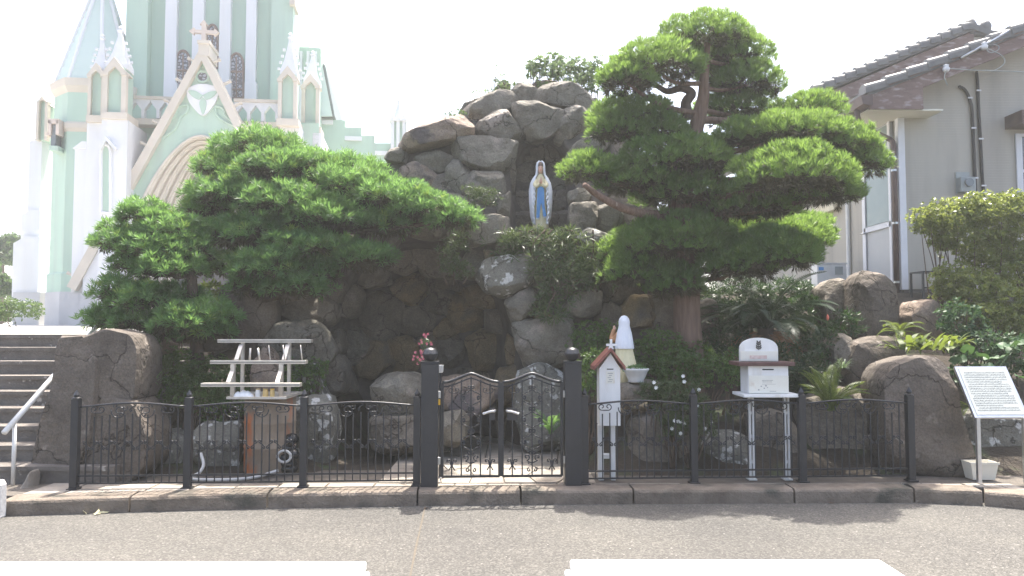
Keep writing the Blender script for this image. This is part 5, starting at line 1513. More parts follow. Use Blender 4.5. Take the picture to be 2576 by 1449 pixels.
MB().box(B1(241, 1100).x, B1(297, 1100).x, Yb + .06, Yb + .15, B1(285, 1188).z, B1(285, 1155).z).build('crossbar', 'pipe_white', ob)
MB().tube([Vector((B1(232, 1150).x, Yb + .0, B1(285, 1150).z)), Vector((B1(272, 1150).x, Yb + .0, B1(285, 1150).z))], .012, 8).build('bracket', 'white_paint', ob)

Yc = 7.96
def B2(zx, zy, Y=Yc): return at(1811.2 + zx * .2917, 818.4 + zy * .2917, Y)
ab = empty('offering_box', (B2(440, 1350).x, Yc + .12, PAVE), 'white offering box with arched back board and dark red shelf roof', 'offering box')
x0, x1 = B2(195, 250).x, B2(530, 250).x
zc, ztop, zr1, zr0 = B2(360, 215).z, B2(360, 108).z, B2(360, 312).z, B2(360, 350).z
arch = [(x0, zr1 - .002)] + [((x0 + x1) / 2 - (x1 - x0) / 2 * math.cos(math.pi * t), zc + (ztop - zc) * math.sin(math.pi * t) ** .8) for t in np.linspace(0, 1, 17)] + [(x1, zr1 - .002)]
bd = MB().prism(arch, Yc + .10, Yc + .13).build('arched_board', 'white_paint', ab)
zz = B2(360, 226).z
MB().box(x0 + .008, x1 - .008, Yc + .09, Yc + .0995, zr1 + .003, zz).build('name_panel', 'cream_panel', ab)
MB().box(x0 + .10, x1 - .12, Yc + .087, Yc + .0895, B2(360, 292).z, B2(360, 262).z).build('faded_lettering', 'faded_print', bd)
# sprig emblem on the arch
em = MB(); ex = B2(360, 180).x
def ez(v): return B2(360, v).z
em.tube([(ex, Yc + .097, ez(216)), (ex, Yc + .097, ez(145))], .005, 5)
for z0, s in ((205, .028), (188, .026), (168, .022), (150, .018)):
    for sx in (-1, 1):
        em.tube(bez([(ex, Yc + .097, ez(z0)), (ex + sx * s * .6, Yc + .097, ez(z0) + .006), (ex + sx * s, Yc + .097, ez(z0) + .022)], 3), [.004, .006, .008, .009, .008, .007, .003], 5)
em.build('sprig_emblem', 'ink', bd)
MB().box(B2(150, 330).x, B2(636, 330).x, Yc - .04, Yc + .32, zr0, zr1 - .004).build('roof_shelf', 'brown_roof', ab, bevel=.006)
xb0, xb1 = B2(245, 450).x, B2(590, 450).x
zbx = B2(440, 590).z
MB().box(xb0, xb1, Yc, Yc + .28, zbx, zr0 - .001).build('body', 'white_paint', ab, bevel=.003)
lp_ = MB().box(xb0 + .004, xb1 - .002, Yc - .012, Yc - .001, zbx + .003, B2(440, 432).z).build('front_panel', 'cream_panel', ab, bevel=.003)
MB().box(B2(365, 380).x, B2(462, 380).x, Yc - .003, Yc - .001, B2(360, 386).z, B2(360, 376).z).build('coin_slot', 'slot', ab)
pr = MB(); rg = random.Random(5)
for zy, xa, xb, h in ((472, 360, 450, 5), (485, 365, 440, 4), (505, 360, 478, 3), (565, 425, 475, 5)):
    x = xa
    while x < xb:
        w = rg.uniform(3, 8)
        pr.box(B2(x, 480).x, B2(x + w, 480).x, Yc - .0145, Yc - .0125, B2(360, zy + h).z, B2(360, zy).z)
        x += w + 3
for (x, zy, r) in ((352, 525, 7), (378, 542, 7), (392, 520, 9), (405, 535, 5), (330, 556, 8)):
    pr.prism([(B2(x + r * math.cos(a), 500).x, B2(360, zy + r * .8 * math.sin(a)).z) for a in np.linspace(0, 5.3, 7)], Yc - .0145, Yc - .0125)
pr.build('panel_print', 'ink_grey', lp_)
MB().box(B2(187, 600).x, B2(680, 600).x, Yc - .07, Yc + .34, B2(440, 618).z, zbx - .002).build('bottom_shelf', 'white_paint', ab, bevel=.005)
for a, b in ((268, 312), (574, 620)):
    xa, xb = B2(a, 900).x, B2(b, 900).x
    w = (xb - xa) * .36
    lg = MB().box(xa, xa + w, Yc + .06, Yc + .10, PAVE, B2(440, 619).z).box(xb - w, xb, Yc + .06, Yc + .10, PAVE, B2(440, 619).z)
    for z in (.30, .56, .80):
        lg.box(xa + w, xb - w, Yc + .065, Yc + .095, z, z + .03)
    lo = lg.build('leg', 'pipe_white', ab)
    MB().box(xa - .02, xb + .01, Yc + .02, Yc + .14, PAVE - .002, PAVE + .012).build('foot', 'pipe_white', lo)

# ================================================================== CANDLE RACK
rk = empty('candle_rack', (-2.75, 8.4, PAVE), 'stepped pale metal candle rack with three slotted bars and spikes', 'candle rack')
bars = [(8.62, 857, 551, 785), (8.40, 910, 532, 772), (8.15, 967, 509, 757)]
ends = []
for Y, py, a, b in bars:
    A, B = at(a, py, Y), at(b, py, Y)
    ends.append((A, B))
    rb = MB().box(A.x, B.x, Y - .05, Y + .05, A.z - .022, A.z + .016).build('bar', 'rack_metal', rk, bevel=.003)
    MB().box(A.x + .004, B.x - .004, Y - .0515, Y - .0505, A.z - .006, A.z).build('slot', 'slot', rb)
for f in (.25, .75):
    xs_ = [e[0].x + (e[1].x - e[0].x) * f for e in ends]
    for i in (0, 1):
        p, q = Vector((xs_[i], bars[i][0], ends[i][0].z - .024)), Vector((xs_[i + 1], bars[i + 1][0], ends[i + 1][0].z + .018))
        MB().bar(p + Vector((0, -.03, -.02)), q + Vector((0, .03, 0)), .045, .012).build('inclined_strut', 'rack_metal', rk)
        MB().tube([p, p + Vector((0, 0, -.05))], .006, 6).build('hanger', 'rack_metal', rk)
    MB().box(xs_[2] - .022, xs_[2] + .022, 8.30, 8.34, .955, ends[1][0].z - .023).build('leg', 'rack_metal', rk)
    MB().box(xs_[2] - .018, xs_[2] + .018, 8.60, 8.63, .955, ends[0][0].z - .023).build('leg', 'rack_metal', rk)
for (x, y0, y1, r) in ((628, 903, 876, .011), (653, 903, 876, .011), (680, 903, 868, .006), (716, 903, 868, .006), (760, 903, 868, .006)):
    p = at(x, y0 + 2, 8.40); q = at(x - (4 if x > 640 else -2), y1, 8.42)
    MB().tube([p, q], r, 8).build('spike', 'rack_metal', rk, smooth=True)
tz = at(650, 1001, 8.1).z
ta, tb = at(572, 1001, 8.05), at(722, 1001, 8.05)
tray = MB().box(ta.x, tb.x, 8.02, 8.68, tz - .006, tz).box(ta.x, tb.x, 8.02, 8.03, tz, tz + .018).box(ta.x, tb.x, 8.67, 8.68, tz, tz + .018).box(ta.x, ta.x + .01, 8.03, 8.67, tz, tz + .018).box(tb.x - .01, tb.x, 8.03, 8.67, tz, tz + .018)
tray.build('tray', 'rack_metal', rk)
for k, (px, w, cl) in enumerate(((649, .055, 'jar_candle'), (668, .06, 'jar_candle'), (685, .05, 'yellow'))):
    p = at(px, 995, 8.14)
    j = empty('candle_jar', (p.x, 8.14, tz), ['short glass candle jar next to the white cloth on the tray', 'wide glass candle jar in the middle of the tray', 'glass candle jar with yellow wax on the tray end'][k], 'jar')
    MB().lathe([(w * .48, 0), (w * .5, .012), (w * .5, .06), (w * .42, .075), (w * .42, .082)], (p.x, 8.14, tz), 16).build('jar_glass', 'vase' if k == 0 else 'jar_candle', j, smooth=True)
    MB().lathe([(w * .44, .083), (w * .44, .092), (w * .2, .093)], (p.x, 8.14, tz), 16).build('wax', cl, j, smooth=True)
cl = MB()
for (px, r) in ((598, .045), (611, .055), (622, .05), (630, .035)):
    p = at(px, 996, 8.14)
    cl.lathe([(r * 1.1, 0), (r, r * .5), (r * .7, r * 1.0), (r * .25, r * 1.35), (.002, r * 1.4)], (p.x, 8.14 + (px % 3) * .01, tz), 9, rot=px)
tag(cl.build('cloth_bundle', 'cloth', smooth=True), 'crumpled white cloth lying on the candle tray', 'cloth')

# drum, basin, dark bundle, hose
p = at(678, 1185, 8.5)
dr = empty('rusty_drum', (p.x, 8.5, PAVE), 'rusty weathered metal drum below the candle tray', 'drum')
rdr = 62 / F * 8.5
h = tz - .03 - PAVE
MB().lathe([(rdr * .98, 0), (rdr, .02), (rdr, h * .33), (rdr * 1.03, h * .345), (rdr, h * .36), (rdr, h * .66), (rdr * 1.03, h * .675), (rdr, h * .69), (rdr, h), (rdr * .95, h), (rdr * .95, h - .05)], (p.x, 8.5, PAVE), 28).build('shell', 'rust', dr, smooth=True)
MB().lathe([(rdr * 1.0, h + .001), (rdr * 1.03, h + .012), (rdr * .97, h + .022)], (p.x, 8.5, PAVE), 28).build('rim', 'rust', dr, smooth=True)
lone('stone_basin', [(497,1175),(500,1070),(520,1060),(560,1064),(606,1060),(614,1120),(610,1180),(555,1186)], 8.62, .28, 'rock_lichen', 'blocky whitish-flecked stone basin left of the rusty drum', .35, .03, 36, 3)
R = random.Random(11)
bn = MB()
bp_ = at(727, 1190, 8.35)
for k in range(7):
    c = Vector((bp_.x + R.uniform(-.07, .07), 8.35 + R.uniform(-.05, .05), PAVE + .05 + k * .052))
    bn.lathe([(.005, -.06), (.075, -.04), (.10, 0), (.07, .05), (.005, .065)], c, 10, rot=k, sx=R.uniform(.7, 1.1), sy=.8)
bo = bn.build('plastic_bundle', 'black_plastic', smooth=True)
tag(bo, 'black shiny plastic bundle with pale hose coil beside the rusty drum', 'bundle')
ri = MB().tube([(bp_.x - .02 + .07 * math.cos(a), 8.23, PAVE + .20 + .06 * math.sin(a)) for a in np.linspace(0, 2 * math.pi, 20)], .014, 8)
ri.build('hose_coil', 'hose', bo, smooth=True)
hs = bez([(at(505, 1140, 8.1).x, 8.1, at(505, 1140, 8.1).z), (at(512, 1165, 8.05).x, 8.05, .28), (at(498, 1190, 8.0).x, 8.0, .20), (at(470, 1203, 8.0).x, 8.0, PAVE + .02), (at(520, 1208, 8.0).x, 7.93, PAVE + .016), (at(600, 1207, 8.0).x, 7.95, PAVE + .016), (at(650, 1195, 8.1).x, 8.1, PAVE + .016), (at(700, 1170, 8.2).x, 8.2, PAVE + .06)], 6)
tag(MB().tube(hs, .016, 8).build('garden_hose', 'hose', smooth=True), 'pale garden hose lying on the paving behind the fence', 'hose')

# ================================================================== STATUES
def loft(secs, a0=0.0, a1=2 * math.pi, n=28, fold=0, famp=0.0, c=(0, 0, 0)):
    """secs: (z, rx, ry, dx, dy); open range if a0..a1 is not a full turn. angle -pi/2 faces the camera"""
    fullt = abs(a1 - a0 - 2 * math.pi) < 1e-6
    m_ = n if fullt else n + 1
    vs_ = []
    for (z, rx, ry, dx, dy, *fa) in secs:
        f = famp * (fa[0] if fa else 1)
        for k in range(m_):
            a = a0 + (a1 - a0) * k / n
            g = 1 + f * math.cos(a * fold + z * 3)
            vs_.append((c[0] + dx + rx * g * math.cos(a), c[1] + dy + ry * g * math.sin(a), c[2] + z))
    fs = []
    for i in range(len(secs) - 1):
        for k in range(n):
            k2 = (k + 1) % m_
            fs.append((i * m_ + k, i * m_ + k2, (i + 1) * m_ + k2, (i + 1) * m_ + k))
    b = MB().add(vs_, fs)
    if fullt:
        b.f.append(tuple(range(m_ - 1, -1, -1))); b.f.append(tuple(range((len(secs) - 1) * m_, len(secs) * m_))); b.mi += [0, 0]
    return b
YS = 10.72
sb = at(1360, 579, YS)
S = YS / F                        # metres per pixel there
ma = empty('madonna_statue', sb, 'painted statue of a praying woman with blue sash standing in the rock niche', 'statue')
def px_(v): return v * S
gown = loft([(0, px_(20), px_(15), 0, 0, 1), (px_(8), px_(19), px_(14), 0, 0, 1), (px_(60), px_(17), px_(13), 0, 0, .8), (px_(100), px_(15), px_(11.5), 0, 0, .4), (px_(118), px_(15), px_(11), 0, 0, .2), (px_(132), px_(13), px_(9), 0, 0, 0), (px_(140), px_(6), px_(6), 0, 0, 0), (px_(146), px_(4.5), px_(5), 0, 0, 0)], fold=9, famp=.07)
gown.build('gown', 'statue_cream', ma, smooth=True, local=True)
D = math.radians
man = loft([(px_(12), px_(18), px_(15), 0, px_(2), 1), (px_(35), px_(25), px_(17), 0, px_(2), 1), (px_(70), px_(28), px_(18), 0, px_(1), 1), (px_(100), px_(28.5), px_(18), 0, 0, .7), (px_(120), px_(25), px_(16), 0, 0, .4), (px_(132), px_(19), px_(13), 0, 0, .2), (px_(141), px_(12.5), px_(11), 0, px_(1), 0), (px_(152), px_(11), px_(11.5), 0, px_(1), 0), (px_(164), px_(11), px_(12), 0, px_(1), 0), (px_(172), px_(9), px_(10), 0, px_(1), 0), (px_(177), px_(4), px_(4), 0, px_(1), 0)],
           D(-50), D(230), 36, 13, .035)
mo = man.build('mantle', 'statue_white', ma, smooth=True, local=True)
so_ = mo.modifiers.new('solid', 'SOLIDIFY'); so_.thickness = .012; so_.offset = 0
# gathered folds hanging at both edges of the mantle
for sx in (-1, 1):
    b = MB()
    ed = []
    for k in range(40):
        z = 14 + k * 2.4
        w = 15.5 + 3.5 * math.sin(min(1, k / 26) * math.pi) + 1.5 * math.sin(k * 1.15)
        ed.append((sx * px_(w), -px_(14.3 - .8 * math.sin(k * 1.15)), px_(z)))
    b.tube(ed, [px_(2.2 + .9 * math.sin(k * 1.15 + 1)) for k in range(40)], 7)
    b.build('mantle_fold', 'statue_white', ma, smooth=True, local=True)
head = loft([(px_(143), px_(4.5), px_(5), 0, -px_(1)), (px_(147), px_(5.5), px_(6.5), 0, -px_(2.2)), (px_(152), px_(7), px_(8), 0, -px_(2)), (px_(159), px_(7.6), px_(8.5), 0, -px_(1.5)), (px_(165), px_(7.4), px_(8), 0, -px_(1)), (px_(170), px_(5), px_(6), 0, -px_(.5)), (px_(172), px_(1), px_(1), 0, 0)], n=20)
head.tube([(0, -px_(10.2), px_(159)), (0, -px_(11.4), px_(155.5)), (0, -px_(10.4), px_(154.5))], [px_(.6), px_(1.2), px_(.8)], 6)
hd = head.build('head', 'statue_skin', ma, smooth=True, local=True)
hdw = W[hd.name].translation - W[ma.name].translation
def sub(b, name, m):
    b.v = [tuple(Vector(v) - hdw) for v in b.v]
    b.build(name, m, hd, smooth=True, local=True)
for sx in (-1, 1):
    sub(MB().lathe([(px_(.2), -px_(.6)), (px_(1.2), 0), (px_(.2), px_(.6))], (sx * px_(3.1), -px_(9.3), px_(159.5)), 8), 'eye', 'hair')
sub(MB().tube([(-px_(2), -px_(9.2), px_(151.4)), (0, -px_(10.1), px_(151.2)), (px_(2), -px_(9.2), px_(151.4))], px_(.7), 6), 'mouth', 'petal_coral')
hr_ = loft([(px_(156), px_(8.4), px_(8), 0, px_(0)), (px_(163), px_(8.6), px_(9), 0, -px_(.6)), (px_(168), px_(7.6), px_(9), 0, -px_(.8)), (px_(173), px_(3), px_(4), 0, 0)], n=18)
sub(hr_, 'hair', 'hair')
# sleeves, praying hands
for sx in (-1, 1):
    MB().tube(bez([(sx * px_(13), -px_(4), px_(126)), (sx * px_(14), -px_(12), px_(112)), (sx * px_(9), -px_(17), px_(109)), (sx * px_(3.5), -px_(18), px_(116))], 5), [px_(v) for v in np.linspace(6.5, 4.2, 16)], 9).build('sleeve', 'statue_cream', ma, smooth=True, local=True)
hb = MB()
for sx in (-1, 1):
    o_ = sx * px_(1.3)
    hb.tube([(o_ * 1.8, -px_(17.5), px_(115)), (o_ * 1.2, -px_(18), px_(121)), (o_, -px_(18), px_(126))], [px_(2.2), px_(2.5), px_(1.9)], 7)
    for k, l in enumerate((7, 8.4, 8, 6.4)):
        y = -px_(19.8) + k * px_(1.25)
        hb.tube([(o_, y, px_(124.5)), (o_ * .95, y + px_(.1), px_(124.5 + l * .55)), (o_ * .6, y + px_(.3), px_(124.5 + l))], [px_(.75), px_(.68), px_(.42)], 6)
    hb.tube([(o_ * 1.3, -px_(16), px_(120)), (o_ * 1.2, -px_(14.6), px_(124)), (o_ * .9, -px_(14.4), px_(128))], [px_(.95), px_(.85), px_(.55)], 6)
hb.build('hands', 'statue_skin', ma, smooth=True, local=True)
# blue sash: belt and two tails
yb_ = -px_(15.2)
sash = MB()
sash.prism([(-px_(8), px_(108)), (px_(8), px_(108)), (px_(9.5), px_(60)), (px_(1.5), px_(66)), (-px_(.5), px_(60)), (-px_(10.5), px_(58))], yb_ - .012, yb_ + .02)
sash.prism([(-px_(10.5), px_(58.4)), (-px_(.7), px_(60.4)), (-px_(3.5), px_(30)), (-px_(11.5), px_(29))], yb_ - .016, yb_ + .01)
sash.prism([(px_(1.5), px_(66.2)), (px_(9.5), px_(60.2)), (px_(14), px_(33)), (px_(6), px_(32))], yb_ - .016, yb_ + .01)
so2 = sash.build('sash', 'statue_blue', ma, local=True)
sw2 = W[so2.name].translation - W[ma.name].translation
for (a, b, z) in ((-11.5, -3.8, 28.8), (6, 14, 32)):
    fb = MB()
    for k in range(4):
        x = px_(a + (b - a) * (k + .5) / 4)
        fb.tube([(x, yb_ - .006, px_(z)), (x, yb_ - .006, px_(z - 3.5))], px_(.85), 5)
    fb.v = [tuple(Vector(v) - sw2) for v in fb.v]
    fb.build('fringe', 'statue_white', so2, local=True)

YG = 8.95
gb = at(1573, 922, YG)
S2 = YG / F
def q_(v): return v * S2
gs = empty('kneeling_girl_statue', gb, 'statue of a girl seen from behind in white veil and yellow skirt among shrubs', 'statue')
loft([(-q_(40), q_(34), q_(28), 0, -q_(2), 1), (0, q_(28), q_(22), 0, 0, 1), (q_(12), q_(25), q_(20), 0, 0, 1), (q_(35), q_(22), q_(17), -q_(2), 0, .8), (q_(60), q_(19), q_(14), -q_(3), 0, .3)], n=56, fold=14, famp=.06).build('skirt', 'statue_cream', gs, smooth=True, local=True)
ve = loft([(q_(44), q_(23), q_(20), -q_(2), 0, 1), (q_(47), q_(23.5), q_(20.5), -q_(2), 0, 1), (q_(65), q_(21), q_(18), -q_(2), 0, .8), (q_(85), q_(18), q_(15), -q_(2), 0, .5), (q_(96), q_(15), q_(13.5), -q_(2), q_(0), .2), (q_(103), q_(13.6), q_(13.5), -q_(2), q_(0), 0), (q_(112), q_(14.2), q_(14.5), -q_(2), 0, 0), (q_(120), q_(12), q_(12.5), -q_(2), 0, 0), (q_(126), q_(7), q_(7), -q_(2), 0, 0), (q_(128), q_(1), q_(1), -q_(2), 0, 0)], n=64, fold=16, famp=.055)
ve.build('veil', 'statue_white', gs, smooth=True, local=True)
MB().tube(bez([(-q_(14), q_(6), q_(80)), (-q_(26), q_(14), q_(66)), (-q_(30), q_(24), q_(72)), (-q_(24), q_(30), q_(92))], 5), [q_(v) for v in np.linspace(9, 5, 16)], 9).build('sleeve', 'statue_brown', gs, smooth=True, local=True)
hg = MB()
hg.tube([(-q_(24), q_(30), q_(90)), (-q_(23), q_(31), q_(97))], [q_(3.4), q_(3)], 7)
for k in range(4):
    hg.tube([(-q_(25.5) + k * q_(1.4), q_(31), q_(96)), (-q_(24.8) + k * q_(1.2), q_(32), q_(100)), (-q_(24.2) + k * q_(1), q_(32.5), q_(103.5 - abs(k - 1.5)))], [q_(.9), q_(.8), q_(.5)], 6)
hg.tube([(-q_(20.5), q_(30), q_(92)), (-q_(19.5), q_(30), q_(96)), (-q_(20), q_(30.5), q_(99))], [q_(1.1), q_(1), q_(.6)], 6)
hg.build('hands', 'statue_skin', gs, smooth=True, local=True)
loft([(q_(98), q_(8), q_(8), -q_(2), q_(8)), (q_(104), q_(10), q_(11), -q_(2), q_(6)), (q_(114), q_(10.5), q_(12), -q_(2), q_(5)), (q_(121), q_(8), q_(9), -q_(2), q_(4)), (q_(124), q_(2), q_(2), -q_(2), q_(2))], n=16).build('head', 'statue_skin', gs, smooth=True, local=True)

# ================================================================== INFORMATION BOARD, PLANTER, SMALL THINGS
YI = 7.84
ip = at(2455, 1213, YI)
ib = empty('information_board', (ip.x, YI, PAVE), 'slanted information board with rows of small text on a grey metal post', 'sign')
bl, br_ = Vector((at(2450, 1050, YI).x, YI - .02, at(2450, 1050, YI).z)), None
wI = .56; zI1 = at(2430, 922, 8.16).z
tl = Vector((bl.x + .03, 8.16, zI1))
ux = Vector((1, .05, 0)).normalized(); uy = (Vector((bl.x, 8.16, zI1)) - bl); Lh = uy.length; uy.normalize(); un = ux.cross(uy).normalized()
def ibp(a, b, c): return bl + ux * a + uy * b + un * c
def ibox(a0, a1, b0, b1, c0, c1):
    return MB().add([ibp(a, b, c) for c in (c0, c1) for a, b in ((a0, b0), (a1, b0), (a1, b1), (a0, b1))],
                    [(3, 2, 1, 0), (4, 5, 6, 7), (0, 1, 5, 4), (1, 2, 6, 5), (2, 3, 7, 6), (3, 0, 4, 7)])
ibox(0, wI, 0, Lh, -.03, 0).build('panel_frame', 'steel', ib)
sf = ibox(.03, wI - .03, .03, Lh - .03, .001, .004).build('panel_face', 'sign_face', ib)
tx = MB(); rg = random.Random(8)
rows = 17
for r in range(rows):
    b0 = Lh - .07 - r * (Lh - .13) / rows
    a = .06 + (.015 if r % 5 == 0 else 0)
    end = wI - .06 - (rg.uniform(.05, .2) if r % 5 == 4 else 0)
    while a < end:
        w = rg.uniform(.008, .013)
        q = ibox(a, a + w, b0 - .012, b0 - .009, .0045, .0055)
        tx.add(q.v, q.f)
        q = ibox(a + w * .4, a + w * .6, b0 - .016, b0, .0045, .0055)
        tx.add(q.v, q.f)
        if rg.random() < .6:
            q = ibox(a, a + w * .9, b0 - .004, b0 - .001, .0045, .0055)
            tx.add(q.v, q.f)
        a += w + .005
tx.build('panel_text', 'ink_sign', sf)
for dx in (.04, wI - .05):
    x = bl.x + dx
    MB().box(x - .018, x + .018, YI - .01, YI + .026, PAVE, bl.z + .0).build('post', 'steel', ib)
plb = at(2476, 1205, 8.05)
pt = empty('planter_box', (plb.x, 8.05, PAVE), 'empty cream plastic planter box beside the information board post', 'planter')
a, b = at(2446, 1205, 8.0), at(2506, 1205, 8.0)
zt = at(2446, 1163, 8.0).z
w0 = .012
vs_ = []
for (x0_, x1_, y0_, y1_, z_) in ((a.x + .01, b.x - .01, 8.0, 8.14, PAVE), (a.x - .02, b.x + .02, 7.98, 8.16, zt), (a.x - .005, b.x + .005, 7.995, 8.145, zt), (a.x + .02, b.x - .02, 8.01, 8.13, zt - .10)):
    vs_ += [(x0_, y0_, z_), (x1_, y0_, z_), (x1_, y1_, z_), (x0_, y1_, z_)]
fs = [(3, 2, 1, 0)] + [(i * 4 + k, i * 4 + (k + 1) % 4, (i + 1) * 4 + (k + 1) % 4, (i + 1) * 4 + k) for i in range(3) for k in range(4)] + [(12, 13, 14, 15)]
MB().add(vs_, fs).build('box', 'planter_cream', pt)
MB().box(a.x - .028, b.x + .028, 7.972, 7.979, zt - .02, zt + .004).build('rim', 'planter_cream', pt)
# white flower bowl on its rock
bwY = 8.72
bw = at(1600, 961, bwY)
bo = empty('flower_bowl', (bw.x, bwY, bw.z), 'white footed flower bowl with low green plants beside the girl statue', 'flower bowl')
k_ = bwY / F
MB().lathe([(20 * k_, 0), (19 * k_, 5 * k_), (24 * k_, 14 * k_), (29 * k_, 26 * k_), (33 * k_, 31 * k_), (33 * k_, 34 * k_), (28 * k_, 34 * k_), (26 * k_, 28 * k_)], (bw.x, bwY, bw.z), 26).build('bowl', 'vase', bo, smooth=True)
BOWL = (bw.x, bwY, bw.z + 30 * k_)
# scrap on the asphalt, stray leaves
lp = at(238, 1278, 7.15)
sc = MB()
for k, (dx, dy, l, w, a) in enumerate(((0, 0, .10, .03, .5), (.05, .02, .12, .025, .7), (-.05, -.01, .06, .02, 2.6), (.02, -.02, .07, .02, -.3))):
    c, s = math.cos(a), math.sin(a)
    x, y = lp.x + dx, 7.12 + dy
    sc.add([(x, y, .005), (x + c * l * .5 - s * w, y + s * l * .5 + c * w, .02 + .01 * k), (x + c * l, y + s * l, .008 + .012 * k), (x + c * l * .5 + s * w, y + s * l * .5 - c * w, .006)], [(0, 1, 2, 3)])
tag(sc.build('dry_leaf_scrap', 'litter'), 'pale yellow dry leaf scrap lying against the kerb', 'leaf')
rg = random.Random(21)
for k, (px, py) in enumerate(((760, 1267), (1078, 1278), (1345, 1262), (2100, 1268), (1452, 1222), (960, 1270))):
    d = ray(px, py); t = -EYE / d.z
    z = 0.006
    x, y = d.x * t, d.y * t
    if py < 1240: t = (PAVE - EYE) / d.z; x, y, z = d.x * t, d.y * t, PAVE + .012
    a = rg.uniform(0, 6); c, s = math.cos(a), math.sin(a); l, w = .035, .012
    o = MB().add([(x, y, z), (x + c * l - s * w, y + s * l + c * w, z + .008), (x + 2 * c * l, y + 2 * s * l, z + .002), (x + c * l + s * w, y + s * l - c * w, z)], [(0, 1, 2, 3)]).build('fallen_leaf', 'dead_leaf')
    tag(o, ['brown fallen leaf on the asphalt below the candle rack', 'brown fallen leaf on the asphalt joint line by the kerb', 'brown fallen leaf against the kerb below the gate', 'brown fallen leaf in the tree shadow below the arched box', 'brown fallen leaf on the paving beside the right gate post', 'brown fallen leaf against the kerb just left of the gate post'][k], 'leaf', 'fallen leaves by the kerb')

# ================================================================== FOLIAGE
RNG = np.random.default_rng(12)

def unit(a): return a / np.maximum(1e-9, np.linalg.norm(a, axis=-1, keepdims=True))

def quad_obj(name, V4, mats, parent, mi=None, org=None):
    """V4: (n,4,3) world-space quads -> one mesh object"""
    V4 = np.asarray(V4, dtype=np.float64)
    n = len(V4)
    base = np.array(wmat(parent).translation) if parent is not None else np.array([V4[..., 0].mean(), V4[..., 1].mean(), V4[..., 2].min()])
    inv = np.array(wmat(parent).inverted()) if parent is not None else None
    P = V4.reshape(-1, 3)
    if parent is not None:
        P = P @ inv[:3, :3].T + inv[:3, 3]
        org_ = np.array([P[:, 0].mean(), P[:, 1].mean(), P[:, 2].min()])
    else:
        org_ = base
    P = P - org_
    me = bpy.data.meshes.new(name)
    me.vertices.add(4 * n); me.loops.add(4 * n); me.polygons.add(n)
    me.vertices.foreach_set('co', P.ravel())
    me.loops.foreach_set('vertex_index', np.arange(4 * n, dtype=np.int32))
    me.polygons.foreach_set('loop_start', np.arange(0, 4 * n, 4, dtype=np.int32))
    me.polygons.foreach_set('loop_total', np.full(n, 4, dtype=np.int32))
    for m in mats: me.materials.append(M[m])
    if mi is not None: me.polygons.foreach_set('material_index', np.asarray(mi, dtype=np.int32))
    me.update(calc_edges=True)
    o = bpy.data.objects.new(name, me)
    o.location = tuple(org_)
    col.objects.link(o)
    if parent is not None:
        o.parent = parent
        W[o.name] = wmat(parent) @ Matrix.Translation(tuple(org_))
    else:
        W[o.name] = Matrix.Translation(tuple(org_))
    return o

def rosettes(P, Dv, nl, L, Wd, s0, s1, droop=0.0, bend=0.12):
    """tufts of nl narrow leaves at points P pointing along Dv"""
    n = len(P)
    Dv = unit(Dv)
    ref = unit(np.cross(Dv, unit(RNG.normal(size=(n, 3)))))
    b = np.cross(Dv, ref)
    k = np.arange(nl)
    az = (k * 2.39996)[None, :] + RNG.uniform(0, 6.28, (n, 1)) + RNG.normal(0, .25, (n, nl))
    an = s0 + (s1 - s0) * ((k + .5) / nl)[None, :] ** .6 + RNG.normal(0, .1, (n, nl))
    side = ref[:, None, :] * np.cos(az)[..., None] + b[:, None, :] * np.sin(az)[..., None]
    d = Dv[:, None, :] * np.cos(an)[..., None] + side * np.sin(an)[..., None]
    d[..., 2] -= droop
    d = unit(d)
    ln = L * RNG.uniform(.7, 1.15, (n, nl, 1))
    w = unit(np.cross(d, Dv[:, None, :] + RNG.normal(0, .35, (n, nl, 3)))) * (Wd * RNG.uniform(.8, 1.2, (n, nl, 1)) / 2)
    base = P[:, None, :] + d * (L * .08)
    up = Dv[:, None, :] * (ln * bend)
    mid = base + d * ln * .5 + up * .6
    tip = base + d * ln
    return np.stack([base, mid + w, tip, mid - w], axis=2).reshape(-1, 4, 3)

def npat(pos, sc): return np.array([noise.noise(Vector(p) * sc) for p in pos])

def dome_points(c, r, n, zmin=-.35, jit=.14, shell=.2):
    d = unit(RNG.normal(size=(n * 3, 3)))
    d = d[d[:, 2] > zmin][:n]
    rad = 1 - shell * RNG.random(len(d)) ** 2 + (RNG.random(len(d)) < .07) * RNG.uniform(.04, .2, len(d)) * (jit > .15)
    nn = npat(d * 2.2 + np.array(c), 1.0) * jit * 2.2
    p = np.array(c) + d * np.array(r) * (rad + nn)[:, None]
    nrm = unit(d / np.array(r))
    return p, nrm

def twigs(P0, P1, r=.004):
    """thin sticks as crossed slivers"""
    d = unit(P1 - P0)
    w = unit(np.cross(d, RNG.normal(size=d.shape))) * r
    return np.stack([P0 - w, P0 + w, P1 + w * .4, P1 - w * .4], axis=1)

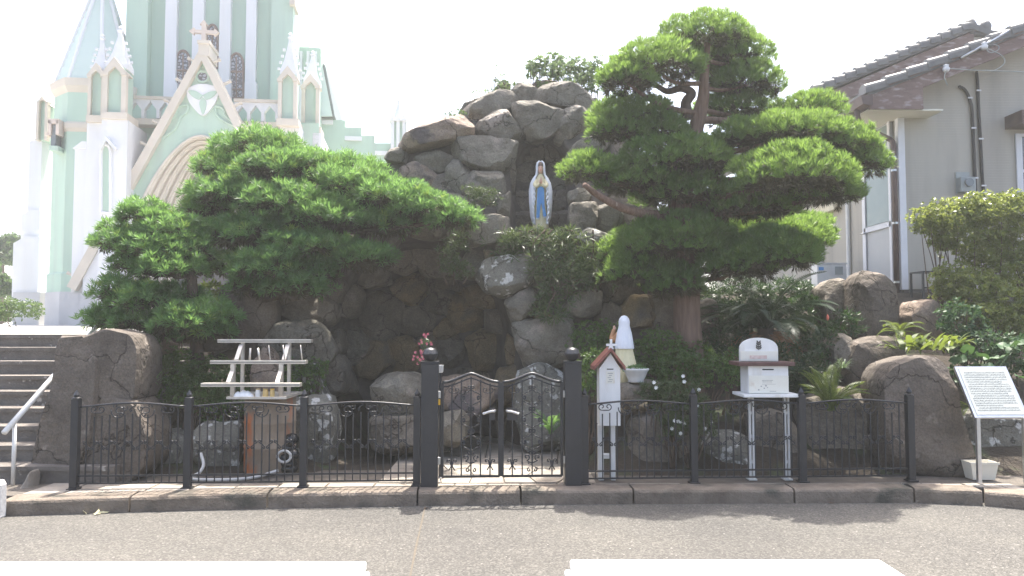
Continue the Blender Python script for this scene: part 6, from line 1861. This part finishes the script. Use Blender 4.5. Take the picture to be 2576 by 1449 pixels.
def cloud_tree(name, label, base, trunk, trunk_r, pads, leafm, newm, L, Wd, nl, dens, bark, upness=.55, newfrac=.02, s=(.35, 1.25), jit=.14, group=None, dpy=14, dY=0.0):
    t = empty(name, base, label, 'tree', group)
    tr = bez(trunk, 6)
    rr = np.interp(np.linspace(0, 1, len(tr)), np.linspace(0, 1, len(trunk_r)), trunk_r)
    # trunk with ridged bark
    b = MB(); b.tube(tr, list(rr), 14)
    b.v = [tuple(Vector(v) + Vector((noise.noise(Vector((v[0] * 9, v[1] * 9, v[2] * 2.5))), noise.noise(Vector((v[0] * 9 + 5, v[1] * 9, v[2] * 2.5))), 0)) * .02) for v in b.v]
    b.build('trunk', bark, t, smooth=True)
    for (px, py, rx, ry, Y, *o_) in pads:
        Y += dY
        c = at(px, py + dpy, Y)
        k = Y / F
        r = (rx * k, rx * k * (o_[0] if o_ else .85), ry * k)
        c0 = Vector((c.x, c.y, c.z - ry * k * .35))
        rz_ = ry * k * 1.3
        # limb from the nearest lower trunk point
        cand = [p for p in tr if p.z < c0.z - .05] or [tr[0]]
        q = min(cand, key=lambda p: (p - c0).length + .5 * max(0, (p.z - c0.z)))
        mid = q.lerp(c0, .5) + Vector((random.uniform(-.08, .08), random.uniform(-.08, .08), -.06))
        end = c0 + Vector((0, 0, .02))
        ln = (end - q).length
        if ln > .12:
            lr = .018 + .022 * min(1.5, ln)
            lb = MB().tube(bez([q, mid, end], 6), list(np.linspace(lr, lr * .45, 13)), 8)
            lb.build('limb', bark, t, smooth=True)
        area = r[0] * r[1] * 2.2 + (r[0] + r[1]) * rz_ * 2
        n = int(dens * area)
        P, Nn = dome_points((c0.x, c0.y, c0.z), (r[0], r[1], rz_), n, -.25, jit)
        Dv = Nn * (1 - upness) + np.array([0, 0, 1]) * upness + RNG.normal(0, .28, P.shape)
        Q = rosettes(P, Dv, nl, L, Wd, s[0], s[1])
        # inner shell fills the depth
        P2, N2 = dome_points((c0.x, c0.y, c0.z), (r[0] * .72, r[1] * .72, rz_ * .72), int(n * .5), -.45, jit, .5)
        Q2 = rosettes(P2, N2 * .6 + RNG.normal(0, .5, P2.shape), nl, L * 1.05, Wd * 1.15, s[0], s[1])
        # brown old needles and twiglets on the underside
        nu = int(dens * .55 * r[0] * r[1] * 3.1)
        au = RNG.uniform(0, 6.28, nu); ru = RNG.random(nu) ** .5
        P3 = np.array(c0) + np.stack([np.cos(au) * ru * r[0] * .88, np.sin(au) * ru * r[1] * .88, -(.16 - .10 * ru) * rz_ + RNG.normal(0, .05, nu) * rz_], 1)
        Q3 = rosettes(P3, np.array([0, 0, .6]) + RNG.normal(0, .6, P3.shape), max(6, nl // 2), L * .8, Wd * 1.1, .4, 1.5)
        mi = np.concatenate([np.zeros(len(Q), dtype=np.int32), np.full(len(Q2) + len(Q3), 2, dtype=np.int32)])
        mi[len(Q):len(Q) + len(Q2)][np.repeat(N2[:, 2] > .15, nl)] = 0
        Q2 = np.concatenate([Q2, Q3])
        if newfrac > 0:
            top = np.repeat((RNG.random(len(P)) < newfrac) & (Nn[:, 2] > -.1), nl)
            mi[:len(Q)][top] = 1
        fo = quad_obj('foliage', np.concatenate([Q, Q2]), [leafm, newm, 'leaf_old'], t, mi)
        fo['kind'] = 'stuff'
        # twigs showing underneath
        m_ = int(30 + 45 * r[0])
        a = RNG.uniform(0, 6.28, m_); rad = RNG.random(m_) ** .6
        E = np.array(c0) + np.stack([np.cos(a) * rad * r[0] * .9, np.sin(a) * rad * r[1] * .9, RNG.uniform(-.1, .5, m_) * rz_], 1)
        S0 = np.array(end) + (E - np.array(end)) * RNG.uniform(.0, .45, (m_, 1)); S0[:, 2] = np.minimum(S0[:, 2], E[:, 2])
        tw = quad_obj('twigs', np.concatenate([twigs(S0, E, .006), twigs(S0, E, .006)]), ['twig'], t)
        tw['kind'] = 'stuff'
    return t

# right-hand cloud-pruned tree
TB = Vector((at(1735, 950, 9.55).x, 9.55, 0.75))
def tp_(px, py, Y=9.55): return at(px, py, Y)
cloud_tree('cloud_pruned_tree', 'tall cloud-pruned conifer with thick reddish trunk behind the white offering boxes', TB,
    [tp_(1738, 1010), tp_(1733, 900), tp_(1728, 780), tp_(1722, 660), tp_(1712, 540), tp_(1722, 420), tp_(1748, 330), tp_(1768, 250), tp_(1772, 190), tp_(1780, 110)],
    [.20, .178, .165, .158, .15, .13, .10, .075, .055, .04],
    [(1772, 78, 122, 52, 9.50), (1842, 128, 104, 52, 9.75), (1700, 118, 60, 34, 9.50),
     (1650, 150, 118, 52, 9.15), (1578, 186, 78, 45, 9.00), (1880, 192, 92, 45, 9.55), (1800, 182, 50, 40, 9.80),
     (1590, 276, 108, 47, 9.45), (1560, 312, 80, 38, 9.25), (1650, 318, 90, 40, 9.35), (1850, 262, 112, 40, 9.90), (2042, 262, 84, 38, 9.40),
     (1700, 388, 150, 56, 9.25), (1880, 330, 92, 43, 9.20), (1990, 322, 140, 45, 9.00), (2110, 345, 100, 47, 9.10), (2178, 392, 58, 45, 9.00),
     (1482, 414, 76, 43, 9.05), (1600, 438, 100, 47, 9.15), (1995, 420, 150, 69, 8.50), (1730, 470, 130, 47, 9.35), (2080, 470, 90, 40, 8.90), (1880, 505, 130, 40, 9.30),
     (1700, 590, 150, 63, 9.25), (1950, 620, 112, 58, 8.80), (1860, 650, 110, 50, 9.00), (1960, 580, 130, 49, 10.20), (1840, 560, 120, 49, 10.50), (2040, 560, 60, 34, 10.60), (1620, 665, 100, 52, 9.35), (1560, 620, 52, 45, 9.65), (1700, 700, 75, 45, 9.15), (1690, 560, 80, 45, 9.65)],  # includes rear pads out of sight, added to shade the cycad
    'leaf_pine', 'leaf_podo_new', .095, .0085, 17, 330, 'bark', .74, .02, (.12, .85), .08, dpy=11, dY=.18)
# crooked upper limb with bare loop and low branch
rt = bpy.data.objects['cloud_pruned_tree']
MB().tube(bez([tp_(1730, 300), tp_(1725, 260), tp_(1740, 235), tp_(1715, 222), tp_(1680, 230), tp_(1650, 215, 9.3)], 6), list(np.linspace(.075, .03, 31)), 9).build('limb', 'bark_dark', rt, smooth=True)
MB().tube(bez([tp_(1700, 545), tp_(1640, 540, 9.3), tp_(1570, 525, 9.1), tp_(1510, 495, 8.9), tp_(1470, 465, 8.7)], 6), list(np.linspace(.07, .03, 25)), 9).build('limb', 'bark', rt, smooth=True)

# left: broad spreading tree over the cave, and the small one by the stairs
LB = Vector((at(640, 900, 9.75).x, 9.75, 0.8))
cloud_tree('spreading_tree', 'broad layered conifer spreading its long branch across the cave mouth', LB,
    [tp_(650, 940, 9.75), tp_(642, 820, 9.75), tp_(636, 720, 9.7), tp_(640, 620, 9.6), tp_(655, 540, 9.8), tp_(655, 460, 10.1), tp_(655, 410, 10.2)],
    [.15, .13, .12, .11, .09, .07, .045],
    [(660, 340, 110, 36, 10.25), (575, 392, 82, 36, 10.05), (755, 392, 107, 38, 10.05), (690, 400, 112, 43, 9.85), (860, 400, 80, 36, 10.15),
     (870, 440, 112, 41, 9.85), (985, 470, 112, 40, 9.75), (1075, 500, 93, 36, 9.65), (1140, 528, 65, 22, 9.55), (935, 410, 46, 29, 10.05),
     (590, 460, 110, 40, 9.75), (530, 500, 65, 34, 9.85), (730, 480, 121, 45, 9.55), (820, 520, 116, 40, 9.55), (970, 540, 84, 31, 9.75),
     (640, 555, 112, 43, 9.55), (770, 590, 102, 40, 9.35), (690, 640, 102, 41, 9.25), (640, 690, 61, 34, 9.35), (745, 690, 82, 38, 9.25), (800, 650, 52, 31, 9.35), (910, 620, 86, 34, 9.45), (580, 560, 84, 40, 9.75), (560, 640, 56, 34, 9.85)],
    'leaf_podo', 'leaf_podo_new', .105, .0115, 18, 215, 'bark_dark', .5, .05, (.25, 1.15), .17, dpy=24)
lt = bpy.data.objects['spreading_tree']
MB().tube(bez([tp_(645, 640, 9.8), tp_(760, 600, 9.9), tp_(900, 556, 9.9), tp_(1020, 530, 9.8), tp_(1120, 530, 9.65)], 6), list(np.linspace(.08, .018, 25)), 9).build('limb', 'bark_dark', lt, smooth=True)
SB = Vector((at(490, 900, 9.2).x, 9.2, 0.6))
cloud_tree('small_clipped_tree', 'small clipped conifer leaning out beside the top of the steps', SB,
    [tp_(500, 930, 9.2), tp_(494, 840, 9.2), tp_(486, 760, 9.15), tp_(482, 700, 9.1), tp_(470, 660, 9.2), tp_(435, 610, 9.3)],
    [.085, .075, .068, .06, .05, .03],
    [(365, 522, 65, 29, 9.35), (430, 560, 89, 36, 9.35), (310, 596, 71, 29, 9.25), (390, 610, 89, 34, 9.15), (480, 610, 65, 34, 9.25), (340, 650, 61, 29, 9.15), (430, 655, 89, 33, 9.05), (300, 560, 46, 24, 9.45),
     (300, 715, 61, 34, 9.05), (370, 735, 86, 36, 8.95), (450, 725, 56, 26, 9.15), (270, 785, 58, 29, 9.05), (350, 790, 86, 33, 9.05), (470, 790, 93, 36, 8.85), (540, 770, 60, 29, 8.95), (520, 815, 65, 31, 8.95), (430, 815, 46, 26, 9.05)],
    'leaf_podo', 'leaf_podo_new', .10, .0115, 18, 215, 'bark_dark', .5, .05, (.25, 1.15), .17)

# broad-leaved shrubs
def shrub(name, label, cat, blobs, leafm, L, Wd, nl, dens, stems=6, base_z=None, group=None, s=(.5, 1.4), up=.35, extra=None, jit=.2):
    c0 = at(blobs[0][0], blobs[0][1], blobs[0][4])
    bz = base_z if base_z is not None else H(c0.x, c0.y)
    t = empty(name, (c0.x, c0.y, bz), label, cat, group)
    Qs = []
    sm = MB()
    for (px, py, rx, ry, Y, *o_) in blobs:
        c = at(px, py, Y); k = Y / F
        r = (rx * k, rx * k * (o_[0] if o_ else .6), ry * k)
        area = 4 * math.pi * ((r[0] * r[1]) ** 1.6 + (r[0] * r[2]) ** 1.6 + (r[1] * r[2]) ** 1.6) ** (1 / 1.6) / 3 ** (1 / 1.6)
        n = int(dens * area)
        P, Nn = dome_points(tuple(c), r, n, -.75, jit, .45)
        Qs.append(rosettes(P, Nn * (1 - up) + np.array([0, 0, 1]) * up + RNG.normal(0, .35, P.shape), nl, L, Wd, s[0], s[1]))
        for _ in range(stems):
            e = P[RNG.integers(len(P))]
            st_ = Vector((c.x + random.uniform(-.1, .1) * r[0] * 3, c.y, bz - .05))
            mid = st_.lerp(Vector(e), .55) + Vector((random.uniform(-.06, .06), random.uniform(-.06, .06), .03))
            sm.tube(bez([st_, mid, Vector(e)], 3), [.011, .010, .009, .008, .006, .005, .003], 5)
    if sm.v: sm.build('stems', 'twig', t, smooth=True)['kind'] = 'stuff'
    fo = quad_obj('foliage', np.concatenate(Qs), [leafm], t)
    fo['kind'] = 'stuff'
    return t
shrub('azalea_bush', 'low dark green azalea bush behind the candle rack', 'bush',
      [(440, 930, 90, 55, 9.2), (530, 950, 90, 55, 9.1), (610, 960, 80, 55, 9.3), (740, 960, 70, 50, 9.3), (480, 990, 90, 36, 8.9), (590, 1020, 90, 40, 8.95), (400, 900, 50, 35, 9.3), (790, 930, 36, 26, 9.4)], 'leaf_azalea', .035, .016, 8, 420)
shrub('azalea_bush', 'dense azalea bush between the cave and the girl statue', 'bush',
      [(1480, 860, 52, 46, 9.6), (1500, 930, 50, 55, 9.1), (1470, 980, 34, 40, 8.7), (1530, 850, 40, 36, 9.8)], 'leaf_azalea', .035, .016, 8, 430)
shrub('azalea_bush', 'broad azalea bush around the base of the tall reddish trunk', 'bush',
      [(1660, 880, 70, 50, 9.3), (1700, 930, 60, 50, 9.0), (1800, 940, 66, 46, 8.9), (1850, 920, 50, 40, 9.1), (1640, 930, 44, 36, 9.1), (1760, 900, 50, 36, 9.4)], 'leaf_azalea', .035, .016, 8, 430)
wf = shrub('white_daisy_clump', 'tall green clump dotted with small white flowers behind the fence', 'plant',
      [(1700, 1000, 66, 40, 8.55), (1740, 1060, 66, 56, 8.4), (1690, 1080, 30, 40, 8.4), (1640, 990, 40, 24, 8.6)], 'leaf_ledge', .07, .010, 9, 300, s=(.3, 1.2), up=.5)
for (px, py) in ((1718, 946), (1721, 960), (1645, 962), (1758, 980), (1697, 1058), (1706, 1060), (1714, 1062), (1722, 1064), (1690, 1078), (1753, 1020), (1754, 1045), (1788, 1062), (1773, 1078), (1712, 1090), (1650, 975)):
    c = at(px, py, 8.3 if py > 1000 else 8.45)
    b = MB()
    for k in range(7):
        a = k * 6.283 / 7
        d = Vector((math.cos(a), -.35, math.sin(a))); e = Vector((-math.sin(a), 0, math.cos(a)))
        b.add([c, c + d * .014 + e * .007, c + d * .024, c + d * .014 - e * .007], [(0, 1, 2, 3)])
    b.build('flower', 'petal_white', wf)
# plants on the ledge under the statue and hanging down the rock
shrub('ledge_plant', 'strappy green plants hanging from the ledge at the foot of the niche', 'plant',
      [(1360, 600, 100, 26, 10.15, .35), (1320, 625, 80, 30, 10.05, .3), (1420, 630, 80, 42, 9.95, .3), (1380, 660, 50, 40, 9.9, .3), (1270, 605, 40, 22, 10.1, .3), (1480, 660, 50, 40, 9.9, .3)], 'leaf_ledge', .13, .018, 8, 75, 2, 3.0, s=(.4, 1.5), up=.25)
shrub('hanging_plant', 'green plants trailing down the rocks below the ledge', 'plant',
      [(1440, 700, 60, 50, 9.8, .3), (1400, 730, 50, 50, 9.75, .3), (1370, 770, 36, 32, 9.8, .3), (1500, 690, 46, 40, 9.9, .3), (1390, 790, 34, 24, 9.7, .3)], 'leaf_ledge', .12, .019, 8, 85, 2, 2.2, s=(.4, 1.5), up=.1)
shrub('wall_creeper', 'dark creeper growing on the brow of the cave', 'plant',
      [(1130, 650, 28, 50, 9.95, .4), (1150, 610, 26, 30, 10.05, .4), (1165, 685, 22, 24, 9.9, .4)], 'leaf_ledge', .07, .014, 8, 260, 1, 2.3)
shrub('wall_creeper', 'light tuft of greenery on the rocks left of the niche', 'plant',
      [(1215, 500, 36, 30, 10.2, .4), (1190, 485, 20, 16, 10.25, .4)], 'leaf_ledge', .07, .012, 8, 260, 1, 3.1)
shrub('sapling', 'airy pale green shrub growing on top of the grotto', 'bush',
      [(1370, 175, 46, 30, 11.9), (1430, 185, 60, 32, 11.8), (1490, 180, 50, 34, 11.7), (1400, 150, 30, 14, 11.9), (1460, 215, 50, 22, 11.6), (1340, 165, 20, 12, 11.9)], 'leaf_fresh', .06, .03, 7, 190, 5, 4.9, jit=.35)
shrub('weed', 'thin weed sprouting from the left shoulder of the grotto', 'plant',
      [(1250, 195, 16, 22, 11.6), (1262, 215, 14, 12, 11.5), (1212, 235, 20, 8, 11.4)], 'leaf_fresh', .05, .024, 5, 120, 4, 4.6, jit=.4)
shrub('moss_cushion', 'small moss cushion on the reddish boulder of the grotto', 'moss',
      [(1148, 287, 24, 9, 11.0), (1132, 292, 16, 7, 11.0)], 'leaf_azalea', .03, .012, 7, 500, 0, 4.3)
shrub('moss_cushion', 'strip of moss along the crest of the grotto', 'moss',
      [(1290, 215, 34, 8, 11.5), (1240, 228, 20, 6, 11.5), (1372, 214, 30, 6, 11.7)], 'leaf_azalea', .03, .010, 7, 450, 0, 4.7)
# shrubs in front of the house
shrub('garden_shrub', 'yellow-green glossy shrub in front of the grey gable wall', 'bush',
      [(2400, 545, 100, 42, 10.4), (2500, 530, 90, 46, 10.3), (2590, 560, 80, 80, 10.3), (2350, 570, 52, 24, 10.4), (2440, 600, 90, 44, 10.4), (2500, 640, 80, 50, 10.4), (2370, 612, 30, 20, 10.4), (2560, 690, 90, 60, 10.3)], 'leaf_shrub', .048, .024, 8, 380, 4, 1.6)
shrub('garden_shrub', 'olive green shrub growing below the yellow-green one', 'bush',
      [(2400, 700, 60, 36, 10.2), (2460, 730, 70, 46, 10.0), (2540, 770, 80, 56, 9.9), (2380, 740, 36, 26, 10.2), (2610, 820, 80, 70, 9.8), (2480, 800, 70, 40, 9.8)], 'leaf_shrub', .048, .022, 8, 360, 3, 1.4)
shrub('leafy_undergrowth', 'mixed dark undergrowth between the reddish boulder and the information board', 'plant',
      [(2420, 810, 60, 50, 9.6), (2470, 880, 70, 50, 9.4), (2560, 900, 60, 60, 9.2)], 'leaf_round', .06, .03, 7, 200, 3, 1.0)
shrub('shade_undergrowth', 'dark leafy undergrowth in the shade below the cycad', 'plant',
      [(1860, 745, 90, 50, 11.4), (1990, 750, 80, 46, 11.4), (1790, 790, 60, 60, 11.0), (2040, 800, 60, 60, 11.0), (1830, 860, 60, 46, 10.0), (1960, 930, 70, 60, 9.6), (2060, 880, 60, 50, 9.8), (2130, 820, 40, 30, 10.0), (1900, 800, 80, 40, 10.3), (2040, 960, 50, 60, 9.3)], 'leaf_cycad', .09, .018, 8, 170, 3, .9)
shrub('bowl_flowers', 'low green seedlings growing in the white bowl', 'plant', [(1600, 928, 28, 7, 8.72, .8)], 'leaf_podo', .03, .008, 8, 900, 0, BOWL[2] - .02)
shrub('sunlit_plant', 'bright yellow-green plant behind the small clipped tree', 'plant', [(530, 735, 34, 22, 9.9), (470, 755, 24, 20, 9.9), (440, 765, 16, 12, 9.9)], 'leaf_fern', .10, .026, 7, 160, 2, 1.0)

# narrow-leaved clumps, ferns, cycads: every blade or frond a part
def blade_mesh(name, L, w, arch, m, n=7):
    vs_, fs = [], []
    for k in range(n + 1):
        t = k / n
        x = L * (t - .12 * arch * t * t); z = L * (.95 * t * (1 - .0) - arch * t * t) * .8
        ww = w * (1 - (2 * t - .7) ** 2 * .6) * (1 - t ** 4)
        vs_ += [(x * .75, -ww / 2, z), (x * .75, ww / 2, z)]
    for k in range(n): fs.append((2 * k, 2 * k + 2, 2 * k + 3, 2 * k + 1))
    return MB().add(vs_, fs).mesh(name, [M[m]], True)

def frond_mesh(name, L, wl, m, arch=.6, npair=22, lw=.012):
    vs_, fs = [], []
    def spine(t): return Vector((L * t * .8, 0, L * (.8 * t - arch * t * t)))
    for k in range(npair):
        t = .12 + .88 * k / (npair - 1)
        p = spine(t); d = (spine(min(1, t + .02)) - spine(t - .02)).normalized()
        l = wl * math.sin(math.pi * (.12 + .86 * t)) ** .7
        for s in (-1, 1):
            o = Vector((d.x * .45, s * .85, d.z * .45 + .18)).normalized()
            q = p + o * l
            n = len(vs_)
            vs_ += [p - d * lw * .5, p + o * l * .5 - d * lw * .5 + Vector((0, 0, .004)), q, p + o * l * .5 + d * lw * .6]
            fs.append((n, n + 1, n + 2, n + 3))
    b = MB().add(vs_, fs)
    b.tube([spine(t) for t in np.linspace(0, 1, 7)], list(np.linspace(.006, .002, 7)), 5)
    return b.mesh(name, [M[m]], False)

def clump(name, label, cat, c, n, me_list, part, tilt=(.2, 1.0), base=None, scale=(.8, 1.15), spread=.03, azr=(0, 6.283)):
    t = empty(name, c, label, cat)
    R = random.Random(len(label) * 7 + n)
    for k in range(n):
        az = azr[0] + (azr[1] - azr[0]) * (k + R.random() * .7) / n
        tl_ = R.uniform(*tilt)
        mw = Matrix.Translation(Vector(c) + Vector((R.uniform(-spread, spread), R.uniform(-spread, spread), 0))) @ Matrix.Rotation(az, 4, 'Z') @ Matrix.Rotation(tl_, 4, 'Y') @ Matrix.Scale(R.uniform(*scale), 4)
        inst(part, R.choice(me_list), t, mw)
    return t
BL1 = blade_mesh('blade', .42, .013, .55, 'leaf_podo'); BL2 = blade_mesh('blade', .34, .013, .75, 'leaf_podo')
c = at(382, 960, 8.62)
clump('lily_clump', 'clump of drooping narrow leaves beside the upright brown boulder', 'plant', (c.x, c.y, c.z - .05), 46, [BL1, BL2], 'leaf', (-.5, .4), spread=.05)
c = at(380, 880, 8.7)
for k, (px, py) in enumerate(((372, 850), (395, 868))):
    b0 = at(px + 2, 905, 8.75); tp0 = at(px, py - 62, 8.75)
    t = empty('lily_stalk', b0, ['upright leafy stalk rising from the lily clump', 'second leafy stalk beside the pinkish flat stone'][k], 'plant')
    MB().tube([b0, tp0], [.006, .004], 6).build('stem', 'leaf_fresh', t)
    PP = np.array([np.array(b0) + (np.array(tp0) - np.array(b0)) * f for f in np.linspace(.1, 1, 12)])
    quad_obj('foliage', rosettes(PP, np.tile([0, 0, 1.0], (12, 1)), 7, .07, .012, .3, 1.2), ['leaf_fresh'], t)['kind'] = 'stuff'
FR_B = [frond_mesh('frond', .62, .10, 'leaf_fern', .55, 20, .016), frond_mesh('frond', .5, .09, 'leaf_fern', .7, 18, .016)]
FR_C = [frond_mesh('frond', 1.15, .15, 'leaf_cycad', .55, 34, .014), frond_mesh('frond', .95, .14, 'leaf_cycad', .75, 30, .014)]
FR_D = [frond_mesh('frond', .85, .12, 'dry_frond', .95, 26, .012)]
FR_S = [frond_mesh('frond', .55, .075, 'leaf_fern', .45, 24, .013), frond_mesh('frond', .48, .075, 'leaf_fern', .6, 22, .013)]
FR_K = [frond_mesh('frond', .40, .06, 'leaf_podo', .5, 18, .014)]
BL_B = [blade_mesh('leaf', .34, .05, .75, 'leaf_fern'), blade_mesh('leaf', .28, .045, .6, 'leaf_fern')]
c = at(2320, 892, 9.0)
clump('strap_leaf_plant', 'bright glossy strap-leaved plant on top of the huge boulder', 'plant', (c.x, c.y, c.z + .06), 80, BL_B, 'leaf', (-.45, .5), spread=.24, scale=(.95, 1.4))
c = at(2400, 880, 9.1)
clump('strap_leaf_plant', 'smaller strap-leaved tuft beside the round-leaved plant', 'plant', (c.x, c.y, c.z + .05), 28, BL_B, 'leaf', (-.45, .5), spread=.12, scale=(.9, 1.3))
c = at(2262, 838, 9.5)
clump('fern', 'green fern growing between the pointed boulder and the reddish one', 'fern', (c.x, c.y, c.z), 12, FR_B, 'frond', (-.3, .5), scale=(.5, .75))
c = at(1925, 830, 10.1)
cy = clump('cycad', 'large dark cycad with long arching fronds behind the reddish trunk', 'cycad', (c.x, c.y, c.z), 44, FR_C, 'frond', (-.55, .45), spread=.05)
R = random.Random(4)
for k in range(12):
    mw = Matrix.Translation(c + Vector((0, 0, -.05))) @ Matrix.Rotation(k * .52 + R.random(), 4, 'Z') @ Matrix.Rotation(R.uniform(.5, .9), 4, 'Y')
    inst('dry_frond', FR_D[0], cy, mw)
MB().tube([(c.x, c.y, H(c.x, c.y) - .05), (c.x, c.y, c.z + .02)], [.14, .11], 10).build('trunk', 'bark_dark', cy, smooth=True)
c = at(2090, 1015, 8.55)
clump('sago_fern', 'small sago fern with upright yellow-green fronds above the mossy rock', 'fern', (c.x, c.y, c.z - .08), 24, FR_S, 'frond', (-.85, .0), spread=.03, scale=(.95, 1.3))
c = at(2120, 905, 9.2)
BL3 = blade_mesh('blade', .24, .010, .7, 'leaf_fresh')
clump('grass_tuft', 'spiky light green grass tuft on the brown rock', 'grass', (c.x, c.y, c.z - .1), 38, [BL3], 'blade', (-.6, .5), spread=.02)
c = at(1385, 1065, 9.0)
clump('fern', 'upright green fern seen through the gate leaf beside the house-shaped box', 'fern', (c.x, c.y, c.z - .12), 13, FR_K, 'frond', (-.5, .1))
c = at(2440, 1015, 8.55)
clump('fern', 'fern fronds poking out beside the information board', 'fern', (c.x, c.y, c.z - .05), 9, FR_S, 'frond', (-.1, .7), azr=(2.2, 4.2), scale=(.5, .8))
c = at(1510, 700, 9.75)
clump('bromeliad', 'arching strap leaves at the lower end of the hanging plants', 'plant', (c.x, c.y, c.z), 18, [blade_mesh('leaf', .42, .032, .8, 'leaf_ledge')], 'leaf', (-.3, .5), spread=.05)
# round-leaved plant
rt_ = at(2460, 920, 8.95)
rp_ = empty('round_leaf_plant', (rt_.x, rt_.y, rt_.z - .25), 'plant with large round shiny leaves behind the information board', 'plant')
R = random.Random(9)
def disc_mesh():
    vs_ = [(0, 0, 0)]; n = 14
    for k in range(n):
        a = .25 + (6.283 - .5) * k / (n - 1)
        vs_.append((math.cos(a) * .1, math.sin(a) * .1, .018 * math.sin(a * 3) + .012))
    return MB().add(vs_, [(0, k, k + 1) for k in range(1, n)]).mesh('leaf', [M['leaf_round']], True)
DM = disc_mesh()
for k in range(26):
    px, py = R.uniform(2385, 2570), R.uniform(862, 950)
    if px < 2420: py = R.uniform(900, 960)
    p = at(px, py, R.uniform(8.6, 9.0))
    s_ = R.uniform(.4, .85)
    inst('leaf', DM, rp_, Matrix.Translation(p) @ Matrix.Rotation(R.uniform(0, 6.28), 4, 'Z') @ Matrix.Rotation(R.uniform(.2, .9), 4, 'Y') @ Matrix.Scale(s_, 4))
    MB().tube([(rt_.x + R.uniform(-.2, .2), rt_.y, rt_.z - .3), tuple(p)], .004, 5).build('stalk', 'leaf_round', rp_)
# pink flowers in a vase by the gate post; coral flower by the rocks
vp = at(1078, 935, 8.35)
vz = PAVE
fv = empty('flower_vase', (vp.x, 8.35, PAVE), 'tall stem of pink flowers standing behind the left gate post', 'flowers')
MB().lathe([(.05, 0), (.06, .05), (.045, .4), (.05, .86), (.06, vp.z - PAVE)], (vp.x + .03, 8.35, PAVE), 16).build('vase', 'vase', fv, smooth=True)
R = random.Random(6)
for k in range(5):
    tip = at(R.uniform(1056, 1084), R.uniform(836, 870), 8.33)
    MB().tube(bez([(vp.x, 8.35, vp.z), (vp.x - .02, 8.34, (vp.z + tip.z) / 2), tuple(tip)], 3), .004, 5).build('stem', 'leaf_ledge', fv)
for k in range(34):
    c = at(1068 + R.gauss(0, 9) - (8 if k % 3 == 0 else 0), R.uniform(838, 930), 8.33 + R.uniform(-.05, .05))
    b = MB()
    for j in range(5):
        a = j * 1.257 + R.random()
        d = Vector((math.cos(a), -.5, math.sin(a))); e = Vector((-math.sin(a), 0, math.cos(a)))
        b.add([c, c + d * .009 + e * .008, c + d * .017, c + d * .009 - e * .008], [(0, 1, 2, 3)])
    b.build('flower', 'petal_pink', fv)
PP = np.array([np.array(at(1070 + R.gauss(0, 9), R.uniform(850, 930), 8.36)) for _ in range(14)])
quad_obj('foliage', rosettes(PP, RNG.normal(0, 1, PP.shape), 4, .05, .018, .5, 1.4), ['leaf_ledge'], fv)['kind'] = 'stuff'
vb = at(1108, 928, 8.1)
MBv = empty('white_cup', (vb.x, 8.1, PAVE), 'white cup on a stand just inside the left gate post', 'cup')
MB().lathe([(.022, 0), (.03, .01), (.032, .075), (.036, .08)], (vb.x, 8.1, vb.z - .04), 14).build('cup', 'vase', MBv, smooth=True)
MB().lathe([(.04, 0), (.012, .02), (.012, vb.z - .042 - PAVE)], (vb.x, 8.1, PAVE), 10).build('stand', 'black_steel', MBv)
cc = at(2082, 800, 9.6)
cf = empty('coral_flower', (cc.x, cc.y, cc.z - .25), 'single coral red flower bud above the shaded undergrowth', 'flower')
MB().lathe([(.006, -.03), (.016, -.01), (.018, .015), (.010, .035), (.002, .045)], cc, 10).build('bud', 'petal_coral', cf, smooth=True)
MB().tube([tuple(cc - Vector((0, 0, .03))), tuple(cc - Vector((0.01, 0, .3)))], .004, 5).build('stem', 'leaf_ledge', cf)

# ================================================================== FAR LEFT: hedge on the plaza and distant trees
shrub('rounded_hedge', 'rounded clipped hedge bush on the forecourt beside the church', 'bush',
      [(40, 782, 66, 28, 21.0), (-40, 785, 70, 30, 21.0)], 'leaf_azalea', .07, .035, 7, 130, 3, zpl(21.0))
def far_tree(px, py, rx, ry, Y, label):
    c = at(px, py, Y)
    t = empty('distant_tree', (c.x, Y, 1.9), label, 'tree')
    MB().tube([(c.x, Y, 1.7), (c.x, Y, c.z)], [.25, .12], 8).build('trunk', 'bark_dark', t)
    k = Y / F; Qs = []
    R = np.random.default_rng(px + 99)
    for j in range(7):
        cc = np.array(c) + R.normal(0, .45, 3) * np.array([rx * k, rx * k, ry * k])
        P, Nn = dome_points(tuple(cc), (rx * k * .6, rx * k * .6, ry * k * .5), 260, -.6, .3, .5)
        Qs.append(rosettes(P, Nn + RNG.normal(0, .4, P.shape), 6, .22, .11, .5, 1.5))
    quad_obj('crown', np.concatenate(Qs), ['leaf_far'], t)['kind'] = 'stuff'
far_tree(5, 640, 40, 36, 44.0, 'distant dark green tree beyond the church corner')
far_tree(-5, 715, 36, 42, 36.0, 'lighter green tree just behind the rounded hedge bush')

# ================================================================== LENS GLARE, imitated by an added volume of thin air
hb_ = MB().box(-155, 155, -45, 205, -1.0, 22.5)
hz_ = bpy.data.materials.new('glare_air')
nt, N, L = nodes_of(hz_)
ho = N.new('ShaderNodeOutputMaterial')
pv = N.new('ShaderNodeVolumePrincipled')
pv.inputs['Color'].default_value = (0.955, 0.97, 0.93, 1)
pv.inputs['Density'].default_value = GLARE_DENSITY
pv.inputs['Anisotropy'].default_value = 0.35
L.new(pv.outputs[0], ho.inputs['Volume'])
M['glare_air'] = hz_
tag(hb_.build('glare', 'glare_air'), 'added volume standing in for lens glare, bright haze in the air over the grotto and church', 'glare', kind='stuff')
